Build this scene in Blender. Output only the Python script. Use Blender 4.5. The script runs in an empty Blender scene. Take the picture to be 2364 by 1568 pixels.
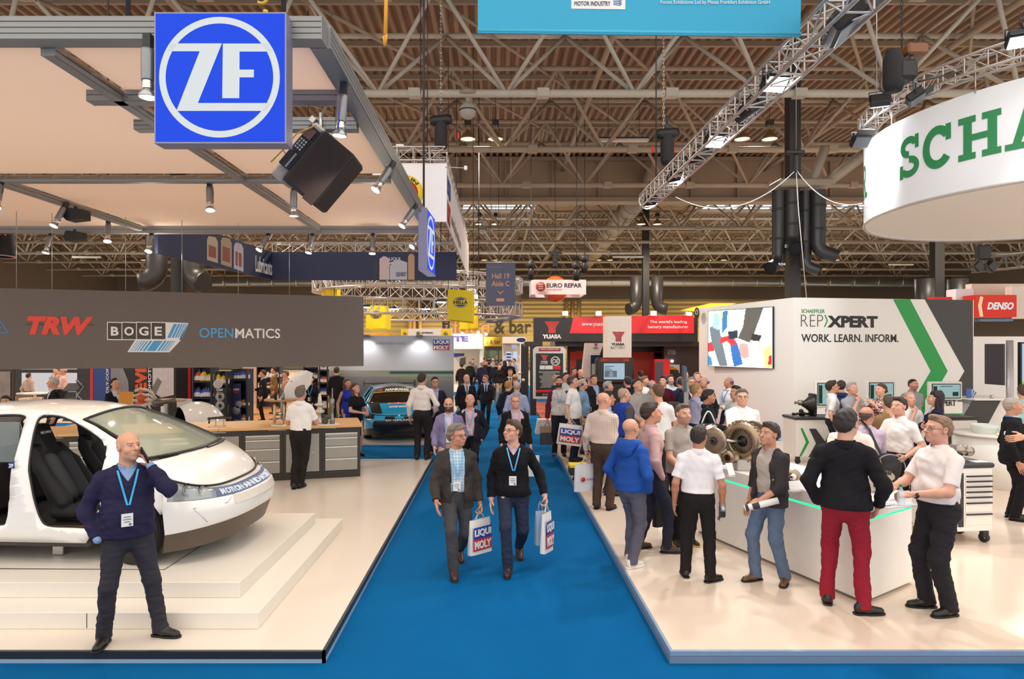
import bpy,bmesh,math,random
import numpy as np
from math import sin,cos,pi,radians as rad,sqrt,atan2
from mathutils import Vector as V,Matrix
random.seed(7)
SC=bpy.context.scene
COL=SC.collection
# ---------------------------------------------------------------- camera, world, exposure
F,CX,CY,CH=1500.0,1145.0,800.0,2.6
cam=bpy.data.cameras.new('camera')
cam.sensor_width=36.0
cam.lens=F/2364*36
cam.shift_x=(1182-CX)/2364
cam.shift_y=(CY-784)/2364
cam.clip_end=300
co=bpy.data.objects.new('camera',cam)
co.location=(0,0,CH)
co.rotation_euler=(pi/2,0,0)
COL.objects.link(co)
SC.camera=co
vs=SC.view_settings
vs.view_transform='Standard'
vs.look='None'
vs.gamma=1
vs.exposure=0.2
vs.use_curve_mapping=False
cy=SC.cycles
cy.use_denoising=True
cy.max_bounces=6
cy.diffuse_bounces=3
cy.glossy_bounces=3
cy.transmission_bounces=4
cy.transparent_max_bounces=6
cy.caustics_reflective=False
cy.caustics_refractive=False
cy.sample_clamp_indirect=4
W=bpy.data.worlds.new('world')
SC.world=W
W.use_nodes=True
W.node_tree.nodes['Background'].inputs[0].default_value=(1.0,0.93,0.86,1)
W.node_tree.nodes['Background'].inputs[1].default_value=1.45
def light(kind,loc,power,color=(1,1,1),size=1.0,to=None,spot=90,blend=.5,spread=180):
 l=bpy.data.lights.new('light',kind)
 l.energy=power
 l.color=color
 if kind=='AREA':
  l.shape='DISK'
  l.size=size
  l.spread=rad(spread)
 else:
  l.shadow_soft_size=size
 if kind=='SPOT':
  l.spot_size=rad(spot)
  l.spot_blend=blend
 o=bpy.data.objects.new('light',l)
 o.location=loc
 if to is not None:
  o.rotation_euler=(V(to)-V(loc)).to_track_quat('-Z','Y').to_euler()
 COL.objects.link(o)
 return o
 # the hall's high pendants: rows of paired lamps under the roof (housings follow further down; the nearest row is unseen and has none)
HALLX=(-32.0,-21.5,-11.0,-0.55,10.0,20.5,31.0)
HALLY=(7.5,25.0,42.4,60.0)
HALLZ=10.55
for _y in HALLY:
 for _x in HALLX:
  light('SPOT',(_x,_y,HALLZ-.35),150 if _y<20 else 3100,(1,.86,.70),.5,(_x,_y,0),160,.6)
  # stand lighting: warm key on the left stand, cool floods on the aisle truss and the ring truss
WARM=(1,.86,.70)
COOL=(.93,.97,1.0)
def P(x,y,D):
 return V(((x-CX)/F*D,D,CH-(y-CY)/F*D))
def G(x,y,z):
 return P(x,y,F*(CH-z)/(y-CY))
 # ---------------------------------------------------------------- materials
MATS={}
def lin(h):
 if isinstance(h,str):
  h=h.lstrip('#')
  c=[int(h[i:i+2],16)/255 for i in(0,2,4)]
  return tuple(((v+.055)/1.055)**2.4 if v>.04045 else v/12.92 for v in c)
 return tuple(h)
def M(col,rough=.6,metal=0,emit=0,bump=0,bscale=60,var=.05,vscale=8,alpha=1,spec=.5,coat=0,trans=0,key=None):
 k=key or(col,rough,metal,emit,bump,bscale,var,vscale,alpha,spec,coat,trans)
 if k in MATS:
  return MATS[k]
 m=bpy.data.materials.new('m_%d'%len(MATS))
 m.use_nodes=True
 nt=m.node_tree
 b=nt.nodes['Principled BSDF']
 c=lin(col)
 b.inputs['Base Color'].default_value=(*c,1)
 b.inputs['Roughness'].default_value=rough
 b.inputs['Metallic'].default_value=metal
 b.inputs['Specular IOR Level'].default_value=spec
 b.inputs['Alpha'].default_value=alpha
 b.inputs['Coat Weight'].default_value=coat
 b.inputs['Transmission Weight'].default_value=trans
 if emit:
  b.inputs['Base Color'].default_value=(*[v*.12 for v in c],1)
  b.inputs['Specular IOR Level'].default_value=.15
  b.inputs['Emission Color'].default_value=(*c,1)
  b.inputs['Emission Strength'].default_value=emit
 tc=nt.nodes.new('ShaderNodeTexCoord')
 if var and not emit:
  n=nt.nodes.new('ShaderNodeTexNoise')
  n.inputs['Scale'].default_value=vscale
  n.inputs['Detail'].default_value=3
  nt.links.new(tc.outputs['Object'],n.inputs['Vector'])
  mx=nt.nodes.new('ShaderNodeMix')
  mx.data_type='RGBA'
  mx.inputs[6].default_value=(*[v*(1-var)for v in c],1)
  mx.inputs[7].default_value=(*[min(1,v*(1+var))for v in c],1)
  nt.links.new(n.outputs['Fac'],mx.inputs[0])
  nt.links.new(mx.outputs[2],b.inputs['Base Color'])
 if bump:
  n2=nt.nodes.new('ShaderNodeTexNoise')
  n2.inputs['Scale'].default_value=bscale
  n2.inputs['Detail'].default_value=4
  nt.links.new(tc.outputs['Object'],n2.inputs['Vector'])
  bp=nt.nodes.new('ShaderNodeBump')
  bp.inputs['Strength'].default_value=bump
  bp.inputs['Distance'].default_value=.01
  nt.links.new(n2.outputs['Fac'],bp.inputs['Height'])
  nt.links.new(bp.outputs['Normal'],b.inputs['Normal'])
 MATS[k]=m
 return m
def Mattr(key,rough=.5,bump=0,bscale=200,sss=0):
 """material that takes its colour from the mesh's own 'Col' attribute (skin tones, prints)"""
 if key in MATS:
  return MATS[key]
 m=M('#808080',rough=rough,bump=bump,bscale=bscale,var=0,key=key)
 nt=m.node_tree
 a=nt.nodes.new('ShaderNodeAttribute')
 a.attribute_name='Col'
 b=nt.nodes['Principled BSDF']
 nt.links.new(a.outputs['Color'],b.inputs['Base Color'])
 if sss:
  b.inputs['Subsurface Weight'].default_value=sss
  b.inputs['Subsurface Radius'].default_value=(.01,.004,.002)
 return m
 # ---------------------------------------------------------------- mesh builder
class MB:
 def __init__(s):
  s.v,s.f,s.m,s.sm=[],[],[],[]
 def add(s,vs,fs,mi=0,smooth=False):
  o=len(s.v)
  s.v+=[tuple(v)for v in vs]
  s.f+=[tuple(o+i for i in f)for f in fs]
  s.m+=[mi]*len(fs)
  s.sm+=[smooth]*len(fs)
  return s
 def box(s,p0,p1,mi=0,bev=0):
  x0,y0,z0=p0
  x1,y1,z1=p1
  x0,x1=min(x0,x1),max(x0,x1)
  y0,y1=min(y0,y1),max(y0,y1)
  z0,z1=min(z0,z1),max(z0,z1)
  b=min(bev,(x1-x0)/2.01,(y1-y0)/2.01,(z1-z0)/2.01)
  if b<=0:
   vs=[(x0,y0,z0),(x1,y0,z0),(x1,y1,z0),(x0,y1,z0),(x0,y0,z1),(x1,y0,z1),(x1,y1,z1),(x0,y1,z1)]
   return s.add(vs,[(0,3,2,1),(4,5,6,7),(0,1,5,4),(1,2,6,5),(2,3,7,6),(3,0,4,7)],mi)
  vs=[]
  fs=[]
  lo,hi=(x0,y0,z0),(x1,y1,z1)
  # chamfered box: 24 verts
  idx={}
  for sx in(0,1):
   for sy in(0,1):
    for sz in(0,1):
     for ax in range(3):
      p=[]
      for a,sg in enumerate((sx,sy,sz)):
       e=hi[a]if sg else lo[a]
       p.append(e if a==ax else e+(-b if sg else b))
      idx[sx,sy,sz,ax]=len(vs)
      vs.append(p)
  for ax in range(3):
   o1,o2=[a for a in range(3)if a!=ax]
   for sg in(0,1):
    q=[]
    for(a,bb)in((0,0),(1,0),(1,1),(0,1)):
     k=[0,0,0]
     k[ax]=sg
     k[o1]=a
     k[o2]=bb
     q.append(idx[k[0],k[1],k[2],ax])
    flip=(sg==0)^(ax==1)
    fs.append(tuple(q[::-1])if flip else tuple(q))
  for ax in range(3):
   o1,o2=[a for a in range(3)if a!=ax]
   for a in(0,1):
    for bb in(0,1):
     k0=[0,0,0]
     k1=[0,0,0]
     k0[ax],k1[ax]=0,1
     k0[o1]=k1[o1]=a
     k0[o2]=k1[o2]=bb
     fs.append((idx[(*k0,o1)],idx[(*k1,o1)],idx[(*k1,o2)],idx[(*k0,o2)]))
  for sx in(0,1):
   for sy in(0,1):
    for sz in(0,1):
     fs.append(tuple(idx[sx,sy,sz,a]for a in range(3)))
  return s.add(vs,fs,mi)
 def obox(s,c,ax,half,mi=0,bev=0):
  """oriented box: centre, three unit axes, half sizes"""
  t=MB().box((-half[0],-half[1],-half[2]),half,mi,bev)
  A=[V(a)for a in ax]
  c=V(c)
  return s.add([c+A[0]*v[0]+A[1]*v[1]+A[2]*v[2]for v in t.v],t.f,mi)
 def tube(s,pts,r,n=8,mi=0,closed=False,cap=True,smooth=True):
  pts=[V(p)for p in pts]
  m=len(pts)
  rr=r if isinstance(r,(list,tuple))else[r]*m
  vs,fs=[],[]
  prev=None
  for i,p in enumerate(pts):
   if closed:
    t=pts[(i+1)%m]-pts[i-1]
   else:
    t=pts[min(i+1,m-1)]-pts[max(i-1,0)]
   t.normalize()
   if prev is None:
    u=t.cross(V((0,0,1)))
    if u.length<.1:
     u=t.cross(V((0,1,0)))
   else:
    u=prev-t*prev.dot(t)
   u.normalize()
   prev=u
   w=t.cross(u)
   for k in range(n):
    a=2*pi*k/n
    vs.append(p+(u*cos(a)+w*sin(a))*rr[i])
  for i in range(m if closed else m-1):
   j=(i+1)%m
   for k in range(n):
    k2=(k+1)%n
    fs.append((i*n+k,i*n+k2,j*n+k2,j*n+k))
  s.add(vs,fs,mi,smooth)
  if cap and not closed:
   o=len(s.v)-len(vs)
   s.f+=[tuple(o+k for k in range(n))[::-1],tuple(o+(m-1)*n+k for k in range(n))]
   s.m+=[mi,mi]
   s.sm+=[False,False]
  return s
 def lathe(s,prof,n=24,c=(0,0,0),ax=None,mi=0,smooth=True,a0=0,a1=2*pi):
  """profile of (radius, height) turned about axis ax through c"""
  z=V(ax).normalized()if ax is not None else V((0,0,1))
  x=z.cross(V((0,1,0)))
  if x.length<.1:
   x=z.cross(V((1,0,0)))
  x.normalize()
  y=z.cross(x)
  c=V(c)
  full=abs(a1-a0-2*pi)<1e-6
  k=n if full else n+1
  vs,fs=[],[]
  for(r,h)in prof:
   for i in range(k):
    a=a0+(a1-a0)*i/n
    vs.append(c+z*h+(x*cos(a)+y*sin(a))*r)
  for j in range(len(prof)-1):
   for i in range(n):
    i2=(i+1)%k
    fs.append((j*k+i,j*k+i2,(j+1)*k+i2,(j+1)*k+i))
  return s.add(vs,fs,mi,smooth)
 def ball(s,c,r,n=16,mi=0,ax=None):
  rr=r if isinstance(r,(tuple,list))else(r,r,r)
  vs,fs=[],[]
  m=n//2
  for j in range(m+1):
   t=pi*j/m
   for i in range(n):
    a=2*pi*i/n
    vs.append((c[0]+rr[0]*sin(t)*cos(a),c[1]+rr[1]*sin(t)*sin(a),c[2]+rr[2]*cos(t)))
  for j in range(m):
   for i in range(n):
    fs.append((j*n+i,(j+1)*n+i,(j+1)*n+(i+1)%n,j*n+(i+1)%n))
  return s.add(vs,fs,mi,True)
 def prism(s,poly,o,u,v,d,mi=0):
  """2D polygon in plane (o,u,v) extruded along d"""
  o,u,v,d=V(o),V(u),V(v),V(d)
  n=len(poly)
  vs=[o+u*p[0]+v*p[1]for p in poly]+[o+u*p[0]+v*p[1]+d for p in poly]
  fs=[tuple(range(n))[::-1],tuple(range(n,2*n))]+[(i,(i+1)%n,n+(i+1)%n,n+i)for i in range(n)]
  return s.add(vs,fs,mi)
 def grid(s,pts,mi=0,smooth=True,flip=False):
  """rows of points -> quads"""
  r,c=len(pts),len(pts[0])
  vs=[p for row in pts for p in row]
  fs=[]
  for j in range(r-1):
   for i in range(c-1):
    q=(j*c+i,j*c+i+1,(j+1)*c+i+1,(j+1)*c+i)
    fs.append(q[::-1]if flip else q)
  return s.add(vs,fs,mi,smooth)
 def mesh(s,name):
  me=bpy.data.meshes.new(name)
  me.from_pydata(s.v,[],s.f)
  me.polygons.foreach_set('material_index',s.m)
  me.polygons.foreach_set('use_smooth',s.sm)
  me.update()
  return me
SPLIT=set('suspension_cable hanger hanging_bracket springs kidney_grille hanging_wire suspension suspension_chain wing_mirror bolts yellow_end red_stripe flood_lamp spot_arm lamp_reflector screen_page cabinet_goods logo_bars niche_lamps door_knob ear_pad print_band'.split())
def islands(g):
 par=list(range(len(g.v)))
 def fd(i):
  while par[i]!=i:
   par[i]=par[par[i]]
   i=par[i]
  return i
 for f in g.f:
  a=fd(f[0])
  for i in f[1:]:
   par[fd(i)]=a
 out={}
 for k,f in enumerate(g.f):
  m=out.setdefault(fd(f[0]),({},MB()))
  ix=[]
  for i in f:
   if i not in m[0]:
    m[0][i]=len(m[1].v)
    m[1].v.append(g.v[i])
   ix.append(m[0][i])
  m[1].f.append(tuple(ix))
  m[1].m.append(g.m[k])
  m[1].sm.append(g.sm[k])
 return[m[1]for m in out.values()]
def obj(name,g,mat,parent=None,world=True,fix=False):
 if name in SPLIT and isinstance(g,MB):
  gs=islands(g)
  for q in gs[1:]:
   obj(name+' ',q,mat,parent,world,fix).name=name
  g=gs[0]
 me=g.mesh(name)if isinstance(g,MB)else g
 if fix:
  bm=bmesh.new()
  bm.from_mesh(me)
  bmesh.ops.recalc_face_normals(bm,faces=bm.faces)
  bm.to_mesh(me)
  bm.free()
 for m in(mat if isinstance(mat,(list,tuple))else[mat]):
  me.materials.append(m)
 o=bpy.data.objects.new(name,me)
 COL.objects.link(o)
 if parent is not None:
  o.parent=parent
  if world and parent.parent is None:
   o.matrix_parent_inverse=parent.matrix_basis.inverted()
 return o
def tag(o,label,cat,group=None,kind=None):
 if label:
  o['label']=label
 if cat:
  o['category']=cat
 if group:
  o['group']=group
 if kind:
  o['kind']=kind
 return o
def thing(name,label,cat,loc=(0,0,0),rotz=0,group=None,kind=None):
 o=bpy.data.objects.new(name,None)
 o.empty_display_size=.1
 COL.objects.link(o)
 o.location=loc
 o.rotation_euler=(0,0,rotz)
 o.matrix_basis=Matrix.Translation(V(loc))@Matrix.Rotation(rotz,4,'Z')
 return tag(o,label,cat,group,kind)
def struct(name,g,mat,label=None,**k):
 return tag(obj(name,g,mat,**k),label,None,None,'structure')
KIDS={}
def copy_tree(o,label=None,parent=None,group=None):
 c=o.copy()
 COL.objects.link(c)
 if parent is not None:
  c.parent=parent
 if label:
  c['label']=label
 if group:
  c['group']=group
 if not KIDS or o.name not in KIDS:
  KIDS[o.name]=[k for k in bpy.data.objects if k.parent==o]
 for k in KIDS[o.name]:
  copy_tree(k,None,c)
 return c
 # ---------------------------------------------------------------- lettering
_FC={}
def text_mesh(s,bold=0.,shear=0.,ext=.02,sp=1.0,res=3):
 k=(s,bold,shear,ext,sp)
 if k in _FC:
  return _FC[k]
 cu=bpy.data.curves.new('lettering','FONT')
 cu.body=s
 cu.size=1
 cu.offset=bold
 cu.shear=shear
 cu.extrude=ext
 cu.space_character=sp
 cu.resolution_u=res
 ob=bpy.data.objects.new('lettering',cu)
 COL.objects.link(ob)
 dg=bpy.context.evaluated_depsgraph_get()
 me=bpy.data.meshes.new_from_object(ob.evaluated_get(dg))
 bpy.data.objects.remove(ob)
 n=len(me.vertices)
 a=np.empty(n*3,'f')
 me.vertices.foreach_get('co',a)
 a=a.reshape(-1,3)
 _FC[k]=(me,a)
 return _FC[k]
def text(s,o,u,v,w,h,mat,parent=None,name='lettering',bold=.0,shear=0.,depth=.004,sp=1.0,bend=None,fit=True):
 """lettering fitted into the rectangle with lower-left corner o, unit axes u (right) and v (up), width w and height h"""
 me,a=text_mesh(s,bold,shear,.02,sp)
 me=me.copy()
 lo,hi=a.min(0),a.max(0)
 sx=w/(hi[0]-lo[0])
 sy=h/(hi[1]-lo[1])if h else sx
 o,u,v=V(o),V(u).normalized(),V(v).normalized()
 n=u.cross(v)
 b=np.empty_like(a)
 px=(a[:,0]-lo[0])*sx
 py=(a[:,1]-lo[1])*sy
 pz=(a[:,2]-lo[2])/(hi[2]-lo[2])*depth
 if bend is not None:
  b=np.array([bend(x,y,z)for x,y,z in zip(px,py,pz)],'f')
 else:
  for i in range(3):
   b[:,i]=o[i]+u[i]*px+v[i]*py+n[i]*pz
 me.vertices.foreach_set('co',b.ravel())
 me.update()
 return obj(name,me,mat,parent)
class Plane:
 """an upright (or any) plane given by a point and two in-plane directions; pixel positions of marks are found on it"""
 def __init__(s,o,u,v=(0,0,1)):
  s.o,s.u,s.v=V(o),V(u).normalized(),V(v).normalized()
  s.n=s.u.cross(s.v).normalized()
 def at(s,x,y,off=0.):
  d=V(((x-CX)/F,1,-(y-CY)/F))
  c=V((0,0,CH))
  o=s.o+s.n*off
  t=(o-c).dot(s.n)/d.dot(s.n)
  return c+d*t
 def text(s,st,x0,y0,x1,y1,mat,parent,off=.004,**k):
  """x0,y0 = lower-left pixel, x1,y1 = upper-right pixel"""
  a=s.at(x0,y0,off)
  b=s.at(x1,y1,off)
  d=b-a
  return text(st,a,s.u,s.v,d.dot(s.u),abs(d.dot(s.v)),mat,parent,**k)
 def panel(s,mb,pts,off=.003,th=.003,mi=0):
  q=[s.at(x,y,off)for x,y in pts]
  n=len(q)
  d=s.n*th
  mb.add([p for p in q]+[p-d for p in q],[tuple(range(n)),tuple(range(n,2*n))[::-1]]+[(i,n+i,n+(i+1)%n,(i+1)%n)for i in range(n)],mi)
  return mb
WHITE=M('#f4f2ee',.45,var=.02)
PAINT=M('#efece6',.35,var=.02)
BLACK=M('#151515',.5)
DARK=M('#2b2b2d',.55)
ALU=M('#a9a9a8',.35,.85,var=.05)
STEEL=M('#b9b8b4',.3,.9)
TUBE=M('#b2aea2',.5,.0)
CHROME=M('#d8d6d2',.15,1)
RED=M('#d0202c',.45)
BLUE=M('#1f3f9e',.45)
INK=M('#1c1c20',.5,var=0)
LAMP=M('#fff6e6',emit=9,key='lamp')
LAMPC=M('#f4f8ff',emit=14,key='lampc')
# ================================================================ hall shell
carpet=M('#00639f',.95,bump=.6,bscale=900,var=.10,vscale=1.2,spec=.1)
g=MB().box((-40,-6,-.1),(46,78,0))
struct('floor',g,carpet,'blue exhibition carpet of the aisles')
def deck_mat():
 m=M('#9d846e',.85,var=.15,vscale=.6,key='deck')
 return m
 # roof: ribbed steel decking (ribs run down the hall)
ROOF=13.0
deck=deck_mat()
g=MB()
prof=[]
x=-44.0
while x<50:
 prof+=[(x,ROOF),(x+.12,ROOF),(x+.17,ROOF-.16),(x+.29,ROOF-.16)]
 x+=.34
rows=[[(px,yy,pz)for px,pz in prof]for yy in(11,34.2)]
g.grid(rows,0,False)
rows=[[(px,yy,pz)for px,pz in prof]for yy in(34.2,46.0)]
g.grid(rows,0,False)
rows=[[(px,yy,pz)for px,pz in prof]for yy in(49.6,78)]
g.grid(rows,0,False)
g.box((-44,11,ROOF+.02),(50,46,ROOF+.1))
g.box((-44,49.6,ROOF+.02),(50,78,ROOF+.1))
g.box((-44,46,ROOF+.02),(-7,49.6,ROOF+.1))
g.box((3,46,ROOF+.02),(15,49.6,ROOF+.1))
g.box((28,46,ROOF+.02),(50,49.6,ROOF+.1))
struct('ceiling',g,deck,'brown ribbed steel roof decking')
sky=M('#eef6fb',emit=1.6,key='skylight')
for i,(x0,x1)in enumerate(((-7,3),(15,28))):
 g=MB()
 g.box((x0,46,ROOF+.3),(x1,49.6,ROOF+.34))
 w=struct('window_%d'%(i+1),g,sky,'bright rooflight between the steel trusses')
 b=MB()
 n=int((x1-x0)/1.1)
 for k in range(n+1):
  b.box((x0+k*(x1-x0)/n-.04,46,ROOF+.05),(x0+k*(x1-x0)/n+.04,49.6,ROOF+.28))
 for yy in(46.9,47.8,48.7):
  b.box((x0,yy-.05,ROOF+.02),(x1,yy+.05,ROOF+.1))
 obj('glazing_bars',b,M('#8d8f8c',.6),w)
 # far wall with horizontal cladding
wallm=M('#b9a06a',.7,var=.06,vscale=.3,key='farwall')
nt=wallm.node_tree
tc=nt.nodes.new('ShaderNodeTexCoord')
wv=nt.nodes.new('ShaderNodeTexWave')
wv.bands_direction='Z'
wv.inputs['Scale'].default_value=.62
mp=nt.nodes.new('ShaderNodeBump')
mp.inputs['Strength'].default_value=.8
mp.inputs['Distance'].default_value=.12
nt.links.new(tc.outputs['Object'],wv.inputs['Vector'])
nt.links.new(wv.outputs['Fac'],mp.inputs['Height'])
nt.links.new(mp.outputs['Normal'],nt.nodes['Principled BSDF'].inputs['Normal'])
YW=76.0
g=MB().box((-44,YW,0),(50,YW+.3,8.1))
g.box((-44,YW-.12,4.1),(50,YW,4.25))
struct('wall_back',g,wallm,'ochre horizontally clad end wall of the hall')
g=MB().box((-44,YW-.5,8.1),(50,YW+.3,ROOF))
struct('trim_1',g,M('#5d5043',.8),'dark band of wall above the ochre cladding')
g=MB().box((49.7,18,0),(50,YW,ROOF))
struct('wall_right',g,M('#6a5d50',.8))
g=MB().box((-44.3,18,0),(-44,YW,ROOF))
struct('wall_left',g,M('#6a5d50',.8))
# dark windows and vertical pipes on the far wall
for i,(x0,x1,y0,y1)in enumerate(((750,784,695,735),(975,1012,690,732),(1107,1127,700,736))):
 a,b_=P(x0,y1,YW-.05),P(x1,y0,YW-.05)
 g=MB().box((a.x,YW-.06,a.z),(b_.x,YW+.02,b_.z))
 w=struct('window_%d'%(i+3),g,M('#2a241f',.3),'dark high window in the ochre end wall')
 f=MB()
 f.box(((a.x+b_.x)/2-.05,YW-.1,a.z),((a.x+b_.x)/2+.05,YW-.06,b_.z))
 f.box((a.x,YW-.1,(a.z+b_.z)/2-.04),(b_.x,YW-.06,(a.z+b_.z)/2+.04))
 obj('window_frame',f,M('#c79a4a',.6),w)
pipem=M('#d8b070',.5)
for i,x in enumerate((947,956,970,1308,1322,1336)):
 p=P(x,800,YW-.35)
 g=MB().tube([(p.x,p.y,2.5),(p.x,p.y,8.0)],.22,12)
 tag(obj('wall_pipe',g,pipem),None,None)
_pipes=[o for o in COL.objects if o.name.startswith('wall_pipe')]
for o,l in zip(_pipes,('leftmost ochre pipe of the first trio on the end wall','middle ochre pipe of the first trio on the end wall','ochre pipe beside the dark high window on the end wall','ochre vertical pipe of the trio above the black battery fascia, leftmost','ochre vertical pipe of the trio above the black battery fascia, middle','ochre vertical pipe of the trio above the black battery fascia, rightmost')):
 tag(o,l,'pipe','vertical pipes on the end wall')
 # the big letters on the far wall
pl=Plane((0,YW-.02,0),(1,0,0))
T=thing('wall_sign','giant food & bar lettering on the ochre end wall, above the aisle','sign',pl.at(1160,770))
pl.text('food',1046,771,1130,738,M('#e0a070',.6),T,bold=.01,depth=.1)
pl.text('& bar',1141,771,1226,739,M('#3a332b',.6),T,bold=.015,depth=.1)
T=thing('wall_sign','giant food & bar lettering on the end wall beside the white stand at far right','sign',pl.at(2310,775))
pl.text('food',2252,775,2328,748,M('#d99a6a',.6),T,bold=.01,depth=.1)
pl.text('& bar',2336,775,2420,748,M('#3a332b',.6),T,bold=.015,depth=.1)
T=thing('hanging_sign','dark brown vertical nec banner hung beside the yellow cube','banner',pl.at(1026,760))
pl2=Plane((0,YW-.02,0),(1,0,0))
g=MB()
pl2.panel(g,[(1021,768),(1038,768),(1038,733),(1021,733)])
obj('banner_panel',g,M('#32261f',.6),T)
text('the nec',pl2.at(1034,766,.01),(0,0,1),(-1,0,0),1.9,.45,M('#e7a070',.6),T,depth=.03)
# yellow bar entrance with doors at the end of the aisle
T=thing('bar_entrance','mustard food & bar entrance with dark glazed doors at the aisle end','entrance',pl.at(1140,840))
pl2=Plane((0,YW-1.5,0),(1,0,0))
a,b_=pl2.at(1118,800),pl2.at(1160,778)
g=MB().box((a.x,YW-2.2,a.z),(b_.x,YW-.1,b_.z))
obj('fascia',g,M('#c79a1f',.5),T)
pl3=Plane((0,YW-2.2,0),(1,0,0))
pl3.text('d & bar',1122,794,1156,784,M('#4a3a20',.6),T,bold=.02)
c,d=pl2.at(1118,860),pl2.at(1160,800)
g=MB().box((c.x,YW-1.2,0),(d.x,YW-.05,d.z))
dr=obj('door',g,M('#56603a',.3),T)
g=MB().box((c.x+.6,YW-1.26,.1),(c.x+1.5,YW-1.2,2.2)).box((c.x+1.7,YW-1.26,.1),(c.x+2.4,YW-1.2,2.2))
obj('door_glass',g,M('#7d8470',.15),T)
fl=M('#cfc3b4',.4,var=.1,vscale=.2)  # beige floors added off the aisles to warm the bounce light
for i,(x0,x1,y0,y1)in enumerate(((-40,-6.3,15.5,19.5),(-40,-1.6,22,34),(-40,-1.6,37,72),(14.5,44,18.5,34),(2.2,44,37,72),(21,44,2,17))):
 tag(obj('stand_flooring',MB().box((x0,y0,0),(x1,y1,.015)),fl),None,None,None,'structure')
 # warm wall washers along the foot of the ochre end wall
for _x in(-34,-22,-14,-7,-1.5,3.5,9,16,24,34):
 light('SPOT',(_x,YW-3.2,3.4),420,(1,.80,.45),.3,(_x,YW,4.6),130,.7)
 # ---------------------------------------------------------------- roof trusses
tm=M('#bdb7aa',.55,var=.1,vscale=1.5)
tm2=M('#a3937f',.6,var=.1,vscale=1.5)
PIT=3.75
for i,Y in enumerate((13.6,19.0,24.4,29.8,40.6,46.0,51.4,56.8,62.2,67.6)):
 g=MB()
 hw=Y*.82+3
 x0=1.5-PIT*(int((hw+1.5)/PIT)+1)
 x1=1.5+PIT*(int(hw/PIT)+1)
 x0,x1=max(x0,-43),min(x1,49)
 zb,zt=10.0,12.4
 big=i<4
 g.tube([(x0,Y,zb),(x1,Y,zb)],.115 if big else.12,10)
 for dy in(-1.5,1.5):
  g.tube([(x0,Y+dy,zt),(x1,Y+dy,zt)],.09,8)
 x=1.5-PIT*round((1.5-x0)/PIT)-1.2
 k=0
 while x<x1:
  n=V((x,Y,zb))
  if x>x0:
   for dy in(-1.5,1.5):
    for dx in(-PIT/2,PIT/2):
     g.tube([n,(x+dx,Y+dy,zt)],.065,6)
   g.tube([(x+PIT/2,Y-1.5,zt),(x+PIT/2,Y+1.5,zt)],.05,6)
   g.box((x+.9,Y-.14,zb-.12),(x+1.25,Y+.14,zb+.12))
  x+=PIT
 tag(obj('roof_truss',g,tm if i in(1,6)else tm2),'grey tubular roof truss spanning the hall',None,None,'structure')
 # ties running down the hall, purlins
g=MB()
for X in(-20.5,-9.0,3.6,14.5,26):
 g.tube([(X,8,12.15),(X,37,12.15)],.1,8)
 g.tube([(X-1.2,38,11.6),(X-1.2,70,11.6)],.1,8)
for Y in np.arange(11,76,2.7):
 g.box((-43,Y-.05,ROOF-.34),(49,Y+.05,ROOF-.16))
tag(obj('beam_ties',g,tm2),None,None,None,'structure')
g=MB()
for X in np.arange(-27.3,32,7.5):
 for Y in(16.3,21.7,27.1):
  g.tube([(X,Y-2.7,12.3),(X+3.75,Y+2.7,12.3)],.06,6)
  g.tube([(X+3.75,Y-2.7,12.3),(X+7.5,Y+2.7,12.3)],.05,6)
tag(obj('beam_bracing',g,tm2),None,None,None,'structure')
g=MB()
g.box((-44,35.2,10.6),(50,35.5,12.9)).box((-44,34.9,10.4),(50,35.8,10.62)).box((-44,34.9,12.6),(50,35.8,12.8))
for x in np.arange(-42,48,2.5):
 g.box((x,35.0,10.6),(x+.06,35.2,12.6))
struct('beam_girder',g,M('#9d8a75',.7,var=.1,vscale=.8),'deep brown plate girder across the hall')
# ducts
dm=M('#9c8d7b',.5,.1,var=.1)
for i,(p0,p1,r,l)in enumerate((((8.2,36.5,11.2),(8.8,64,10.7),.62,'large round brown duct running down the hall roof'),((-30,66,9.2),(46,66,9.2),.5,'long silver duct crossing the hall above the end wall'),((-30,71,10.2),(46,71,10.2),.55,'upper silver duct crossing the hall above the end wall'),((8.4,32.6,11.5),(8.4,34.8,11.5),.62,'short capped end of the round brown roof duct'))):
 g=MB().tube([p0,p1],r,20)
 pp=V(p0)
 q=V(p1)
 n=int((q-pp).length/2.4)
 for k in range(1,n):
  c=pp.lerp(q,k/n)
  t=(q-pp).normalized()*.05
  g.tube([c-t,c+t],r+.035,20)
 for k in range(1,n,2):
  c=pp.lerp(q,k/n)
  g.tube([c,(c.x,c.y,ROOF-.2)],.02,5)
 if n<2:
  g.tube([p0,(p0[0],p0[1],ROOF-.2)],.02,5)
 tag(obj('air_duct',g,dm if i in(0,3)else STEEL),l,'duct')
g=MB().tube([(2.1,70,9.8),(2.1,70,6.6),(1.7,70,6.0),(.4,70,5.85)],.62,16)
tag(obj('air_duct',g,dm),'bent brown duct dropping in front of the end wall','duct')
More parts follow.
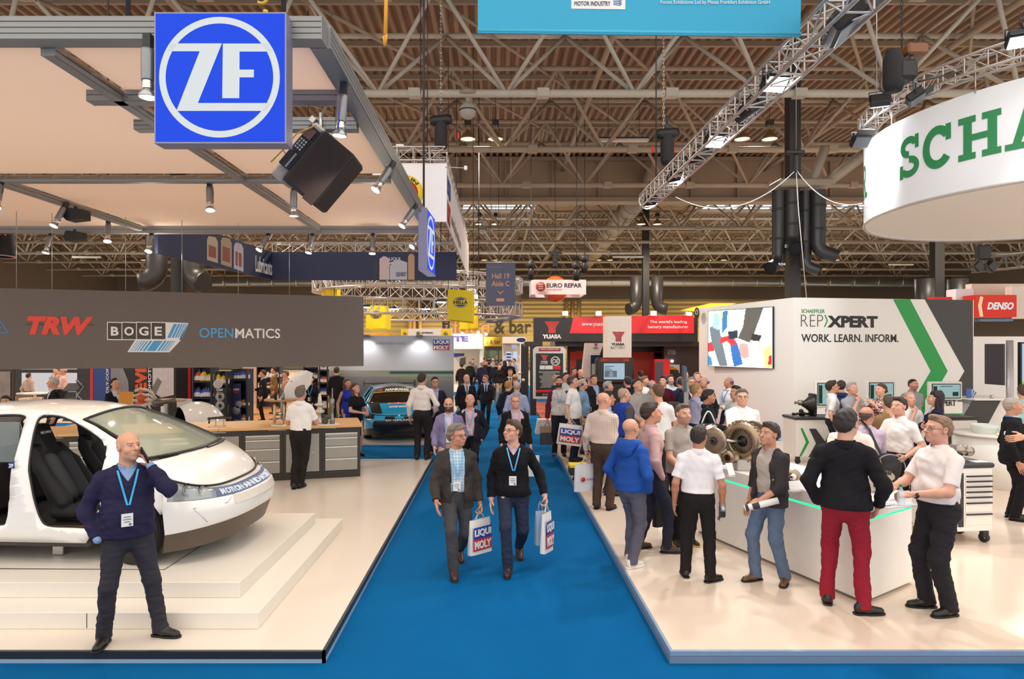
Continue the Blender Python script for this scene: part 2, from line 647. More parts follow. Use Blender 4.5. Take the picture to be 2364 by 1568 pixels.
# ---------------------------------------------------------------- pendant lamps
def pendant():
 t=thing('pendant_lamp','hall','pendant lamp')
 o=(0,0,0)
 obj('ballast_box',MB().box((-.13,-.13,.52),(.13,.13,.75),0,.02),DARK,t)
 g=MB().tube([(0,0,.75),(0,0,2.42)],.012,6)
 obj('suspension_rod',g,DARK,t)
 obj('reflector',MB().lathe([(.07,.38),(.1,.3),(.2,.2),(.29,.06),(.31,0),(.28,.02),(.19,.18)],20),M('#a08a6a',.35,.7),t)
 g=MB()
 for k in range(4):
  a=k*pi/2
  g.tube([(.07*cos(a),.07*sin(a),.37),(.11*cos(a),.11*sin(a),.45),(.06*cos(a),.06*sin(a),.53)],.012,5)
 obj('bracket',g,M('#b07a3a',.4,.6),t)
 obj('lamp_disc',MB().lathe([(.275,.04),(0,.04)],20),M('#ffdca0',emit=6,key='sodium'),t)
 return t
_rows={25.0:'nearest',42.4:'middle',60.0:'farthest'}
_p0=None
for Y in HALLY[1:]:
 for i,X in enumerate(HALLX):
  if abs(X)>Y*.8+1:
   continue
  for s_ in(-.53,.53):
   l='%s bell lamp in the %s roof row, %s pair from the left'%('left' if s_<0 else 'right',_rows[Y],('first','second','third','fourth','fifth','sixth','seventh')[i])
   if _p0 is None:
    p=_p0=pendant()
    p['label']=l
   else:
    p=copy_tree(_p0,l)
   p['group']='hall pendant lamps'
   p.location=(X+s_,Y,HALLZ)
   # tube light fittings under the trusses
_t0=None
for(x,y,D,l)in((1440,324,25,'long white tube light under the truss above the aisle'),(1160,601,60,'faint white tube light over the far end of the aisle'),(1450,593,40,'white tube light above the orange balloon sign'),(2080,611,50,'white tube light above the white stand at right'),(200,594,44,'white tube light over the stands at far left')):
 p=P(x,y,D)
 g=MB().box((-.95,-.09,-.07),(.95,.09,.07),0,.03)
 t=thing('tube_light',l,'light fitting',p,0,'tube light fittings')
 g=MB().box((p.x-.95,p.y-.09,p.z-.06),(p.x+.95,p.y+.09,p.z+.06),0,.03)
 obj('diffuser',g,M('#d8d6c8',.4),t)
 g=MB().box((p.x-.97,p.y-.05,p.z+.06),(p.x+.97,p.y+.05,p.z+.12))
 g.tube([(p.x-.6,p.y,p.z),(p.x-.6,p.y,ROOF-.18)],.01,5).tube([(p.x+.6,p.y,p.z),(p.x+.6,p.y,ROOF-.18)],.01,5)
 obj('housing',g,DARK,t)
def globe_speaker(x,y,D,r,l):
 p=P(x,y,D)
 t=thing('globe_speaker',l,'speaker',p)
 obj('sphere',MB().ball(p,r,24),M('#a8a49c',.5),t)
 obj('band',MB().lathe([(r*1.01,-.02),(r*1.01,.02)],24,p),DARK,t)
 g=MB().lathe([(.02,r+.35),(r*1.05,r+.3),(r*1.05,r+.22),(.05,r+.2)],24,p)
 g.tube([p+V((0,0,r*.9)),p+V((0,0,r+.3))],.06)
 obj('mount_plate',g,M('#9b958a',.5),t)
globe_speaker(1080,256,19,.25,'grey globe loudspeaker hanging under the nearest truss')
globe_speaker(1113,530,40,.27,'small grey globe loudspeaker hanging far down the hall')
# ================================================================ left stand: platform, podium, canopy
floorw=M('#e0d5c7',.22,var=.015,vscale=.7,spec=.5)
T=thing('exhibition_platform','large glossy white stand floor left of the blue aisle, black edged','platform',(-8,9.8,0))
X1=-1.43
obj('floor_panels',MB().box((-15,5.36,.0),(X1,14.45,.1)),floorw,T)
g=MB().box((-15,5.33,.035),(X1+.025,5.358,.095)).box((X1+.002,5.33,.035),(X1+.025,14.45,.095))
obj('edge_strip',g,M('#22252c',.4),T)
g=MB().box((-15,5.33,.0),(X1+.028,5.357,.033)).box((X1+.002,5.33,0),(X1+.028,14.45,.033))
obj('kick_strip',g,M('#a9c3d6',.3,.4),T)
stepm=M('#e4ddd2',.35,var=.02)
T=thing('podium','white two-step podium that carries the cutaway car','podium',(-6,7.3,.1))
obj('lower_step',MB().box((-13,5.744,.1),(-2.1,8.9,.245),0,.004),stepm,T)
obj('upper_step',MB().box((-13,6.083,.245),(-2.4,8.62,.39),0,.004),stepm,T)
g=MB().box((-3.62,5.741,.11),(-3.615,5.7445,.24))
a,b,c=G(377,1316,.391),G(480,1249,.391),G(560,1205,.391)
g.add([a,a+V((.012,0,0)),b+V((.012,0,0)),b],[(0,1,2,3)])
g.add([a,G(-20,1314,.391),G(-20,1312,.391),a+V((0,.014,0))],[(0,3,2,1)])
obj('panel_seam',g,DARK,T)
def cloth_mat():
 m=M('#fbeadb',.9,var=.02,vscale=.5,key='cloth')
 nt=m.node_tree
 b=nt.nodes['Principled BSDF']
 t=nt.nodes.new('ShaderNodeBsdfTranslucent')
 t.inputs[0].default_value=(.95,.80,.68,1)
 mx=nt.nodes.new('ShaderNodeMixShader')
 mx.inputs[0].default_value=.58
 nt.links.new(b.outputs[0],mx.inputs[1])
 nt.links.new(t.outputs[0],mx.inputs[2])
 nt.links.new(mx.outputs[0],nt.nodes['Material Output'].inputs[0])
 return m
CLOTH=cloth_mat()
beamm=M('#8e8e8c',.45,.35,var=.04)
T=thing('canopy','aluminium canopy frame with stretched white cloth over the left stand','canopy',(-6,9.4,5.05))
def ribbed(g,p0,p1,w,h,n=4):
 """aluminium profile with long grooves"""
 x0,y0,z0=p0
 x1,y1,z1=p1
 if abs(x1-x0)>abs(y1-y0):
  g.box((x0,y0-w/2+.012,z0),(x1,y0+w/2-.012,z0+h))
  for e in(x0-.006,x1):
   g.box((e,y0-w/2,z0),(e+.006,y0+w/2,z0+h))
  for k in range(n):
   g.box((x0,y0-w/2,z0+h*k/n+.004),(x1,y0+w/2,z0+h*(k+1)/n-.004))
 else:
  g.box((x0-w/2+.012,y0,z0),(x0+w/2-.012,y1,z0+h))
  for e in(y0-.006,y1):
   g.box((x0-w/2,e,z0),(x0+w/2,e+.006,z0+h))
  for k in range(n):
   g.box((x0-w/2,y0,z0+h*k/n+.004),(x0+w/2,y1,z0+h*(k+1)/n-.004))
 return g
ZC=5.06
obj('front_beam',ribbed(MB(),(-15,5.28,ZC),(-1.40,5.28,ZC),.16,.19),beamm,T)
obj('side_beam',ribbed(MB(),(-1.45,5.37,ZC),(-1.45,13.6,ZC),.17,.19),beamm,T)
obj('rear_beam',ribbed(MB(),(-15,13.6,ZC-.1),(-1.40,13.6,ZC-.1),.16,.16,2),beamm,T)
for x in(-3.7,-7.4,-11.1):
 obj('long_beam',ribbed(MB(),(x,5.37,ZC-.06),(x,13.5,ZC-.06),.12,.1,2),beamm,T)
obj('cross_beam',ribbed(MB(),(-15,9.5,ZC-.07),(-1.55,9.5,ZC-.07),.12,.1,2),beamm,T)
obj('cross_beam',ribbed(MB(),(-4.0,6.42,ZC-.06),(-1.55,6.42,ZC-.06),.14,.12,2),beamm,T)
obj('cross_beam',ribbed(MB(),(-4.0,7.25,ZC-.06),(-1.55,7.25,ZC-.06),.14,.14,3),beamm,T)
for(x0,x1,y0,y1)in((-3.63,-1.54,5.37,6.36),(-3.63,-1.54,7.33,9.43),(-3.63,-1.54,9.57,13.5),(-7.33,-3.77,5.37,9.43),(-7.33,-3.77,9.57,13.5),(-11.03,-7.47,5.37,9.43),(-11.03,-7.47,9.57,13.5),(-15,-11.17,5.37,9.43),(-15,-11.17,9.57,13.5)):
 obj('cloth_panel',MB().box((x0,y0,ZC+.05),(x1,y1,ZC+.056)),CLOTH,T)
cab=M('#b8864c',.5)
g=MB()
for k in range(22):
 x=-9.2+k*.35
 g.tube([(x,9.42,ZC+.01),(x+.3,9.42,ZC+.015)],.012,5)
for k in range(9):
 g.tube([(-3.62,5.5+k*.42,ZC-.0),(-3.62,5.86+k*.42,ZC+.012)],.008,5)
obj('cable_run',g,cab,T)
g=MB()
for(x,y)in((-3.0,5.3),(-1.75,5.35),(-1.5,13.5),(-8,5.3),(-8,13.4)):
 g.tube([(x,y,ZC+.18),(x,y,ROOF-.1)],.022,6)
obj('suspension_cable',g,DARK,T)
tag(obj('chain_hoist_hook',MB().tube([P(604,8,5.1)+V((.05*cos(a),0,.06+.06*sin(a)))for a in np.linspace(-2.2,3.6,14)],.012,8).tube([P(613,32,5.1),P(613,24,5.1)],.02),M('#caa62a',.45)),'yellow hoist hook above the square blue lit sign','hook')
tag(obj('chain_hoist_hook',MB().tube([P(889,105,9.5),P(886,85,9.5),P(892,78,9.5),P(890,100,9.5)],.02).tube([P(890,80,9.5),P(892,-30,9.5),P(894,-400,9.5)],.03),M('#d99a2a',.45)),'orange hoist hook on a dark chain right of the canopy edge','hook')
for i,(x,y0,y1,D,c,l)in enumerate(((971,0,215,17,DARK,'dark sling hanging from the roof beside the light chain'),(1018,0,278,15,CHROME,'light chain carrying the motor over the printed banner cube'),(1532,80,300,14.5,CHROME,'light chain carrying the motor at the end of the aisle truss'),(2082,0,110,10.5,DARK,'dark chain carrying the hoist over the ring sign'))):
 g=MB()
 p,q=P(x,-300,D),P(x,y1,D)
 n=int((p-q).length/.09)
 for k in range(n):
  c0=q.lerp(p,(k+.5)/n)
  dx=V((.022,0,0))if k%2 else V((0,.022,0))
  g.tube([c0+V((0,0,.055)),c0+dx,c0-V((0,0,.055)),c0-dx],.009,4,closed=True)
 tag(obj('hoist_chain',g,c),l,'chain')
 # ---- lit square sign
Y0=5.06
pl=Plane((0,Y0,0),(1,0,0))
a,b=pl.at(359,327),pl.at(657,31)
zfblue=M('#1546dd',.25,emit=.86,key='zfblue')
zfwhite=M('#eef4f6',.3,emit=.62,key='zfwhite')
def zf_logo(cx,cy,s,plane,T,off=.006):
 def q(x,y):
  return plane(cx+(x-1497)*s,cy+(y-527)*s)
 n=plane.n if hasattr(plane,'n')else None
 g=MB()
 ro,ri=412,367
 N=64
 pts=[]
 for k in range(N):
  t=2*pi*k/N
  pts+=[q(1497+ro*cos(t),527+ro*sin(t)),q(1497+ri*cos(t),527+ri*sin(t))]
 g.add(pts,[(2*k,(2*k+2)%(2*N),(2*k+3)%(2*N),2*k+1)for k in range(N)][::1])
 for poly in(((1160,296),(1514,296),(1350,703),(1850,703),(1812,757),(1203,757),(1362,350),(1140,350)),((1520,297),(1825,297),(1858,352),(1634,352),(1634,475),(1732,475),(1732,528),(1634,528),(1632,670),(1516,670))):
  g.add([q(x,y)for x,y in poly],[tuple(range(len(poly)))])
 return obj('logo',g,zfwhite,T,fix=False)
T=thing('lit_sign','large square blue lit sign with a white circled logo under the canopy front','sign',(a.x,Y0,a.z))
obj('light_box',MB().box((a.x,Y0+.001,a.z),(b.x,Y0+.14,b.z)),zfblue,T)
g=MB()
e=.012
g.box((a.x-e,Y0+.004,a.z-e),(a.x,Y0+.16,b.z+e)).box((b.x,Y0+.004,a.z-e),(b.x+e,Y0+.16,b.z+e)).box((a.x,Y0+.004,a.z-e),(b.x,Y0+.16,a.z)).box((a.x,Y0+.004,b.z),(b.x,Y0+.16,b.z+e))
obj('frame',g,M('#8d8da0',.4,.4),T)
zf_logo(506.6,178.3,1/2.955,lambda x,y:pl.at(x,y,.004),T)
# second lit sign at the far corner of the canopy, turned to the aisle
u=V((.045,1,0)).normalized()
o=P(985,560,11.9)
o.z=4.02
T=thing('lit_sign','narrow-looking blue lit sign seen edge-on at the far canopy corner','sign',o)
S=1.12
nrm=V((u.y,-u.x,0))
g=MB().obox(o+u*S/2+V((0,0,S/2))-nrm*.07,(u,nrm,(0,0,1)),(S/2,.069,S/2))
obj('light_box',g,zfblue,T)
g=MB().obox(o+u*-.01+V((0,0,S/2))-nrm*.07,(u,nrm,(0,0,1)),(.012,.08,S/2))
g.obox(o+u*(S/2)+V((0,0,-.01))-nrm*.07,(u,nrm,(0,0,1)),(S/2,.08,.012))
obj('frame',g,M('#b9b4d6',.4,emit=.3),T)
zf_logo(0,0,S/900,lambda x,y:o+u*(x+S/2)+V((0,0,S/2-y))+nrm*.004,T)
# ---- canopy spotlights
def spot_proto():
 t=thing('spotlight','','spotlight')
 obj('clamp',MB().box((-.03,-.03,-.07),(.03,.03,.06)).tube([(0,0,-.02),(.045,0,-.08),(.05,0,-.2)],.008,5),DARK,t)
 obj('body',MB().lathe([(0,-.06),(.05,-.06),(.052,-.1),(.052,-.3),(.048,-.31),(0,-.31)],18),M('#8f9092',.35,.6),t)
 obj('collar',MB().lathe([(.044,-.31),(.046,-.33),(.046,-.37),(.038,-.385),(0,-.385)],18),CHROME,t)
 obj('reflector',MB().lathe([(.035,-.385),(.06,-.40),(.072,-.43),(.074,-.44),(.066,-.44)],18),M('#b9b6b0',.25,.8),t)
 obj('lamp_face',MB().lathe([(.067,-.436),(0,-.43)],18),LAMP,t)
 return t
SPOTS=[(342,97,0,0,1,'nearest cylinder spotlight, tucked behind the square blue sign'),(793,206,0,5,1,'large cylinder spotlight at the canopy edge above the black projector'),(905,382,20,28,1,'tilted spotlight on the canopy edge, first beyond the projector'),(958,478,20,30,.9,'tilted spotlight on the canopy edge beside the printed banner cube'),(484,424,15,-8,1,'spotlight under the cross beam at the middle of the canopy'),(2,420,20,-6,1,'spotlight cut by the left frame edge under the canopy'),(152,474,25,12,.9,'spotlight beside a black wedge on the slanting canopy beam'),(250,512,20,-10,.9,'spotlight next along the slanting beam toward the rear beam'),(678,432,0,0,1,'spotlight just below the black projector'),(118,542,15,5,.85,'rear beam spotlight, leftmost of the back row'),(350,540,25,-4,.85,'bright rear beam spotlight over the car roof'),(620,545,25,20,.85,'rear beam spotlight in front of the lubricants banner'),(722,532,15,8,.85,'rear beam spotlight below the end of the long beam'),(861,545,10,0,.85,'brilliant rear beam spotlight near the narrow blue sign'),(978,540,30,35,.85,'tilted spotlight at the far canopy corner by the narrow blue sign')]
_s0=spot_proto()
for i,(x,y,tx,ty,sc,l)in enumerate(SPOTS):
 s=_s0 if i==0 else copy_tree(_s0)
 s['label']=l
 s['group']='canopy spotlights'
 D=(ZC-.06-CH)*F/(800-y)
 if y>525:
  D=13.6
 s.location=P(x,y,D)
 if y>525:
  s.location.z=ZC-.1
 s.rotation_euler=(rad(-tx),rad(ty),0)
 if i in(10,13):
  p=P(x,y+35,D)
  light('POINT',p+V((0,-.05,-.16)),40,WARM,.07)
  # warm key light of the stand: the spotlights' beams
for(x,y,tx,ty,e)in((-2.2,5.6,-3.0,7.5,63),(-3.6,5.6,-5.5,7.4,74),(-1.6,6.4,-2.6,8.6,54),(-1.7,8.6,-3.2,6.6,74),(-4.9,9.4,-4.2,7.0,74),(-7.4,9.2,-6.5,7.0,69),(-6,11,-4.5,10.8,63),(-5.2,13.2,-5.0,11.4,63),(-2.2,13.3,-2.6,11.0,63),(-1.55,11.2,-2.2,9.5,54)):
 light('SPOT',(x,y,4.55),e,WARM,.08,(tx,ty,.3),95,.8)
for(x,y,w,l)in((175,495,1,'black wedge-shaped loudspeaker on the slanting canopy beam'),(172,545,1,'black loudspeaker under the rear canopy beam')):
 D=(ZC-.2-CH)*F/(800-y)
 p=P(x,y,D)
 g=MB().prism([(-.17,-.04),(-.1,-.12),(.17,-.09),(.17,.07),(-.12,.1)],p-V((0,.1,0)),(1,0,0),(0,0,1),(0,.24,0))
 t=thing('loudspeaker',l,'speaker',p)
 obj('cabinet',g,BLACK,t)
 obj('bracket',MB().box((p.x-.02,p.y-.02,p.z),(p.x+.02,p.y+.02,5.0)),DARK,t)
 # ---- big projector hung on edge under the canopy slot
D=6.9
pl=Plane((0,D,0),(1,0,0))
c0,c1,c2,c3=pl.at(613,392),pl.at(718,268),pl.at(816,345),pl.at(712,487)
ex=(c1-c0).normalized()
ey=(c3-c0)
ey=(ey-ex*ey.dot(ex)).normalized()
n=ex.cross(ey).normalized()
if n.y>0:
 n=-n
LX,LY=(c1-c0).length,((c3-c0).dot(ey))
T=thing('projector','large black event projector hung on edge below the canopy','projector',c0)
def pr(g,x0,x1,y0,y1,d0,d1,mi=0,bev=.01):
 cc=c0+ex*(x0+x1)/2*LX+ey*(y0+y1)/2*LY+n*(d0+d1)/2
 return g.obox(cc,(ex,ey,n),((x1-x0)/2*LX,(y1-y0)/2*LY,abs(d1-d0)/2),mi,bev)
obj('housing',pr(MB(),.05,.98,.28,1,-.5,0,0,.03),M('#231d1b',.55),T)
g=MB()
for k in range(46):
 y=.36+k*.0137
 pr(g,.03 if k>30 else.10,.97,y,y+.006,0,.014,0,0)
obj('grille',g,M('#4a3c36',.5),T)
obj('tray',pr(MB(),0,1,0,.28,-.46,-.12,0,.03),M('#a49c95',.5),T)
obj('connector_panel',pr(MB(),.2,.92,.06,.3,-.3,-.02,0,.01),BLACK,T)
g=MB()
for a in range(4):
 for b in range(3):
  pr(g,.52+a*.045,.55+a*.045,.1+b*.05,.13+b*.05,-.02,-.008,0,0)
for a in range(7):
 pr(g,.22+a*.035,.245+a*.035,.2,.23,-.02,-.006,0,0)
obj('keypad',g,M('#a9a9ac',.4),T)
obj('display',pr(MB(),.72,.88,.08,.24,-.02,-.008,0,0),M('#6d4f48',.3),T)
obj('cable',MB().tube([c0+ex*.1+n*.02,c0+ex*.3+ey*.05+n*.1,c0+ex*.5+ey*.02+n*.04,c0+ex*.7+ey*.1],.008,6),M('#c79a3a',.5),T)
g=MB().obox(c0+ex*LX*.8+ey*LY*.1-n*.25+V((0,0,.2)),(ex,ey,n),(.03,.03,.03))
g.tube([c0+ex*LX*.9+ey*LY*.2-n*.2,P(740,262,7.2)],.02).tube([c0+ex*LX*.35-n*.2,pl.at(621,300)],.006,6)
g.tube([pl.at(621,300),(pl.at(621,300).x,6.42+.5,5.0)],.006,6)
obj('hanging_bracket',g,STEEL,T)
# ---- dark brand fascia hung above the workbench
A,B=V((-2.76,13.55,0)),V((-9.6,11.35,0))
u=(A-B).normalized()
pl=Plane(A,u)
ZB,ZT=2.19,3.64
T=thing('brand_fascia','long dark grey hanging fascia with brand logos above the workbench','fascia',A+V((0,0,ZB)))
w=(A-B).length
nrm=pl.n
g=MB().obox((A+B)/2-nrm*.1+V((0,0,(ZB+ZT)/2)),(u,nrm,(0,0,1)),(w/2,.1,(ZT-ZB)/2))
obj('panel',g,M('#6a625d',.7,bump=.15,bscale=300,var=.04),T)
g=MB()
for x in(38,120,290,420,550,668):
 p=pl.at(x,690)
 g.tube([(p.x,p.y,ZT),(p.x,p.y,5.03)],.006,5)
obj('hanging_wire',g,STEEL,T)
orr=M('#e4442e',.5,var=0)
whi=M('#e8e6e2',.5,var=0)
lbl=M('#4a9fd6',.5,var=0)
pl.text('TRW',62,773,216,732,orr,T,bold=.06,shear=.25)
g=MB()
pl.panel(g,[(60,749.5),(60,747),(218,749),(218,751.5)],.0065,.001)
obj('logo_gap',g,M('#4a4542',.7),T)
pl.text('OPEN',460,780,539,757.5,lbl,T,bold=.015)
pl.text('MATICS',543,781,647,759,whi,T,bold=.015)
g=MB()
for(x0,x1)in((247,281.5),(281.5,315),(315,349),(349,383)):
 pl.panel(g,[(x0,785),(x1,785.5),(x1,744),(x0,743)],.003)
pl.panel(g,[(383,785.5),(413,785.5),(435,746),(383,744)],.003)
pl.panel(g,[(294,813),(391,813.5),(418,785),(312,785)],.003)
obj('logo_plate',g,whi,T)
g=MB()
for(x0,x1)in((249,280.5),(282.5,314),(316,348),(350,382)):
 pl.panel(g,[(x0,783),(x1,783.5),(x1,746),(x0,745)],.0045)
obj('logo_tiles',g,M('#4a4542',.7),T)
for ch,x0,x1 in(('B',256,274),('O',287,309),('G',321,343),('E',357,374)):
 pl.text(ch,x0,775,x1,754.5,whi,T,bold=.03,off=.006)
g=MB()
for k,(x0,wd)in enumerate(((384,8),(394,5.5),(401.5,4),(407.5,3),(412.5,2.2),(417,1.8))):
 pl.panel(g,[(x0-14+16,780),(x0-14+wd+16,780),(x0+wd+17,748),(x0+17,748)],.0045)
for k,(x0,wd)in enumerate(((300,1.6),(305,1.8),(310,2.4),(315.5,3),(321.5,4.2),(329,6),(338,21),(362,6),(370.5,4.2),(377,3),(382,2.2),(386.5,1.6))):
 pl.panel(g,[(x0,810.5),(x0+wd,810.5),(x0+wd+17,787),(x0+17,787)],.0045)
obj('logo_stripes',g,lbl,T)
g=MB()
for q in([(-40,769),(22,770),(22,767),(-40,766)],[(19,770),(23,770),(-2,736),(-5,737)],[(-7,752),(3,754),(3,757),(-7,757)]):
 pl.panel(g,q,.004)
obj('logo_triangle',g,M('#3f7fa6',.5),T)
# ---- workbench: cabinets and worktop
B0=V((-2.608,12.5,.1))
bu=V((-.963,-.27,0))
bv=V((-.27,.963,0))
UW=.709
carc=M('#3b3936',.5,.2)
alum=M('#a3a19c',.42,.55,var=.05,vscale=3)
hand=M('#e2e0da',.3,.4)
def bb(g,u0,u1,v0,v1,z0,z1,bev=0,mi=0):
 c=B0+bu*(u0+u1)/2+bv*(v0+v1)/2+V((0,0,(z0+z1)/2))
 return g.obox(c,(bu,bv,(0,0,1)),((u1-u0)/2,abs(v1-v0)/2,(z1-z0)/2),mi,bev)
kinds='DCDCDCDCDC'
for i in range(10):
 u0=i*UW
 nm={'D':'four-drawer','C':'two-door'}[kinds[i]]
 if i==1:
  nm='single-door'
 pos=('at the right end of the workbench','second from the right end, behind the man in white','third from the right end, right of the car bonnet','partly hidden by the car bonnet','behind the car windscreen base','behind the car, seen past the passenger seat','behind the car between the two seats','behind the car, seen past the near seat','behind the car pillar','hidden far left behind the car')[i]
 T=thing('tool_cabinet','dark %s workshop cabinet %s'%(nm,pos),'cabinet',B0+bu*u0,0,'workbench cabinets')
 g=bb(MB(),u0+.002,u0+UW-.002,.02,.62,0,.95)
 bb(g,u0+.002,u0+UW-.002,0,.02,0,.13)
 bb(g,u0+.002,u0+UW-.002,0,.02,.86,.95)
 bb(g,u0+.002,u0+.05,0,.02,.13,.86)
 bb(g,u0+UW-.05,u0+UW-.002,0,.02,.13,.86)
 obj('carcass',g,carc,T)
 obj('lock',MB().lathe([(0,.005),(.012,.005),(.012,-.01)],10,B0+bu*(u0+UW/2)+V((0,0,.9)),bv),CHROME,T)
 if kinds[i]=='D':
  for(z0,z1)in((.14,.37),(.375,.6),(.605,.77),(.775,.855)):
   d=obj('drawer',bb(MB(),u0+.055,u0+UW-.055,-.006,.3,z0,z1,.003),alum,T)
   obj('handle',bb(MB(),u0+.055,u0+UW-.055,-.022,-.004,z1-.028,z1-.002,.003),hand,d)
 elif i==1:
  d=obj('door',bb(MB(),u0+.055,u0+UW-.055,-.006,.02,.14,.855,.003),alum,T)
  obj('handle',MB().lathe([(0,-.02),(.012,-.02),(.012,0)],10,B0+bu*(u0+UW-.1-.45)+V((0,0,.5)),bv),hand,d)
 else:
  for k in(0,1):
   ua=u0+.055+k*(UW-.11)/2
   d=obj('door',bb(MB(),ua+.002,ua+(UW-.11)/2-.002,-.006,.02,.14,.855,.003),alum,T)
   e=ua+(UW-.11)/2-.045 if k==0 else ua+.005
   obj('handle',bb(MB(),e,e+.04,-.024,-.004,.14,.855,.004),hand,d)
wood=M('#dcae74',.4,var=.12,vscale=3)
T=thing('worktop','long pale beech worktop along the tool cabinets','worktop',B0+V((0,0,.96)))
for k in range(3):
 obj('board',bb(MB(),-.03+k*2.56,-.03+(k+1)*2.56-.004,-.03,1.25,.953,1.0,.004),wood,T)
bb(g:=MB(),0,7.09,.64,1.2,0,.95)
tag(obj('cabinet_row',g,carc),'plain dark rear side of the workbench island','cabinet')
ZW=1.1
def bp_(x,y,dz=0.):
 return G(x,y,ZW)+V((0,0,dz))
 # mechanical exhibits on the bench
p=bp_(507,984)
T=thing('suspension_exhibit','small metal steering linkage on a clear stand, on the worktop beyond the bonnet','exhibit',p)
obj('stand',MB().box((p.x-.1,p.y-.06,p.z),(p.x+.1,p.y+.06,p.z+.015)).box((p.x-.08,p.y-.01,p.z+.01),(p.x-.07,p.y+.01,p.z+.13)).box((p.x+.07,p.y-.01,p.z+.01),(p.x+.08,p.y+.01,p.z+.13)),STEEL,T)
obj('linkage',MB().tube([p+V((-.2,0,.05)),p+V((-.19,0,.14)),p+V((.2,0,.16))],.018).tube([p+V((-.22,0,.15)),p+V((.1,.02,.18))],.012).ball(p+V((-.2,0,.14)),.03,10).ball(p+V((.2,0,.15)),.03,10).tube([p+V((.15,0,.15)),p+V((.16,0,.4))],.008),M('#4a453e',.35,.7),T)
p=bp_(641,983)
T=thing('clutch_exhibit','pair of upright gold discs on the worktop left of the man in white','exhibit',p)
obj('base',MB().box((p.x-.1,p.y-.07,p.z),(p.x+.14,p.y+.07,p.z+.025)),PAINT,T)
gold=M('#c9b48c',.35,.6)
obj('disc',MB().lathe([(0,-.02),(.17,-.025),(.19,0),(.17,.025),(0,.02)],28,p+V((-.06,0,.22)),(1,.35,0)),gold,T)
obj('disc',MB().lathe([(.05,-.012),(.18,-.016),(.19,0),(.18,.016),(.05,.012)],28,p+V((.11,.02,.22)),(1,.35,0)),gold,T)
obj('shaft',MB().tube([p+V((-.06,0,.22)),p+V((.12,.02,.23))],.035),CHROME,T)
p=bp_(743,981)
T=thing('gearbox_exhibit','cluster of pale cylindrical cutaway gears on the worktop right of the man','exhibit',p)
obj('base',MB().box((p.x-.14,p.y-.1,p.z),(p.x+.3,p.y+.1,p.z+.02)),PAINT,T)
obj('gear_column',MB().lathe([(0,0),(.06,0),(.06,.06),(.04,.08),(.04,.2),(.09,.21),(.09,.26),(.05,.28),(.05,.34),(.1,.35),(.1,.38),(.04,.4),(.035,.5),(.02,.58),(0,.58)],18,p+V((-.04,0,.02))),M('#cfc9bd',.35,.5),T)
obj('damper_rod',MB().lathe([(0,0),(.05,0),(.05,.1),(.03,.12),(.03,.3),(.045,.31),(.045,.46),(.03,.48),(.012,.5),(.012,.68),(0,.68)],16,p+V((.2,0,.02))),M('#8f8c86',.3,.7),T)
obj('bracket',MB().box((p.x+.02,p.y-.05,p.z+.02),(p.x+.12,p.y+.05,p.z+.16),0,.02).tube([p+V((0,0,.2)),p+V((.18,0,.12))],.025),M('#3f4f4a',.5),T)
for(x,y,l)in((500,1000,'grey information strip on the worktop beside the linkage'),(640,994,'grey information strip on the worktop below the gold discs'),(755,989,'grey information strip on the worktop before the gears'),(95,1014,'dark leaflet on the worktop seen through the car, near the pillar'),(120,1012,'white leaflet on the worktop seen through the car')):
 p=bp_(x,y)
 tag(obj('leaflet',MB().box((p.x-.16,p.y-.03,p.z+.001),(p.x+.16,p.y+.04,p.z+.006)),M('#8f8d88',.5)),l,'leaflet')
 # ================================================================ right stand
floorr=M('#e4cfbb',.16,var=.05,vscale=.5,spec=.55)
T=thing('exhibition_platform','large glossy white stand floor right of the blue aisle, grey edged','platform',(8,10,0))
obj('floor_panels',MB().box((1.453,5.36,0),(20,17.2,.1)).box((1.453,17.2,0),(6.9,17.9,.1)),floorr,T)
edge=M('#8fa6bf',.35,.3)
obj('edge_strip',MB().box((1.43,5.33,.06),(20,5.358,.098)).box((1.43,5.3585,.06),(1.452,17.9,.098)),edge,T)
obj('kick_strip',MB().box((1.425,5.325,0),(20,5.357,.057)).box((1.425,5.3575,0),(1.452,17.9,.057)),M('#7f93ab',.35,.3),T)
# ---- the white two-sided wall
C0=V((7.98,17.4,0))
CL=V((6.77,22.3,0))
CR=V((13.5,18.36,0))
WT=3.91
uL=(C0-CL).normalized()
uR=(CR-C0).normalized()
plL,plR=Plane(C0,uL),Plane(C0,uR)
wallw=M('#eceae6',.5,var=.01)
T=thing('booth_wall','white two-sided booth wall with green and grey arrow, right stand','booth',C0)
g=MB().prism([(C0.x,C0.y),(CR.x,CR.y),(CR.x,CR.y+4),(CL.x+.2,CL.y)],(0,0,0),(1,0,0),(0,1,0),(0,0,WT))
obj('wall_block',g,wallw,T,fix=True)
# end-on lower wing of the wall, to the right
green=M('#1c9a45',.5,var=0)
grey=M('#3f3d3d',.55,var=.03)
g=MB()
plR.panel(g,[(2062,691),(2101,691),(2188,857),(2140,940),(2120,985),(2085,985),(2100,940),(2149,857)],.006,.004)
obj('green_arrow',g,green,T)
g=MB()
plR.panel(g,[(2135,691),(2246,693),(2247,1010),(2150,1010),(2190,920),(2227,857)],.006,.004)
obj('grey_arrow',g,grey,T)
plR.text('SCHAEFFLER',1850,722.5,1904,714.5,M('#2f8a4e',.5),T,bold=.01)
plR.text('REP',1849,754,1900,727,M('#55534f',.5),T,bold=-.02)
g=MB()
plR.panel(g,[(1902,755),(1905,755),(1911.5,741),(1906,727),(1903,727),(1908.5,741)],.006,.003)
obj('logo_chevron',g,green,T)
plR.text('XPERT',1910,756,2026,730,INK,T,bold=.05)
plR.text('WORK. LEARN. INFORM.',1850,790,2074,772,INK,T,bold=.012)
g=MB()
c=plL.at(1608.5,723,.004)
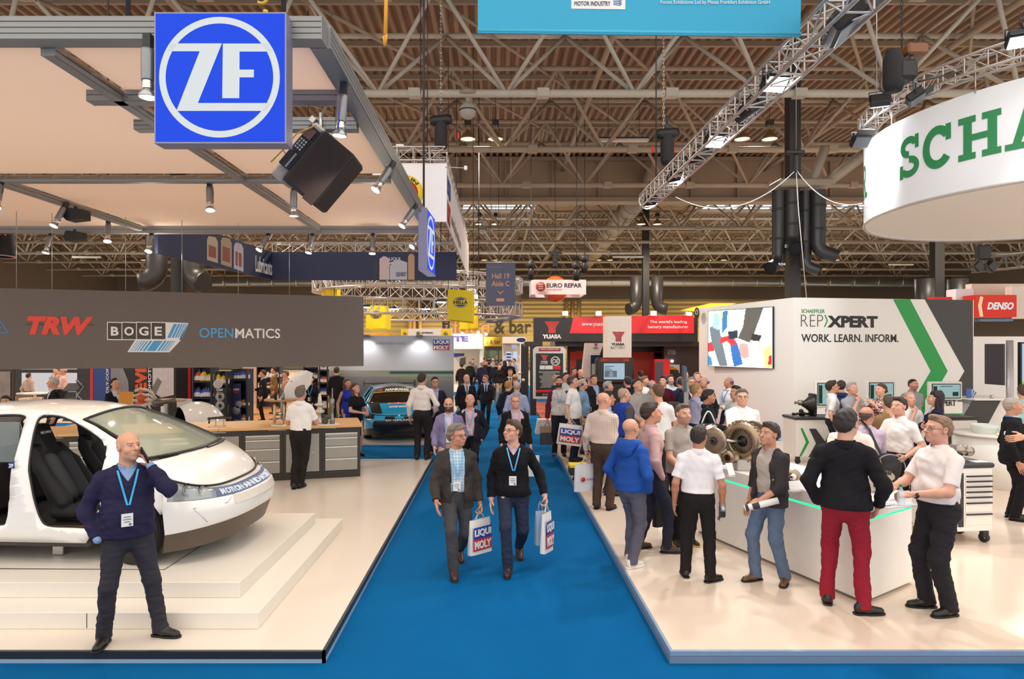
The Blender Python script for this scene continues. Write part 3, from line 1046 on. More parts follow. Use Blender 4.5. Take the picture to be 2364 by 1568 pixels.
N=24
for(r,mi)in((.16,0),):
 pts=[c+uL*.105*cos(2*pi*k/N)*1.6+V((0,0,.19*sin(2*pi*k/N)))for k in range(N)]
 g.add(pts,[tuple(range(N))])
obj('badge',g,INK,T)
g=MB().tube([c-plL.n*-.004+uL*.07*cos(2*pi*k/16)+V((0,0,.03+.08*sin(2*pi*k/16)))for k in range(16)],.012,5,closed=True)
obj('badge_mark',g,whi,T)
# lower white wing carrying on to the right with grey chevron foot
g=MB()
o=V((13.55,18.0,.1))
T2=thing('booth_counter_wall','white low wall and grey slanted panel right of the booth wall','booth',o)
ww=Plane((0,18.9,0),(1,0,0))
a,b=ww.at(2249,1020),ww.at(2420,777)
obj('white_wall',MB().box((13.7,18.9,.1),(b.x,19.2,b.z)),wallw,T2)
w2=Plane((0,17.2,0),(1,0,0))
g=MB()
w2.panel(g,[(2210,985),(2247,924),(2311,924),(2278,985)],0,.02)
obj('slanted_panel',g,grey,T2)
a,b=w2.at(2247,985),w2.at(2311,921)
obj('ledge',MB().box((a.x,17.15,b.z-.04),(b.x+.5,18.9,b.z)),PAINT,T2)
obj('ledge_support',MB().box((a.x+.3,17.3,.1),(b.x+.4,18.8,b.z-.041)),wallw,T2)
T=thing('brochure_holder','fan of blue brochures on the ledge beside the booth wall','brochures',w2.at(2252,921))
p=w2.at(2254,921)+V((0,.3,0))
for k in range(5):
 obj('brochure',MB().obox(p+V((.02+k*.035,.02*k,.13-.012*k)),((cos(-.15*k),0,sin(-.15*k)),(0,1,0),(-sin(-.15*k),0,cos(-.15*k))),(.07,.006,.12)),M(('#3f62a8','#c9d2e6')[k%2],.4),T)
tag(obj('small_metal_cup',MB().lathe([(0,0),(.04,0),(.05,.08),(.045,.08),(.036,.01)],16,w2.at(2303,921)+V((0,.2,0))),CHROME),'small chrome cup on the ledge right of the brochures','cup')
# ---- video screen on the left face
T=thing('video_screen','bright video wall screen showing hands at an engine, on the white wall','screen',plL.at(1634,846))
g=MB()
Q=[(1634,846),(1784,851.5),(1784,708),(1634,718)]
plL.panel(g,Q,.02,.05)
obj('bezel',g,BLACK,T)
def print_mesh(plane,quad,fn,nx,ny,off,name,mat,T):
 """flat printed/lit picture: a fine grid whose own vertex colours are the picture"""
 q=[plane.at(x,y,off)for x,y in quad]
 pts,cols=[],[]
 for j in range(ny):
  t=j/(ny-1)
  for i in range(nx):
   s=i/(nx-1)
   p=q[0].lerp(q[1],s).lerp(q[3].lerp(q[2],s),t)
   pts.append(p)
   cols.append((*lin(fn(s,1-t)),1))
 fs=[(j*nx+i,j*nx+i+1,(j+1)*nx+i+1,(j+1)*nx+i)for j in range(ny-1)for i in range(nx-1)]
 me=bpy.data.meshes.new(name)
 me.from_pydata(pts,[],fs)
 at=me.attributes.new('Col','FLOAT_COLOR','POINT')
 at.data.foreach_set('color',np.array(cols,'f').ravel())
 return obj(name,me,mat,T)
def hexmix(a,b,t):
 a,b=[[int(h.lstrip('#')[i:i+2],16)/255 for i in(0,2,4)]for h in(a,b)]
 t=max(0,min(1,t))
 return '#'+''.join('%02x'%int(255*(x+(y-x)*t))for x,y in zip(a,b))
def inpoly(x,y,p):
 c=False
 j=len(p)-1
 for i in range(len(p)):
  if(p[i][1]>y)!=(p[j][1]>y)and x<(p[j][0]-p[i][0])*(y-p[i][1])/(p[j][1]-p[i][1])+p[i][0]:
   c=not c
  j=i
 return c
def lit_attr(key,e):
 m=Mattr(key,.3)
 nt=m.node_tree
 a=[n for n in nt.nodes if n.type=='ATTRIBUTE'][0]
 b=nt.nodes['Principled BSDF']
 nt.links.new(a.outputs['Color'],b.inputs['Emission Color'])
 b.inputs['Emission Strength'].default_value=e
 return m
def vid(s,t):
# coordinates: s right, t down
 S=[('#4f4f4c',[(.62,0),(.88,0),(.74,.45),(.68,.58),(.5,.5),(.58,.3)]),('#c9948c',[(.53,.58),(.66,.6),(.67,.82),(.58,.86),(.52,.75)]),('#5f6f78',[(.02,.3),(.1,.26),(.2,.33),(.34,1),(.2,1),(.06,.55)]),('#8fc7c9',[(.1,.05),(.22,.02),(.18,.35),(.08,.3)]),('#dfe6a0',[(.17,.02),(.25,0),(.28,.2),(.2,.22)]),('#2f6f9f',[(.25,.02),(.34,.0),(.33,.3),(.24,.42)]),('#c22f3a',[(.22,.48),(.4,.44),(.5,.6),(.48,.72),(.33,.55),(.2,.6)]),('#c9343f',[(0,.58),(.06,.56),(.12,.72),(0,.74)]),('#2f63a8',[(.38,.62),(.5,.6),(.58,.95),(.44,1),(.4,.8)]),('#1f2f3c',[(.34,.38),(.5,.36),(.5,.5),(.36,.52)]),('#d9d27a',[(.88,.7),(.98,.6),(1,1),(.9,1)]),('#3f7fae',[(0,.8),(.06,.85),(.08,1),(0,1)]),('#2c2c30',[(.72,.42),(.86,.46),(.82,.56),(.7,.54)]),('#b02a34',[(.95,.8),(1,.78),(1,.95),(.94,.94)])]
 for c,p in S[::-1]:
  if inpoly(s,t,p):
   return c
 return hexmix('#f4fbff','#fdfdf6',t)
print_mesh(plL,[(1635,845),(1783,850.5),(1783,709.5),(1635,719)],vid,90,80,.0215,'picture',lit_attr('video',1.0),T)
# ---- reception counter with green light line
K0=V((3.57,1500*2.5/596,.1))
K1=V((2.70,8.75,.1))
K2=V((4.372,6.831,.1))
HC=.95
ctop=M('#efe9e2',.25)
cbody=M('#f3efe8',.35)
T=thing('reception_counter','white angular display counter with a glowing green line, right stand','counter',K0)
KU=(K1-K0).normalized()
KV=(K2-K0).normalized()
K3=K1+(K2-K0)+V((.25,.1,0))
poly=[(p.x,p.y)for p in(K0,K2,K3,K1)]
def inset(poly,d):
 n=len(poly)
 cx_,cy_=sum(p[0]for p in poly)/n,sum(p[1]for p in poly)/n
 return[(x+(cx_-x)*d,y+(cy_-y)*d)for x,y in poly]
ux,uy,uz=(1,0,0),(0,1,0),(0,0,1)
obj('plinth',MB().prism(inset(poly,.03),(0,0,.1),ux,uy,(0,0,.03)),M('#8d8a86',.4,.5),T,fix=True)
obj('body',MB().prism(poly,(0,0,.13),ux,uy,(0,0,HC-.03-.155)),cbody,T,fix=True)
ZL=.1+HC-.155
led=M('#2fe6a0',.4,emit=1.3,key='led')
obj('light_line',MB().prism(inset(poly,.004),(0,0,ZL),ux,uy,(0,0,.025)),led,T,fix=True)
obj('top',MB().prism(poly,(0,0,ZL+.025),ux,uy,(0,0,.13)),ctop,T,fix=True)
ZK=ZL+.155
def kt(x,y,dz=0.):
 return G(x,y,ZK)+V((0,0,dz))
 # clutch exhibit on the counter
bron=M('#a8957c',.3,.85,var=.15,vscale=14)
bron2=M('#6f6250',.35,.8,var=.15,vscale=14)
p=kt(1715,1085)
T=thing('clutch_exhibit','big bronze clutch and flywheel assembly at the left end of the white counter','exhibit',p)
obj('foot_block',MB().box((p.x-.1,p.y-.08,p.z),(p.x+.16,p.y+.1,p.z+.14),0,.01),M('#b9b5ae',.4),T)
ax=V((-.75,-.62,0)).normalized()
sx=V((ax.y,-ax.x,0))
def disc(c,r,th,hole=.0):
 return MB().lathe([(hole,-th),(r*.55,-th*1.3),(r*.9,-th),(r,-th*.5),(r,th*.5),(r*.9,th),(r*.5,th*.7),(hole,th)],40,c,ax)
c=p+V((0,0,.36))
obj('flywheel_ring',MB().lathe([(.15,-.05),(.24,-.05),(.25,-.03),(.25,.03),(.22,.05),(.17,.07),(.15,.05),(.15,-.05)],48,c,ax),bron,T)
g=MB()
for k in range(30):
 a=2*pi*k/30
 d=sx*cos(a)+V((0,0,sin(a)))
 g.obox(c+d*.115+ax*.01,(d,d.cross(ax),ax),(.045,.008,.004))
 g.obox(c+d*.252,(d,d.cross(ax),ax),(.012,.012,.03))
obj('spring_fingers',g,M('#9a8f7e',.3,.9),T)
obj('hub',MB().lathe([(0,-.03),(.07,-.03),(.07,.0),(0,.02)],24,c,ax),BLACK,T)
obj('housing',MB().lathe([(.2,0),(.2,.12),(.17,.16),(.08,.18),(0,.18)],32,c-ax*.05,-ax),bron,T)
obj('friction_disc',disc(c-ax*.24+sx*-.02,.24,.02,.04),bron2,T)
c2=p+V((-.34,.04,.36))
obj('pressure_plate',disc(c2,.165,.022,.015),M('#a49885',.3,.85),T)
g=MB()
for k in range(8):
 a=2*pi*k/8
 d=sx*cos(a)+V((0,0,sin(a)))
 g.ball(c2+d*.045+ax*.03,.012,8)
g.lathe([(.03,.02),(.03,.04),(.012,.045)],16,c2,ax)
obj('bolts',g,DARK,T)
obj('release_bearing',MB().lathe([(.04,-.07),(.075,-.07),(.08,-.03),(.06,0),(.06,.07),(.085,.08),(.085,.1),(.04,.1)],24,p+V((-.16,-.05,.17)),ax),bron,T)
obj('stand_rod',MB().tube([c2,c2-V((0,0,.3))+V((.12,0,0))],.02).tube([c2,c],.02),STEEL,T)
def card(x,y,w,h,l,rz=.3):
 p=kt(x,y)
 d=V((cos(rz),sin(rz),0))
 q=V((-sin(rz)*.45,cos(rz)*.45,.9)).normalized()
 g=MB().obox(p+q*h/2+V((0,0,.004)),(d,d.cross(q),q),(w/2,.003,h/2))
 t=thing('info_card',l,'card',p)
 obj('card',g,whi,t)
 obj('card_foot',MB().obox(p+V((0,0,.002))+d.cross(q)*-.03,(d,d.cross(V((0,0,1))),(0,0,1)),(w/2,.04,.002)),M('#d9d4cc',.3),t)
 return t
card(1690,1098,.09,.15,'tilted white information card before the bronze clutch')
card(1842,1132,.2,.1,'white information card on the counter beside the small hub')
card(2053,1142,.1,.16,'clear white card stand before the friction plates on the counter',.1)
p=kt(1830,1122)
T=thing('hub_exhibit','small round metal hub on a spike, on the counter beside the cardigan man','exhibit',p)
c=p+V((0,0,.1))
obj('flange',MB().lathe([(.02,-.01),(.09,-.012),(.09,.012),(.02,.01)],28,c,(-.4,-.9,.2)),bron,T)
obj('hub',MB().lathe([(0,-.06),(.03,-.06),(.04,-.01),(.04,.03),(0,.04)],20,c,(-.4,-.9,.2)),CHROME,T)
obj('stand',MB().tube([c,p],.012).lathe([(0,0),(.05,0),(.05,.006),(0,.008)],16,p),STEEL,T)
p=kt(2030,1140)
T=thing('friction_plate_exhibit','pale multi-lobed friction plate upright on the counter','exhibit',p)
c=p+V((-.02,.05,.2))
pts=[]
for k in range(60):
 a=2*pi*k/60
 r=.14+.05*cos(4*a+.6)
 pts.append((r*cos(a),r*sin(a)))
pu,pv=V((.95,-.3,0)).normalized(),V((.1,.3,.95)).normalized()
pn=pu.cross(pv)
obj('plate',MB().prism(pts,c,pu,pv,pn*-.012),M('#b5aa9a',.4,.5),T)
g=MB()
for k in range(4):
 a=pi/2*k+.15
 cc=c+pu*.12*cos(a)+pv*.12*sin(a)
 for j in range(4):
  g.tube([cc+pu*(-.03+.02*j)-pv*.022+pn*.006,cc+pu*(-.03+.02*j)+pv*.022+pn*.006],.007,6)
obj('springs',g,DARK,T)
obj('stand',MB().tube([c-pv*.1,p+V((-.02,.05,0))],.015).box((p.x-.1,p.y,p.z),(p.x+.06,p.y+.1,p.z+.012)),STEEL,T)
p=kt(2058,1168)
T=thing('leaflet_stack','stack of leaflets lying at the right end of the counter','leaflets',p)
for k,(dx,dy,rz,c)in enumerate(((0,0,.2,'#e8e4de'),(.12,.05,-.1,'#d6d9de'),(-.12,.03,.4,'#c9cfd9'))):
 d=V((cos(rz),sin(rz),0))
 obj('leaflet',MB().obox(p+V((dx,dy,.004+.005*k)),(d,(-d.y,d.x,0),uz),(.13,.09,.0025)),M(c,.4),T)
tag(obj('leaflet',MB().obox(kt(1872,1127)+V((0,0,.003)),((1,0,0),uy,uz),(.08,.05,.002)),M('#d0c8be',.4)),'small leaflet flat on the counter behind the white card','leaflet')
# ---- tool trolleys
cas_t=M('#2a2a2b',.5)
def caster(g,c,r=.06):
 g.lathe([(.02,-.02),(r,-.02),(r,.02),(.02,.02)],18,c+V((0,0,r)),(.9,.4,0))
 g.box((c.x-.035,c.y-.035,c.z+r*1.1),(c.x+.035,c.y+.035,c.z+2*r+.03))
 return g
def trolley(lab,o,rz,w,d,h,front=True,art=False,drawers=True):
 T=thing('tool_trolley',lab,'trolley',o,0)
 U=V((cos(rz),sin(rz),0))
 Vv=V((-sin(rz),cos(rz),0))
 Z=V((0,0,1))
 def bx(u0,u1,v0,v1,z0,z1,bev=.006):
  return MB().obox(V(o)+U*(u0+u1)/2+Vv*(v0+v1)/2+Z*(z0+z1)/2,(U,Vv,Z),(abs(u1-u0)/2,abs(v1-v0)/2,(z1-z0)/2),0,bev)
 body=obj('body',bx(0,w,0,d,.16,h-.06),M('#ece6df',.3),T)
 obj('top_tray',bx(-.025,w+.025,-.025,d+.025,h-.06,h,.02),M('#2e2d30',.45),T)
 for(a,b_)in((.06,.06),(w-.06,.06),(.06,d-.06),(w-.06,d-.06)):
  obj('caster',caster(MB(),V(o)+U*a+Vv*b_),cas_t,T)
 return T,U,Vv,Z,bx
o=G(2230,1262,.1)
T,U,Vv,Z,bx=trolley('white seven-drawer tool trolley right of the bottle-holding man',o+V((-.28,.05,0)),.12,.72,.5,1.02)
obj('corner_strip',bx(.24,.31,-.012,.05,.22,.9,.003),M('#2c2c2f',.5),T)
zz=.885
for k,hh in enumerate((.055,.055,.055,.055,.06,.13,.15)):
 zz-=hh+.012
 dr=obj('drawer',bx(.34,.71,-.008,.3,zz,zz+hh,.003),M('#ece6df',.3),T)
 obj('handle',bx(.345,.7,-.03,-.006,zz+hh-.022,zz+hh-.004,.003),M('#232226',.4),dr)
 # parts lying on it
pz=V(o)+V((-.28,.05,1.02))
q=pz+U*.5+Vv*.25
T=thing('pulley_exhibit','shiny metal pulley unit on the white drawer trolley','exhibit',q)
obj('base_plate',MB().box((q.x-.1,q.y-.06,q.z),(q.x+.1,q.y+.06,q.z+.015)).box((q.x-.1,q.y-.06,q.z),(q.x-.085,q.y+.06,q.z+.2)),STEEL,T)
for dx,dz,r in((-.03,.13,.07),(.08,.12,.065),(.03,.17,.03)):
 obj('pulley',MB().lathe([(0,-.05),(r*.6,-.06),(r,-.05),(r*.85,-.02),(r,.0),(r,.05),(0,.05)],24,q+V((dx,-.02,dz)),(-.3,-.9,.1)),M('#a89a8c',.2,.9),T)
q=pz+U*.12+Vv*.22
T=thing('bearing_exhibits','dark group of engine bearings and brackets on the drawer trolley','exhibit',q)
rr=random.Random(3)
for k in range(9):
 a=q+U*rr.uniform(-.08,.24)+Vv*rr.uniform(-.15,.15)
 r=rr.uniform(.03,.06)
 obj('bearing',MB().lathe([(.015,0),(r,0),(r,rr.uniform(.04,.11)),(.015,.06)],16,a),M(('#4c463f','#8f8a80')[k%2],.35,.7),T)
tag(obj('leaflet',MB().obox(pz+U*.62+Vv*.1+V((0,0,.004)),(U,Vv,Z),(.09,.06,.003)),whi),'white leaflet on the top of the drawer trolley','leaflet')
# arrow cart (behind the man in red trousers)
o=G(1838,1072,.1)
T,U,Vv,Z,bx=trolley('white display cart with green and grey chevrons behind the red-trousered man',o,.02,1.05,.6,1.0)
obj('panel_stripe',bx(.96,.98,-.008,.0,.2,.9,.001),DARK,T)
fp=Plane(o-Vv*.004,U)
g=MB()
fp.panel(g,[(1848,989),(1853,989),(1868,1021),(1850,1054),(1845,1054),(1861,1021)],.002,.002)
obj('green_chevron',g,green,T)
g=MB()
fp.panel(g,[(1868,990),(1884,990),(1905,1020),(1912,1005),(1912,1056),(1866,1056),(1884,1024)],.002,.002)
obj('grey_chevron',g,grey,T)
q=o+U*.5+Vv*.3+V((0,0,1.0))
T=thing('gearbox_exhibit','dark cutaway gearbox housing standing on the chevron cart','exhibit',q)
dk=M('#3b3733',.4,.6)
obj('housing_plate',MB().box((q.x-.02,q.y-.16,q.z),(q.x+.03,q.y+.16,q.z+.48),0,.02),dk,T)
obj('bell',MB().lathe([(.05,.2),(.1,.12),(.17,.04),(.2,0)],24,q+V((-.02,0,.25)),(-1,0,0)),dk,T)
obj('shaft',MB().lathe([(0,.36),(.03,.36),(.03,.28),(.06,.27),(.06,.2),(.03,.19),(.03,0)],16,q+V((-.02,0,.28)),(-1,0,0)),M('#8f8577',.3,.8),T)
q=o+U*.22+Vv*.25+V((0,0,1.0))
T=thing('linkage_exhibit','low dark clutch lever parts at the left end of the chevron cart','exhibit',q)
obj('lever',MB().tube([q+V((-.16,0,.03)),q+V((0,0,.06)),q+V((.25,0,.03))],.025).lathe([(0,0),(.06,0),(.05,.08),(0,.1)],14,q+V((.05,.05,0))),dk,T)
obj('joint',MB().ball(q+V((-.16,0,.04)),.035,10).ball(q+V((.02,.02,.1)),.05,10),dk,T)
# third cart further right
o=P(2165,1012,13.2)
o.z=.1
T,U,Vv,Z,bx=trolley('white tool cart with black tray below the dark-haired woman',o+V((-.3,0,0)),.1,1.2,.55,1.05)
obj('corner_strip',bx(.55,.62,-.01,.03,.25,.95,.003),DARK,T)
# monitor kiosks at the wall
for i,(x0,x1,yt,yb,D,l)in enumerate(((1886,1934,884,936,16.4,'white screen kiosk at the wall behind the man in glasses'),(2005,2062,883,925,16.4,'white screen kiosk at the wall behind the floral-blouse woman'),(2150,2216,886,920,15.8,'white screen kiosk with green edge beside the dark-haired woman'))):
 a,b=P(x0,yb,D),P(x1,yt,D)
 w=b.x-a.x
 T=thing('screen_kiosk',l,'kiosk',(a.x,D,.1))
 obj('column',MB().box((a.x+.04,D+.02,.1),(b.x-.04,D+.3,a.z-.05),0,.01),PAINT,T)
 g=MB().box((a.x-.05,D-.02,a.z-.04),(b.x+.05,D+.1,b.z+.05),0,.02)
 obj('screen_frame',g,M('#e6e3dd',.35),T)
 obj('bezel',MB().box((a.x,D-.03,a.z),(b.x,D-.021,b.z)),BLACK,T)
 s=obj('screen',MB().box((a.x+.02,D-.034,a.z+.02),(b.x-.02,D-.03,b.z-.02)),M('#a9cfd0',.3,emit=.55,key='kscreen'),T)
 g=MB().box((a.x+.03,D-.036,a.z+.05),(a.x+.12,D-.034,b.z-.06)).box((b.x-.2,D-.036,a.z+.06),(b.x-.06,D-.034,a.z+.16)).box((a.x+.2,D-.036,b.z-.07),(b.x-.2,D-.034,b.z-.055))
 obj('screen_page',g,M('#3f6f5a',.4,emit=.1),T)
 if i==2:
  obj('sign_panel',MB().box((a.x+.1,D-.06,a.z-.36),(b.x+.02,D+.02,a.z-.08)),PAINT,T)
  obj('green_edge',MB().box((a.x+.1,D-.065,a.z-.39),(b.x+.02,D+.02,a.z-.361)),green,T)
  Plane((0,D-.061,0),(1,0,0)).text('XPERT',2166,937,2207,924,INK,T,bold=.03)
  # round white table at far right
o=P(2270,1000,11.8)
T=thing('round_table','round white table with a bowl and green leaflets at right edge','table',(o.x,11.8,.1))
obj('drum',MB().lathe([(0,0),(.62,0),(.62,.9),(0,.9)],40,(o.x+.2,11.8,.1)),PAINT,T)
obj('table_top',MB().lathe([(0,.9),(.66,.9),(.66,.93),(0,.93)],40,(o.x+.2,11.8,.1)),ctop,T)
q=V((o.x-.02,11.75,1.031))
tag(obj('bowl',MB().lathe([(0,0),(.17,.0),(.2,.1),(.23,.16),(.22,.16),(.19,.1),(.15,.02),(0,.02)],28,q),M('#dfe6e0',.15)),'wide translucent bowl on the round white table','bowl')
tag(obj('leaflet',MB().obox(q+V((.12,-.33,.002)),((.9,.4,0),(-.4,.9,0),uz),(.14,.08,.002)),green),'green leaflet lying on the round white table','leaflet')
tag(obj('desk_card',MB().obox(q+V((.42,-.28,.09)),((.95,.2,0),(-.2,.95,.2),uz),(.09,.004,.09)),whi),'white desk card standing on the round table by the suited man','card')
# screen and post at the right edge
D=12.6
T=thing('screen_post','grey pole with dark screens on both sides at the right edge','screen',P(2331,1000,D))
a=P(2331,1000,D)
obj('post',MB().lathe([(0,.0),(.06,0),(.06,2.62),(0,2.62)],20,(a.x,D,.1)),M('#a8a2a4',.35,.5),T)
b1,b0=P(2322,794,D),P(2319,890,D)
obj('side_screen',MB().box((b0.x-.01,D+.02,b0.z),(b1.x,D+.5,b1.z)),M('#3a3740',.4),T)
b1,b0=P(2500,790,D),P(2354,893,D)
obj('screen_frame',MB().box((b0.x,D-.02,b0.z),(b1.x,D+.05,b1.z)),BLACK,T)
obj('screen',MB().box((b0.x+.03,D-.025,b0.z+.1),(b1.x,D-.02,b1.z-.03)),M('#b9d4ee',.3,emit=.7),T)
obj('screen_strip',MB().box((b0.x+.03,D-.026,b0.z+.02),(b1.x,D-.02,b0.z+.1)),M('#b6d22a',.3,emit=.6),T)
# red lit sign with white lettering (far right)
D=22
pd=Plane((0,D,0),(1,0,0))
T=thing('lit_sign','red lit sign with white italic DENSO lettering at right','sign',pd.at(2250,733))
a,b=pd.at(2252,732),pd.at(2347,681)
obj('light_box',MB().box((a.x,D,a.z),(b.x,D+.6,b.z)),M('#d93a2c',.4,emit=.7),T)
g=MB()
pd.panel(g,[(2262,731),(2270,731),(2266,706),(2270,686),(2263,684),(2258,706)],.01)
obj('flare',g,M('#f7c9a0',.4,emit=.8),T)
pd.text('DENSO',2279,715,2340,698,zfwhite,T,bold=.04,shear=.25)
T=thing('white_fascia','pale fascia and white block above the red lit sign','fascia',pd.at(2300,690))
a,b=pd.at(2283,690),pd.at(2420,650)
obj('fascia',MB().box((a.x,D+.8,a.z),(b.x,D+1.1,b.z)),M('#c9bcae',.6),T)
a,b=pd.at(2241,690),pd.at(2283,663)
obj('end_block',MB().box((a.x,D+.7,a.z),(b.x,D+1.2,b.z)),M('#dcd8e0',.6),T)
a,b=pd.at(2196,690),pd.at(2241,681)
obj('red_band',MB().box((a.x,D+.9,a.z),(b.x,D+1.2,b.z)),RED,T)
a,b=pd.at(2347,735),pd.at(2430,660)
obj('return_panel',MB().box((a.x,D+.2,a.z),(b.x,D+.5,b.z)),M('#d9cfc4',.6),T)
a,b=pd.at(2273,741),pd.at(2350,735)
obj('blue_strip',MB().box((a.x,D+.2,a.z),(b.x,D+.5,b.z)),M('#5f7f9f',.6),T)
# ---------------------------------------------------------------- ring sign
RC=V((11.15,12.4,0))
RR=3.6
z0,z1=5.2,6.83
ringm=M('#f4f6fa',.55,var=.01)
T=thing('ring_sign','giant white hanging ring sign with green slab lettering, upper right','sign',RC+V((0,0,z0)))
g=MB().lathe([(RR,z0),(RR,z1),(RR-.03,z1),(RR-.03,z0)],96,RC)
obj('band',g,ringm,T)
obj('under_membrane',MB().lathe([(RR-.03,z0+.02),(0,z0+.03)],96,RC),M('#f4f1ec',.6,var=.01),T)
obj('rim',MB().tube([RC+V((RR*cos(a),RR*sin(a),z0))for a in np.linspace(0,2*pi,97)[:-1]],.028,6,closed=True),M('#bdb6ae',.5),T)
def ring_angle(px):
 """angle on the near side of the ring seen at image column px"""
 best=None
 for k in range(2000):
  a=pi+(k/2000)*pi*.9
  x,y=RC.x+RR*cos(a),RC.y+RR*sin(a)
  d=abs(CX+F*x/y-px)
  if best is None or d<best[0]:
   best=(d,a)
 return best[1]
aS=ring_angle(2078)
aH=ring_angle(2312)
lett='SCHAEFFLER'
perh=(aH-aS)*RR
# S C H spans perh metres; the whole word about 3.55 times that
wword=perh*3.42
ztx=z0+.52
def bend_from(a0):
 def f(x,y,z):
  a=a0+x/RR
  r=RR+.004+z
  return(RC.x+r*cos(a),RC.y+r*sin(a),ztx+y)
 return f
rg=M('#2e8f55',.5,var=0)
def slab_word(a0):
 """green slab-serif capitals wrapped on the ring: each letter from strokes with square serifs"""
 B=.23
 def bar(x0,y0,x1,y1):
  return[(x0,y0),(x1,y0),(x1,y1),(x0,y1)]
 L={}
 L['H']=(1.1,[bar(.14,0,.14+B,1),bar(.77,0,.77+B,1),bar(.14,.42,.96,.57),bar(0,0,.47,.15),bar(0,.85,.47,1),bar(.63,0,1.1,.15),bar(.63,.85,1.1,1)])
 L['A']=(1.1,[[(.08,0),(.27,0),(.62,1),(.42,1)],[(.83,0),(1.02,0),(.68,1),(.42,1)],bar(.25,.27,.85,.4),bar(-.05,0,.42,.14),bar(.68,0,1.15,.14)])
 L['E']=(.9,[bar(.12,0,.12+B,1),bar(0,0,.85,.15),bar(0,.85,.85,1),bar(.12,.43,.6,.57),bar(.72,0,.87,.32),bar(.72,.68,.87,1),bar(.5,.34,.62,.66)])
 L['F']=(.88,[bar(.12,0,.12+B,1),bar(0,0,.5,.15),bar(0,.85,.85,1),bar(.12,.41,.6,.55),bar(.72,.65,.87,1),bar(.5,.32,.62,.64)])
 L['L']=(.85,[bar(.12,0,.12+B,1),bar(0,0,.83,.15),bar(0,.85,.48,1),bar(.69,0,.85,.38)])
 def arc(cx_,cy_,rx,ry,t0,t1,w,n=20):
  out=[]
  for k in range(n):
   a,b=t0+(t1-t0)*k/n,t0+(t1-t0)*(k+1)/n
   out.append([(cx_+rx*cos(a),cy_+ry*sin(a)),(cx_+rx*cos(b),cy_+ry*sin(b)),(cx_+(rx-w)*cos(b),cy_+(ry-w*.85)*sin(b)),(cx_+(rx-w)*cos(a),cy_+(ry-w*.85)*sin(a))])
  return out
 L['C']=(1.0,arc(.5,.5,.5,.52,rad(38),rad(322),.24)+[bar(.76,.62,.92,1.0)])
 L['S']=(.8,arc(.4,.75,.37,.27,rad(20),rad(270),.2)+arc(.4,.25,.4,.27,rad(-160),rad(90),.2)+[bar(.64,.68,.78,1.02),bar(0,-.02,.14,.32)])
 L['R']=(1.05,[bar(.12,0,.12+B,1),bar(0,0,.46,.15),bar(0,.85,.5,1),bar(.2,.42,.5,.56)]+arc(.5,.71,.34,.29,rad(-90),rad(90),.16)+[[(.42,.45),(.62,.45),(.93,0),(.72,0)],bar(.66,0,1.06,.15)])
 hgt=.72
 sc=perh/(L['S'][0]+L['C'][0]+L['H'][0]+.26)
 x=0
 g=MB()
 for ch in lett:
  wd,polys=L[ch]
  for p in polys:
  # subdivide along x for the curve
   xs=[q[0]for q in p]
   n=max(1,int((max(xs)-min(xs))*sc/.12))
   f=lambda q:(RC.x+(RR+.006)*cos(a0+(x+q[0])*sc/RR),RC.y+(RR+.006)*sin(a0+(x+q[0])*sc/RR),ztx+q[1]*hgt)
   if len(p)==4 and n>1:
    for k in range(n):
     t0,t1=k/n,(k+1)/n
     l=lambda a,b,t:(a[0]+(b[0]-a[0])*t,a[1]+(b[1]-a[1])*t)
     g.add([f(l(p[0],p[1],t0)),f(l(p[0],p[1],t1)),f(l(p[3],p[2],t1)),f(l(p[3],p[2],t0))],[(0,1,2,3)])
   else:
    g.add([f(q)for q in p],[tuple(range(len(p)))])
  x+=wd+.13
 return g,x*sc
g,wlen=slab_word(aS)
obj('lettering',g,rg,T)
# the previous word ends just round the left side
at=min(np.linspace(pi*.7,pi*1.3,200),key=lambda a:(RC.x+RR*cos(a))/(RC.y+RR*sin(a)))
g,wlen=slab_word(at+.22-wlen/RR)
obj('lettering',g,rg,T)
# ---- box trusses
def box_truss(g,pts,s,n=None,r=.024,rb=.012,up=V((0,0,1)),diag=1):
 """four-chord lattice truss along the points"""
 pts=[V(p)for p in pts]
 m=len(pts)
 ch=[[],[],[],[]]
 for i,p in enumerate(pts):
  t=(pts[min(i+1,m-1)]-pts[max(i-1,0)]).normalized()
  r_=t.cross(up).normalized()
  u_=r_.cross(t)
  for k,(a,b)in enumerate(((-1,-1),(1,-1),(1,1),(-1,1))):
   ch[k].append(p+r_*s/2*a+u_*s/2*b)
 for c in ch:
  g.tube(c,r,7)
 for k in range(4):
  a,b=ch[k],ch[(k+1)%4]
  for i in range(m-1):
   g.tube([a[i],b[i]],rb,5,cap=False)
   if diag:
    g.tube([a[i],b[i+1]]if i%2 else[b[i],a[i+1]],rb,5,cap=False)
 return g
TX,TZ=3.55,6.02
trm=M('#c4bdb9',.3,.75)
T=thing('lighting_truss','long silver box truss with floodlights running above the right stand edge','truss',(TX,10,TZ))
obj('lattice',box_truss(MB(),[(TX,y,TZ)for y in np.arange(4.2,15.4,.36)],.3),trm,T)
obj('end_plate',MB().tube([(TX+.18*cos(a),15.3,TZ+.18*sin(a))for a in np.linspace(0,2*pi,13)[:-1]],.02,6,closed=True),trm,T)
g=MB()
for y in(6.0,14.4):
 g.tube([(TX,y,TZ+.15),(TX,y,ROOF-.1)],.015,6)
obj('suspension_chain',g,DARK,T)
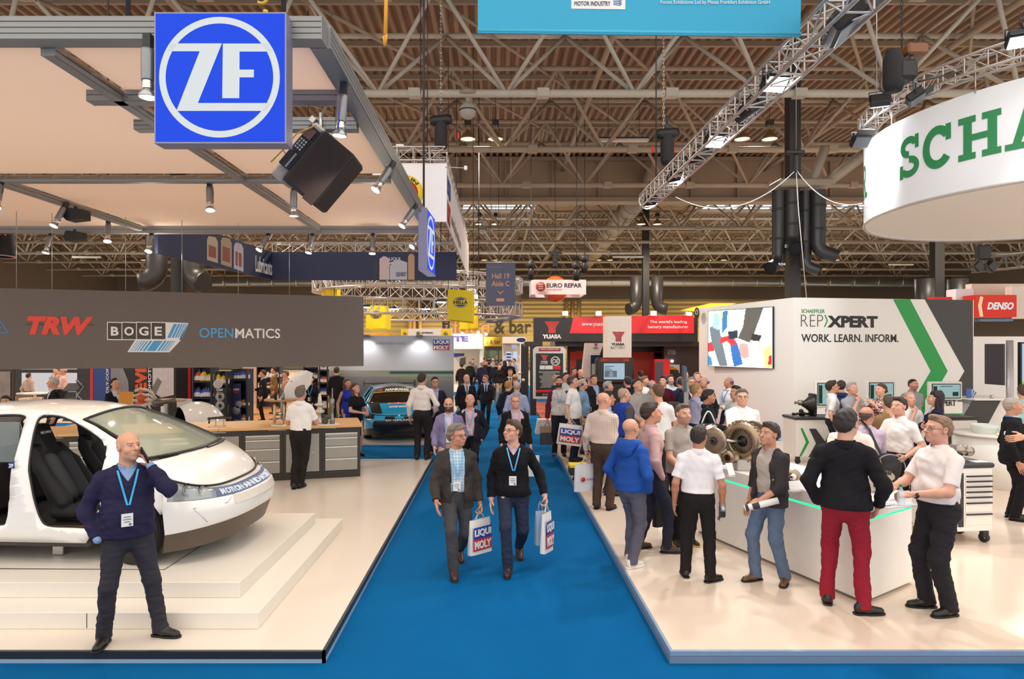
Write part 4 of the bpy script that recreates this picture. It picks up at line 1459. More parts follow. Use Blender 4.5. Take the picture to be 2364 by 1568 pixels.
for i,(x,y,D,l)in enumerate(((1540,350,14.5,'black chain motor above the far end of the aisle truss'),(1018,318,15,'black chain motor with bag above the printed banner cube'))):
 p=P(x,y,D)
 t=thing('chain_motor',l,'hoist',p)
 obj('motor',MB().lathe([(0,-.26),(.1,-.25),(.12,-.15),(.12,.15),(.1,.25),(0,.26)],18,p+V((0,0,.4)),(1,.1,.12)),BLACK,t)
 obj('chain_bag',MB().lathe([(.12,.35),(.15,.2),(.15,-.2),(.1,-.3),(0,-.3)],14,p),M('#232326',.8),t)
 obj('hook_block',MB().box((p.x-.05,p.y-.05,p.z+.45),(p.x+.05,p.y+.05,p.z+.6)).tube([p+V((0,0,.6)),p+V((0,0,.8))],.02),DARK,t)
 obj('pull_line',MB().tube([p+V((.15,0,-.1)),p+V((.16,0,.2))],.008,5).lathe([(0,0),(.03,.05),(.03,.15),(0,.2)],10,p+V((-.32 if i==0 else.4,0,-.05))),RED,t)
def flood(lab,p,to,on=True,sc=1.0,power=0):
 """rectangular floodlight: p is the lamp glass centre, facing 'to'"""
 d=(V(to)-V(p)).normalized()
 r_=d.cross(V((0,0,1))).normalized()
 u_=r_.cross(d)
 t=thing('floodlight',lab,'floodlight',p)
 p=V(p)
 obj('housing',MB().obox(p-d*.07*sc,(r_,u_,d),(.15*sc,.12*sc,.06*sc),0,.02),BLACK,t)
 obj('lamp_glass',MB().obox(p-d*.004,(r_,u_,d),(.13*sc,.1*sc,.006)),LAMPC if on else M('#9aa0a8',.2,emit=.25),t)
 obj('yoke',MB().tube([p-d*.07*sc+r_*.16*sc,p-d*.07*sc+r_*.16*sc+V((0,0,.16)),p-d*.07*sc+V((0,0,.16)),p-d*.12*sc+V((0,0,.42)),p-d*.07*sc+V((0,0,.16)),p-d*.07*sc-r_*.16*sc+V((0,0,.16)),p-d*.07*sc-r_*.16*sc],.012,6),DARK,t)
 g=MB().obox(p-d*.04*sc+u_*.17*sc,(r_,u_,d),(.15*sc,.07*sc,.004))if not on else MB().obox(p-d*.02+u_*.15*sc,(r_,(u_+d*.8).normalized(),(d-u_*.8).normalized()),(.14*sc,.05*sc,.003))
 obj('barn_door',g,BLACK,t)
 if power:
  light('SPOT',p+d*.1,power,COOL,.15,to,110,.6)
 return t
for i,(x,y,D,to,on,pw,l)in enumerate(((1792,196,8.2,(4.2,4.0,0),True,330,'blazing floodlight on the aisle truss, nearest to the blue banner'),(1652,328,10.5,(4.4,5.5,0),True,480,'blazing floodlight on the aisle truss, second along'),(1562,411,12.8,(9.5,17.6,1.6),True,420,'blazing floodlight on the aisle truss, third along'),(1503,468,15.0,(7.0,20.2,2.2),True,420,'small blazing floodlight at the far end of the aisle truss'),(1965,70,6.7,(7.5,5.5,0),False,0,'dark tilted floodlight near the top right of the aisle truss'),(1742,262,9.2,(7.5,9.5,0),False,0,'dark tilted floodlight under the middle of the aisle truss'),(1622,370,11.6,(6.5,12.5,0),False,0,'dark tilted floodlight under the far half of the aisle truss'))):
 flood(l,P(x,y,D),to,on,1.0 if i<4 else 1.5,pw)
T=thing('ring_truss','curved silver lattice truss above the giant ring sign','truss',RC+V((0,0,7.2)))
obj('lattice',box_truss(MB(),[RC+V(((RR-.05)*cos(a),(RR-.05)*sin(a),7.28))for a in np.linspace(pi*.45,pi*2.1,56)],.3,r=.024,rb=.011),trm,T)
g=MB()
for a in np.linspace(pi*.7,pi*1.9,9):
 q=RC+V((RR*cos(a),RR*sin(a),0))
 g.tube([q+V((0,0,6.8)),q+V((0,0,7.14))],.012,6)
for a in(pi*.95,pi*1.25):
 q=RC+V((RR*cos(a),RR*sin(a),0))
 g.tube([q+V((0,0,7.4)),q+V((0,0,ROOF-.1))],.012,6)
obj('hanger',g,STEEL,T)
for(x,y,D,to,on,pw,l)in((2030,240,12.2,(9.5,17.8,2.2),True,420,'blazing floodlight at the left end of the ring truss'),(2356,98,9.6,(6.5,7.0,0),True,300,'blazing floodlight at the right frame edge on the ring truss'),(1990,330,12.6,(7.0,9.0,2),False,0,'dark floodlight with a lit rim just left of the ring sign'),(2120,232,10.4,(9.0,9.0,2),False,0,'dark floodlight tucked behind the top edge of the ring sign')):
 fl_=flood(l,P(x,y,D),to,on,1.1,pw)
 q=V((P(x,y,D).x-RC.x,D-RC.y,0)).normalized()*(RR+.1)
 obj('mount_arm',MB().tube([P(x,y,D)+V((0,0,.3)),(RC.x+q.x,RC.y+q.y,7.2)],.015,6),DARK,fl_)
p=P(2080,160,10.3)
T=thing('chain_motor','large black hoist with orange-lit cage above the ring truss','hoist',p)
obj('motor',MB().box((p.x-.1,p.y-.15,p.z-.2),(p.x+.2,p.y+.15,p.z+.12),0,.05),BLACK,T)
obj('chain_bag',MB().lathe([(.1,.3),(.15,.15),(.15,-.25),(.12,-.35),(0,-.35)],14,p+V((-.12,0,.0))),M('#1c1b1d',.8),T)
obj('cage',MB().box((p.x+.05,p.y-.12,p.z+.2),(p.x+.38,p.y+.12,p.z+.38),0,.03),M('#7a4a2a',.5),T)
obj('hook',MB().tube([p+V((.15,0,.3)),p+V((.2,0,-.1)),p+V((.22,0,-.32))],.03),M('#8a8a86',.4),T)
p=P(1838,352,16)
T=thing('light_bar','black rigging bar hung above the black duct column, with slack cables','rigging',p)
obj('bar',MB().box((p.x-.27,p.y-.06,p.z-.05),(p.x+.2,p.y+.06,p.z+.05),0,.02),BLACK,T)
obj('bag',MB().box((p.x-.06,p.y-.06,p.z-.5),(p.x+.06,p.y+.06,p.z-.05),0,.03),BLACK,T)
obj('wire',MB().tube([p+V((0,0,.05)),(p.x,p.y,ROOF-.1)],.01,5),STEEL,T)
wh=M('#e6e3e0',.4)
q=P(1838,392,16)
g=MB()
for(ex,ey_,eD)in((1560,455,15.2),(1990,470,13.0)):
 e=P(ex,ey_,eD)
 pts=[]
 for k in range(17):
  t=k/16
  c=q.lerp(e,t)
  c.z-=(1.0 if ex<1700 else.55)*4*t*(1-t)*.55
  pts.append(c)
 g.tube(pts,.012,5)
g.tube([q,P(1843,480,16),P(1862,690,17.6)],.012,5)
obj('slack_cable',g,wh,T)
# ---- black column with air ducts
Dc=20.5
T=thing('duct_column','black steel column with four fat black air ducts behind the booth wall','column',P(1836,900,Dc))
blk=M('#2c2a29',.45,.2)
a=P(1836,800,Dc)
obj('column',MB().box((a.x-.18,Dc,0),(a.x+.18,Dc+.36,ROOF-.3)),M('#2a2827',.6),T)
def duct(px,ytop,yel,dx,dy,r,D,l=None):
 p=P(px,ytop,D)
 e=P(px,yel,D)
 pts=[p,p.lerp(e,.5),e]
 for k in range(1,6):
  t=k/5*pi/2*.85
  R=r*1.7
  pts.append(e+V((dx*R*(1-cos(t)),dy*R*(1-cos(t)),-R*sin(t))))
 q=pts[-1]
 d=(q-pts[-2]).normalized()
 pts.append(q+d*r*1.3)
 o=obj('air_duct',MB().tube(pts,r,20,cap=False).tube([p.lerp(e,.3)+V((0,0,.03)),p.lerp(e,.3)-V((0,0,.03))],r+.02,20).tube([p.lerp(e,.75)+V((0,0,.03)),p.lerp(e,.75)-V((0,0,.03))],r+.02,20),blk,T)
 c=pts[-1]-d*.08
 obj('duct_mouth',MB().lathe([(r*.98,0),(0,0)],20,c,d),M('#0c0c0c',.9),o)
 return o
duct(1798,440,590,-.75,-.55,.2,Dc-.3)
duct(1828,440,545,-.2,-.95,.22,Dc-.45)
duct(1860,440,600,.8,-.45,.17,Dc-.3)
duct(1889,440,560,.85,-.35,.22,Dc-.5)
pt=Plane((0,Dc-.72,0),(1,0,0))
pt.text('D9:D4',1812,572,1834,565,whi,T,bold=.02)
pt.text('9:D4',1797,613,1813,607,whi,T,bold=.02)
g=MB().box((a.x-.7,Dc-.5,P(0,440,Dc).z),(a.x+.95,Dc+.4,P(0,420,Dc).z),0,.05)
obj('manifold',g,M('#8d7f70',.5),T)
g=MB().tube([P(1885,440,Dc),P(2010,345,Dc)],.17,4).tube([P(1870,440,Dc),P(1905,340,Dc)],.15,4)
obj('strut',g,M('#9a8d7d',.6),T)
# further duct columns
for i,(x,yt,D,s,l)in enumerate(((1492,640,46,1,'black duct column above the red battery fascia'),(2170,645,30,1,'black duct column far right behind the booth wall'),(406,560,27,1,'black duct column behind the dark brand fascia'))):
 c=P(x,800,D)
 T=thing('duct_column',l,'column',(c.x,D,0))
 obj('column',MB().box((c.x-.22,D,0),(c.x+.22,D+.4,ROOF-.3)),M('#242221',.6),T)
 zt=P(0,yt,D).z
 for sg in(-1,1):
  z=zt-(2.2 if i==0 else 1.6)
  pts=[(c.x+sg*.75,D-.1,zt+(0 if i!=2 else 1.5)),(c.x+sg*.75,D-.1,z+.5)]
  for k in range(1,6):
   t=k/5*pi/2
   pts.append((c.x+sg*(.75+.6*(1-cos(t))),D-.1-.25*(1-cos(t)),z+.5-.6*sin(t)))
  obj('air_duct',MB().tube(pts,.42,16),blk,T)
  # moving heads hanging at the right
p=P(2268,592,18)
T=thing('moving_light','black moving-head lights hanging under the ring sign at right','stage light',p)
obj('yoke',MB().box((p.x-.16,p.y-.08,p.z-.1),(p.x+.2,p.y+.1,p.z+.3),0,.03),BLACK,T)
for sx_ in(-.22,.16):
 obj('lamp_head',MB().obox(p+V((sx_,-.1,-.3)),((.7,0,.7),(0,1,0),(-.7,0,.7)),(.13,.1,.13),0,.03),M('#26231f',.4),T)
T=thing('lighting_truss','dark box truss at the right edge beneath the ring sign','truss',P(2300,612,18))
a,b=P(2254,612,18.2),P(2420,596,18.2)
obj('lattice',box_truss(MB(),[a.lerp(b,k/6)for k in range(7)],.38),M('#6f675f',.4,.4),T)
# ================================================================ middle distance: banners, stands along the aisle
def banner(name,label,cat,quad,D,mat,group=None,th=.01,pole=True,rot=0):
 pl=Plane((0,D,0),(1,0,0))
 T=thing(name,label,cat,pl.at(*quad[0]),0,group)
 g=MB()
 pl.panel(g,quad,0,th)
 obj('panel',g,mat,T)
 if pole:
  a,b=pl.at(*quad[3]),pl.at(*quad[2])
  obj('top_rail',MB().tube([a+V((0,th/2,0)),b+V((0,th/2,0))],.018,8),ALU,T)
  g=MB()
  for q in(a.lerp(b,.15),a.lerp(b,.85)):
   g.tube([q,(q.x,q.y,ROOF-.1)],.006,4)
  obj('hanging_wire',g,DARK,T)
 return T,pl
 # big cyan banner along the top
T,pl=banner('hanging_banner','big cyan-blue banner with white print across the top of the hall','banner',[(1103,76),(1848,84),(1850,-60),(1103,-60)],7.0,M('#2ba0c4',.6,var=.03,vscale=3),th=.02,pole=True)
g=MB()
pl.panel(g,[(1319,20),(1443.5,21.5),(1444,-30),(1319,-30)],.004)
obj('white_plate',g,whi,T)
pl.text('MOTOR INDUSTRY',1326,13,1409,3,M('#2a3a5a',.5),T,off=.006)
g=MB()
for k in range(4):
 pl.panel(g,[(1416,11-k*4),(1432-k,13-k*4),(1436,8-k*4),(1433,8-k*4),(1430-k,11-k*4),(1416,9-k*4)],.0065,.002)
obj('plate_mark',g,M('#3a62a0',.5),T)
pl.text('Forest Exhibitions Ltd by Messe Frankfurt Exhibition GmbH',1525,12,1777,1,whi,T)
a,b=pl.at(1103,70,.002),pl.at(1848,78,.002)
obj('hem_tube',MB().tube([pl.at(1103,71,-.012),pl.at(1848,79,-.012)],.022,10),M('#3badce',.5),T)
# aisle banners
slate=M('#626b86',.6,var=.04)
T,pl=banner('hanging_banner','grey-blue Hall 19 Aisle C banner hanging over the aisle','banner',[(1121,706),(1189,706),(1190,606),(1122,606)],24,slate)
pe=M('#f0b09a',.5)
pl.text('Hall 19',1136,643,1176,631,pe,T,bold=.01)
pl.text('Aisle C',1135,661,1176,649,pe,T,bold=.01)
pl.text('automechanika',1128,618,1160,614,M('#b98f8f',.5),T)
g=MB()
pl.panel(g,[(1149,671),(1155.5,677),(1162,671),(1162,673),(1155.5,679.5),(1149,673)],.004)
pl.panel(g,[(1146,696),(1164,696),(1164,689),(1146,689)],.004)
obj('arrow_mark',g,pe,T)
T,pl=banner('hanging_banner','smaller grey Hall 19 Aisle E banner behind the Aisle C banner','banner',[(1122.5,746),(1162,746),(1162,660),(1122.5,660)],40,M('#5f6278',.6))
pl.text('Hall 19',1130,711,1154,704,pe,T,bold=.01)
pl.text('Aisle E',1130,721,1154,714,pe,T,bold=.01)
g=MB()
pl.panel(g,[(1138,727),(1142,730.5),(1146,727),(1146,728.5),(1142,732),(1138,728.5)],.004)
pl.panel(g,[(1137,742),(1147,742),(1147,737.5),(1137,737.5)],.004)
obj('arrow_mark',g,pe,T)
# hanging box sign with orange balloon
D=27
pl=Plane((0,D,0),(1,0,0))
c=pl.at(1286,665)
T=thing('hanging_box_sign','pink-white hanging box sign reading EURO REPAR above the aisle','sign',c)
a,b=pl.at(1227,680),pl.at(1353,646)
w=M('#e9d4d6',.5)
t=.05
dp=1.7
g=MB().box((a.x,D,a.z),(b.x,D+t,b.z)).box((a.x,D+dp,a.z),(b.x,D+dp+t,b.z)).box((a.x,D+t,a.z),(a.x+t,D+dp,b.z)).box((b.x-t,D+t,a.z),(b.x,D+dp,b.z))
obj('box_panels',g,w,T)
pl.text('EURO REPAR',1262,664,1343,654,INK,T,bold=.02)
pl.text('CAR SERVICE',1262,670.5,1297,667,M('#d08a7a',.5),T)
g=MB()
cc=pl.at(1248,662,.005)
g.lathe([(0,0),(.2,0),(.2,-.01)],28,cc,(0,-1,0))
obj('logo_disc',g,M('#c8482f',.5),T)
g=MB()
for dz in(-.09,0,.09):
 g.box((cc.x-.1,cc.y-.01,cc.z+dz-.02),(cc.x+.1,cc.y-.002,cc.z+dz+.02))
obj('logo_bars',g,w,T)
bc=V((pl.at(1286,662).x,D+.86,pl.at(1286,662).z-.03))
T=thing('balloon','glossy orange balloon floating inside the hanging box sign','balloon',bc)
obj('ball',MB().ball(bc,.56,32),M('#e2602f',.25),T)
g=MB().tube([bc+V((0,0,.55)),bc+V((0,0,1.0))],.012,5)
for dx,dy in((-.3,-.3),(.3,-.3),(-.3,.3),(.3,.3)):
 g.tube([bc+V((0,0,1.0)),bc+V((dx,dy,.5))],.008,4)
obj('rigging',g,DARK,T)
obj('ballast',MB().box((bc.x-.1,bc.y-.1,bc.z+1.0),(bc.x+.1,bc.y+.1,bc.z+1.5)).box((bc.x-.28,bc.y-.1,bc.z+1.5),(bc.x+.28,bc.y+.1,bc.z+1.62)).tube([bc+V((0,0,1.6)),(bc.x,bc.y,ROOF-.1)],.01,5),BLACK,T)
for(x,y,l)in((1226,626,'black stage light cluster left of the orange balloon'),(1331,628,'lower black stage light right of the orange balloon'),(1350,612,'upper black stage light right of the orange balloon')):
 p=P(x,y,D-.5)
 t=thing('stage_light',l,'stage light',p)
 obj('body',MB().lathe([(0,-.25),(.12,-.25),(.14,.1),(.08,.25),(0,.25)],14,p-V((0,0,.1)),(.1,0,1)),BLACK,t)
 obj('lamp_head',MB().lathe([(0,-.15),(.15,-.15),(.17,.1),(0,.12)],14,p+V((0,0,.28)),(.7,-.4,.5)),DARK,t)
 obj('rod',MB().tube([p+V((0,0,.2)),(p.x,p.y,ROOF-.1)],.012,5),DARK,t)
 # ---- printed banner cube (left of the aisle)
Dn=13.8
pl=Plane((0,Dn,0),(1,0,0))
cw=M('#e6e4e6',.6,var=.03)
a,b=pl.at(860,512),pl.at(1028,377)
T=thing('banner_cube','white printed banner cube with yellow-red seal, hung from a truss','banner',a)
Xr=b.x
Yr=25.0
obj('front_panel',MB().box((a.x,Dn,a.z),(b.x,Dn+.03,b.z)),cw,T)
pr_=Plane((Xr,0,0),(0,1,0))
g=MB().box((Xr,Dn,a.z),(Xr+.03,Yr,b.z))
obj('side_panel',g,cw,T)
cc=pl.at(935,446,.004)
R=.385
for(r,col,off)in((1.0,'#e8c81e',.002),(.72,'#1a1a1a',.004),(.69,'#c4212b',.006)):
 obj('seal_disc',MB().lathe([(0,off),(R*r,off),(R*r,0)],40,cc,(0,-1,0)),M(col,.5),T)
def arc_text(s,c,r,h,a0,a1,mat,T,bold=.03):
 me,v=text_mesh(s,bold)
 lo,hi=v.min(0),v.max(0)
 k=(a1-a0)/(hi[0]-lo[0])
 def f(x,y,z):
  an=a0+x
  return(c.x+(r+y)*cos(an),c.y-z-.007,c.z+(r+y)*sin(an))
 return text(s,(0,0,0),(1,0,0),(0,0,1),a1-a0,h,mat,T,bold=bold,bend=lambda x,y,z:f(x,y,z))
arc_text('MADE IN',cc,R*.76,R*.18,rad(165),rad(35),INK,T)
pl.text('LIQUI',921,441,949,431,whi,T,bold=.03,off=.012)
pl.text('MOLY',921,455,949,445,whi,T,bold=.03,off=.012)
def on_side(y0,y1,z0,z1):
 return(Xr+.034,y0,z0),y1-y0,z1-z0
zc=(a.z+b.z)/2
o,w_,h_=on_side(Dn+.15,Dn+1.1,zc-.05,zc+.42)
text('LIQUI',o,(0,1,0),(0,0,1),w_,h_,M('#2a3f8f',.5),T,bold=.04)
o,w_,h_=on_side(Dn+.15,Dn+1.1,zc-.6,zc-.12)
text('MOLY',o,(0,1,0),(0,0,1),w_,h_,M('#b52a34',.5),T,bold=.04)
o,w_,h_=on_side(Dn+1.4,Dn+5.5,zc-.5,zc-.1)
text('www.liqui-moly.com',o,(0,1,0),(0,0,1),w_,h_,M('#8d7a6a',.5),T)
T=thing('lighting_truss','silver box truss carrying the printed banner cube','truss',(Xr,Dn,b.z+.2))
obj('front_lattice',box_truss(MB(),[(x,Dn+.1,b.z+.2)for x in np.arange(Xr-3.4,Xr+.05,.34)],.28,r=.02,rb=.01),trm,T)
obj('side_lattice',box_truss(MB(),[(Xr-.14,y,b.z+.2)for y in np.arange(Dn+.4,Yr,.36)],.28,r=.02,rb=.01),trm,T)
obj('suspension_chain',MB().tube([(Xr-.4,Dn+.2,b.z+.3),(Xr-.4,Dn+.2,ROOF-.1)],.012,5).tube([(Xr-.4,Yr-.6,b.z+.3),(Xr-.4,Yr-.6,ROOF-.1)],.012,5),DARK,T)
p=pl.at(1075,388)
T=thing('spotlight','small white arm spotlight sticking out right of the banner cube','spotlight',p)
obj('arm',MB().tube([(Xr,Dn,p.z+.02),p],.012,6),trm,T)
obj('lamp_head',MB().obox(p,((1,0,0),(0,1,0),(0,0,1)),(.035,.03,.045),0,.01),whi,T)
p=pl.at(923,337)
T=thing('floodlight','small silver floodlight on top of the banner cube truss','floodlight',p)
obj('lamp_head',MB().box((p.x-.08,p.y-.05,p.z-.04),(p.x+.08,p.y+.08,p.z+.03),0,.01),M('#cfd0d2',.3,.5),T)
obj('stem',MB().tube([p,p-V((-.05,0,.2))],.01,5),trm,T)
# ---- navy printed fascia behind the canopy
navy=M('#1d2548',.6,bump=.3,bscale=3,var=.1)
Dv=19.5
pl=Plane((0,Dv,0),(1,0,0))
a,b=pl.at(628,647),pl.at(1054,582)
T=thing('printed_fascia','long navy printed fabric fascia with oil bottles behind the canopy','fascia',a)
obj('front_panel',MB().box((a.x,Dv,a.z),(b.x,Dv+.05,b.z)),navy,T)
l0=V((a.x,Dv,0))
l1=V((P(355,600,12.6).x-.6,13.9,0))
ul=(l0-l1).normalized()
pv=Plane(l0,ul)
g=MB()
q=l0+(l1-l0)/2
obj('side_panel',MB().obox(q+V((0,0,(a.z+b.z)/2))-pv.n*.03,(ul,pv.n,(0,0,1)),((l0-l1).length/2,.03,(b.z-a.z)/2)),navy,T)
pv.text('Lubricants',590,627,628,601,whi,T,bold=.015)
for(x0,x1,y0,y1,c)in((478,503,600,545,'#b9a08a'),(510,535,610,548,'#a89078'),(540,562,620,560,'#b4aec0')):
 g=MB()
 pv.panel(g,[(x0,y0),(x1,y0+8),(x1,y1+14),(x1-5,y1+3),(x0+4,y1),(x0,y1+8)],.008)
 obj('bottle_print',g,M(c,.6),T)
 g=MB()
 pv.panel(g,[(x0+4,y0-8),(x1-4,y0-3),(x1-4,y1+26),(x0+4,y1+20)],.012)
 obj('label_print',g,M('#8a4a3a',.6),T)
for(x0,x1,y1,c)in((862,874,600,'#2d2c3a'),(876,899,592,'#c9b0aa'),(900,940,600,'#b9b6c0'),(942,957,586,'#b98f74')):
 g=MB()
 pl.panel(g,[(x0,646),(x1,646),(x1,y1+6),((x0+x1)/2+3,y1),((x0+x1)/2-3,y1),(x0,y1+6)],.008)
 obj('bottle_print',g,M(c,.6),T)
pl.text('LIQUI',898,603,924,594,M('#c9c4d6',.6),T,bold=.03,off=.012)
pl.text('MOLY',898,614,924,605,M('#c9c4d6',.6),T,bold=.03,off=.012)
pl.text('LIQUI MOLY',914,640,938,628,M('#4a4f7a',.6),T,bold=.03,off=.012)
T=thing('lighting_truss','silver truss bearing the navy printed fascia','truss',(a.x,Dv,b.z))
obj('lattice',box_truss(MB(),[V((x,Dv+.21,b.z+.1))for x in np.arange(a.x,b.x,.5)],.35),trm,T)
obj('suspension',MB().tube([(a.x+1,Dv+.3,b.z),(a.x+1,Dv+.3,ROOF-.1)],.012,5).tube([(b.x-.5,Dv+.3,b.z),(b.x-.5,Dv+.3,ROOF-.1)],.012,5),DARK,T)
# black drum banner at the left edge
p=P(-8,560,14)
T=thing('drum_banner','black drum banner with orange letters cut by the left frame edge','banner',p)
obj('drum',MB().lathe([(.33,-.3),(.33,.4),(.31,.4),(.31,-.3)],32,p),M('#1d1a1a',.7),T)
obj('rim',MB().tube([p+V((.33*cos(t),.33*sin(t),-.3))for t in np.linspace(0,2*pi,33)[:-1]],.012,6,closed=True),M('#c9a0a0',.5),T)
text('DEV',(0,0,0),(1,0,0),(0,0,1),.5,.2,M('#e0552a',.5),T,bold=.05,bend=lambda x,y,z:(p.x+(.335+z)*cos(-pi/2+.2+(x-.1)/.33),p.y+(.335+z)*sin(-pi/2+.2+(x-.1)/.33),p.z+.12+y))
obj('wire',MB().tube([p+V((0,0,.3)),(p.x,p.y,ROOF-.1)],.01,5),DARK,T)
# ---- yellow cube banners
yel=M('#f4d813',.55,var=.03)
yel2=M('#e9c414',.55,var=.03)
hell=M('#1f3f7a',.5)
def hella(T,pl,cx_,cy_,w,off=.006):
 h=w*.72
 g=MB()
 N=40
 for(rx,ry,o,mi)in((w/2,h/2,off,0),(w/2*.93,h/2*.9,off+.003,1),(w/2*.86,h/2*.82,off+.006,2)):
  g.add([pl.at(cx_+rx*cos(2*pi*k/N),cy_-ry*sin(2*pi*k/N),o)for k in range(N)],[tuple(range(N))],mi)
 pl.panel(g,[(cx_-w*.46,cy_+h*.22),(cx_+w*.5,cy_+h*.22),(cx_+w*.5,cy_-h*.22),(cx_-w*.46,cy_-h*.22)],off+.009,.002,3)
 obj('logo',g,[INK,whi,hell,yel],T)
 pl.text('HELLA',cx_-w*.44,cy_+h*.17,cx_+w*.49,cy_-h*.17,INK,T,bold=.04,off=off+.012)
for(q,D,lx,l,back)in(([(1034,737),(1090,743),(1092,671),(1034,668)],22,(1063,698,34),'large yellow cube banner with round logo left of the aisle banner',1.8),([(1061,760),(1104,759),(1104,707),(1061,707)],30,None,'pale yellow cube banner behind the large yellow one',1.5),([(844,758),(889,759),(890,706),(846,705)],28,(868,727,26),'yellow cube banner with round logo above the racetrack backdrop',1.5),([(742,684),(778,684),(778,666),(742,671)],26,None,'yellow banner peeking over the dark fascia end',.6)):
 pl=Plane((0,D,0),(1,0,0))
 T=thing('cube_banner',l,'banner',pl.at(*q[0]),0,'yellow cube banners')
 Q=[pl.at(*c)for c in q]
 d=V((0,back,0))
 g=MB().add(Q+[p+d for p in Q],[(0,1,2,3),(4,7,6,5),(0,3,7,4),(1,5,6,2)])
 obj('fabric',g,yel if lx else yel2,T)
 if lx:
  hella(T,pl,*lx)
 g=MB()
 for p in(Q[2],Q[3]):
  g.tube([p+V((0,.2,0)),(p.x,p.y+.2,ROOF-.1)],.01,4)
 obj('hanging_wire',g,DARK,T)
T=thing('ring_truss','wide curved lattice truss above the yellow cube banners','truss',P(960,700,26))
c=P(945,708,25)
for(z,l)in((0,0),(1.05,1)):
 pts=[V((c.x+4.2*cos(a),28+3.4*sin(a),P(0,708,25).z+z))for a in np.linspace(0,2*pi,48)]
 obj('lattice',box_truss(MB(),pts,.55,r=.035,rb=.02),trm,T)
g=MB()
for a in(.6,2.2,3.9,5.4):
 q=V((c.x+4.2*cos(a),28+3.4*sin(a),c.z))
 g.tube([q,(q.x,q.y,ROOF-.1)],.015,5)
obj('suspension',g,DARK,T)
for i,(x,y,D,l)in enumerate(((843,709,24,'left small white strip lamp under the curved truss'),(910,713,25,'middle white strip lamp under the curved truss'),(984,713,25,'right white strip lamp under the curved truss'),(1019,697,24.5,'white strip lamp beside the large yellow cube'))):
 p=P(x,y,D)
 t=thing('strip_lamp',l,'lamp',p)
 obj('housing',MB().box((p.x-.18,p.y-.08,p.z),(p.x+.18,p.y+.08,p.z+.08)).tube([p+V((0,0,.08)),(p.x,p.y,ROOF-.1)],.008,5),DARK,t)
 obj('lamp_face',MB().box((p.x-.16,p.y-.09,p.z-.035),(p.x+.16,p.y+.07,p.z)),LAMPC,t)
T=thing('lighting_truss','row of short white lamps on a truss receding beside the large yellow cube','truss',P(1097,700,24))
obj('lattice',box_truss(MB(),[P(1086,650,22).lerp(P(1104,728,44),k/18)for k in range(19)],.3),trm,T)
for k in range(6):
 p=P(1094+k*1.6,683+k*6.5,24+k*2.5)
 obj('lamp',MB().box((p.x-.14,p.y-.1,p.z-.05),(p.x+.14,p.y+.1,p.z+.03)),LAMPC,T)
 # ---- racetrack backdrop wall
Db=22.3
pl=Plane((0,Db,0),(1,0,0))
T=thing('printed_backdrop','grey racetrack photo backdrop wall behind the blue race car','backdrop',pl.at(900,1000))
a,b=pl.at(760,1000),pl.at(1047,775)
obj('wall_block',MB().box((a.x,Db+.01,.05),(b.x,Db+.16,b.z)),M('#d9d9dc',.5),T)
rn=random.Random(5)
def track(s,t):
 x,y=760+s*287,775+t*225
 nz=.04*sin(x*.9+y*3.1)*sin(y*1.7)
 if y<855:
  return hexmix('#b9bdc9','#c9c9cc',(y-775)/80)
 if x<812 and y>868 and y<1000 and x<795+(y-868)*.1:
  return hexmix('#3f6a35','#5f8a3f',.5+nz*6)
 if x>900 and 856<y<862+(x-900)*.008:
  return '#2f5a4a'
 if y<863:
  return hexmix('#a9a897','#8f9a7a',(x-800)/120)
 yy=872+(x-960)*.035
 if x>900 and abs(y-yy)<2.5:
  return '#8a9a5a'
 if abs(y-866)<3:
  return '#9c9a9a'
 return hexmix('#8a8888','#5f6166',(y-868)/60+nz*2)
print_mesh(pl,[(760,1003),(1047,1003),(1047,775),(760,775)],track,144,113,0,'print',Mattr('printed',.55),T)
pl.text('www.liqui-moly.com',866,799,958,787,M('#a3a6b5',.5),T,off=.006)
def liqui(T,pl,x0,y0,x1,y1,off=.006):
 """blue over red two-line logo; x0,y0 = lower-left"""
 ym=(y0+y1)/2
 g=MB()
 pl.panel(g,[(x0,ym),(x1,ym),(x1,y1),(x0,y1)],off,.004,0)
 pl.panel(g,[(x0,y0),(x1,y0),(x1,ym),(x0,ym)],off,.004,1)
 obj('logo_plate',g,[M('#2444a0',.5,var=0),M('#cf2f3a',.5,var=0)],T)
 dx,dy=(x1-x0)*.05,(y0-y1)*.06
 pl.text('LIQUI',x0+dx,ym-dy,x1-dx,y1+dy,whi,T,bold=.045,off=off+.003)
 pl.text('MOLY',x0+dx,y0-dy,x1-dx,ym+dy,whi,T,bold=.045,off=off+.003)
liqui(T,pl,999.5,808.5,1037.5,784.5)
for x in(848,969):
 p=pl.at(x,776)
 obj('wall_lamp',MB().box((p.x-.1,Db-.2,p.z-.05),(p.x+.1,Db+.02,p.z+.04),0,.01),M('#6a6460',.4),T)
 light('SPOT',(p.x,Db-.35,p.z-.02),34,(1,.97,.93),.05,(p.x,Db+.1,1.2),120,.8)
tag(obj('display_floor',MB().box((-6.2,17.1,0),(-1.45,22.3,.06)),M('#c9c4c0',.3)),'low pale grey display floor under the blue race car','platform')
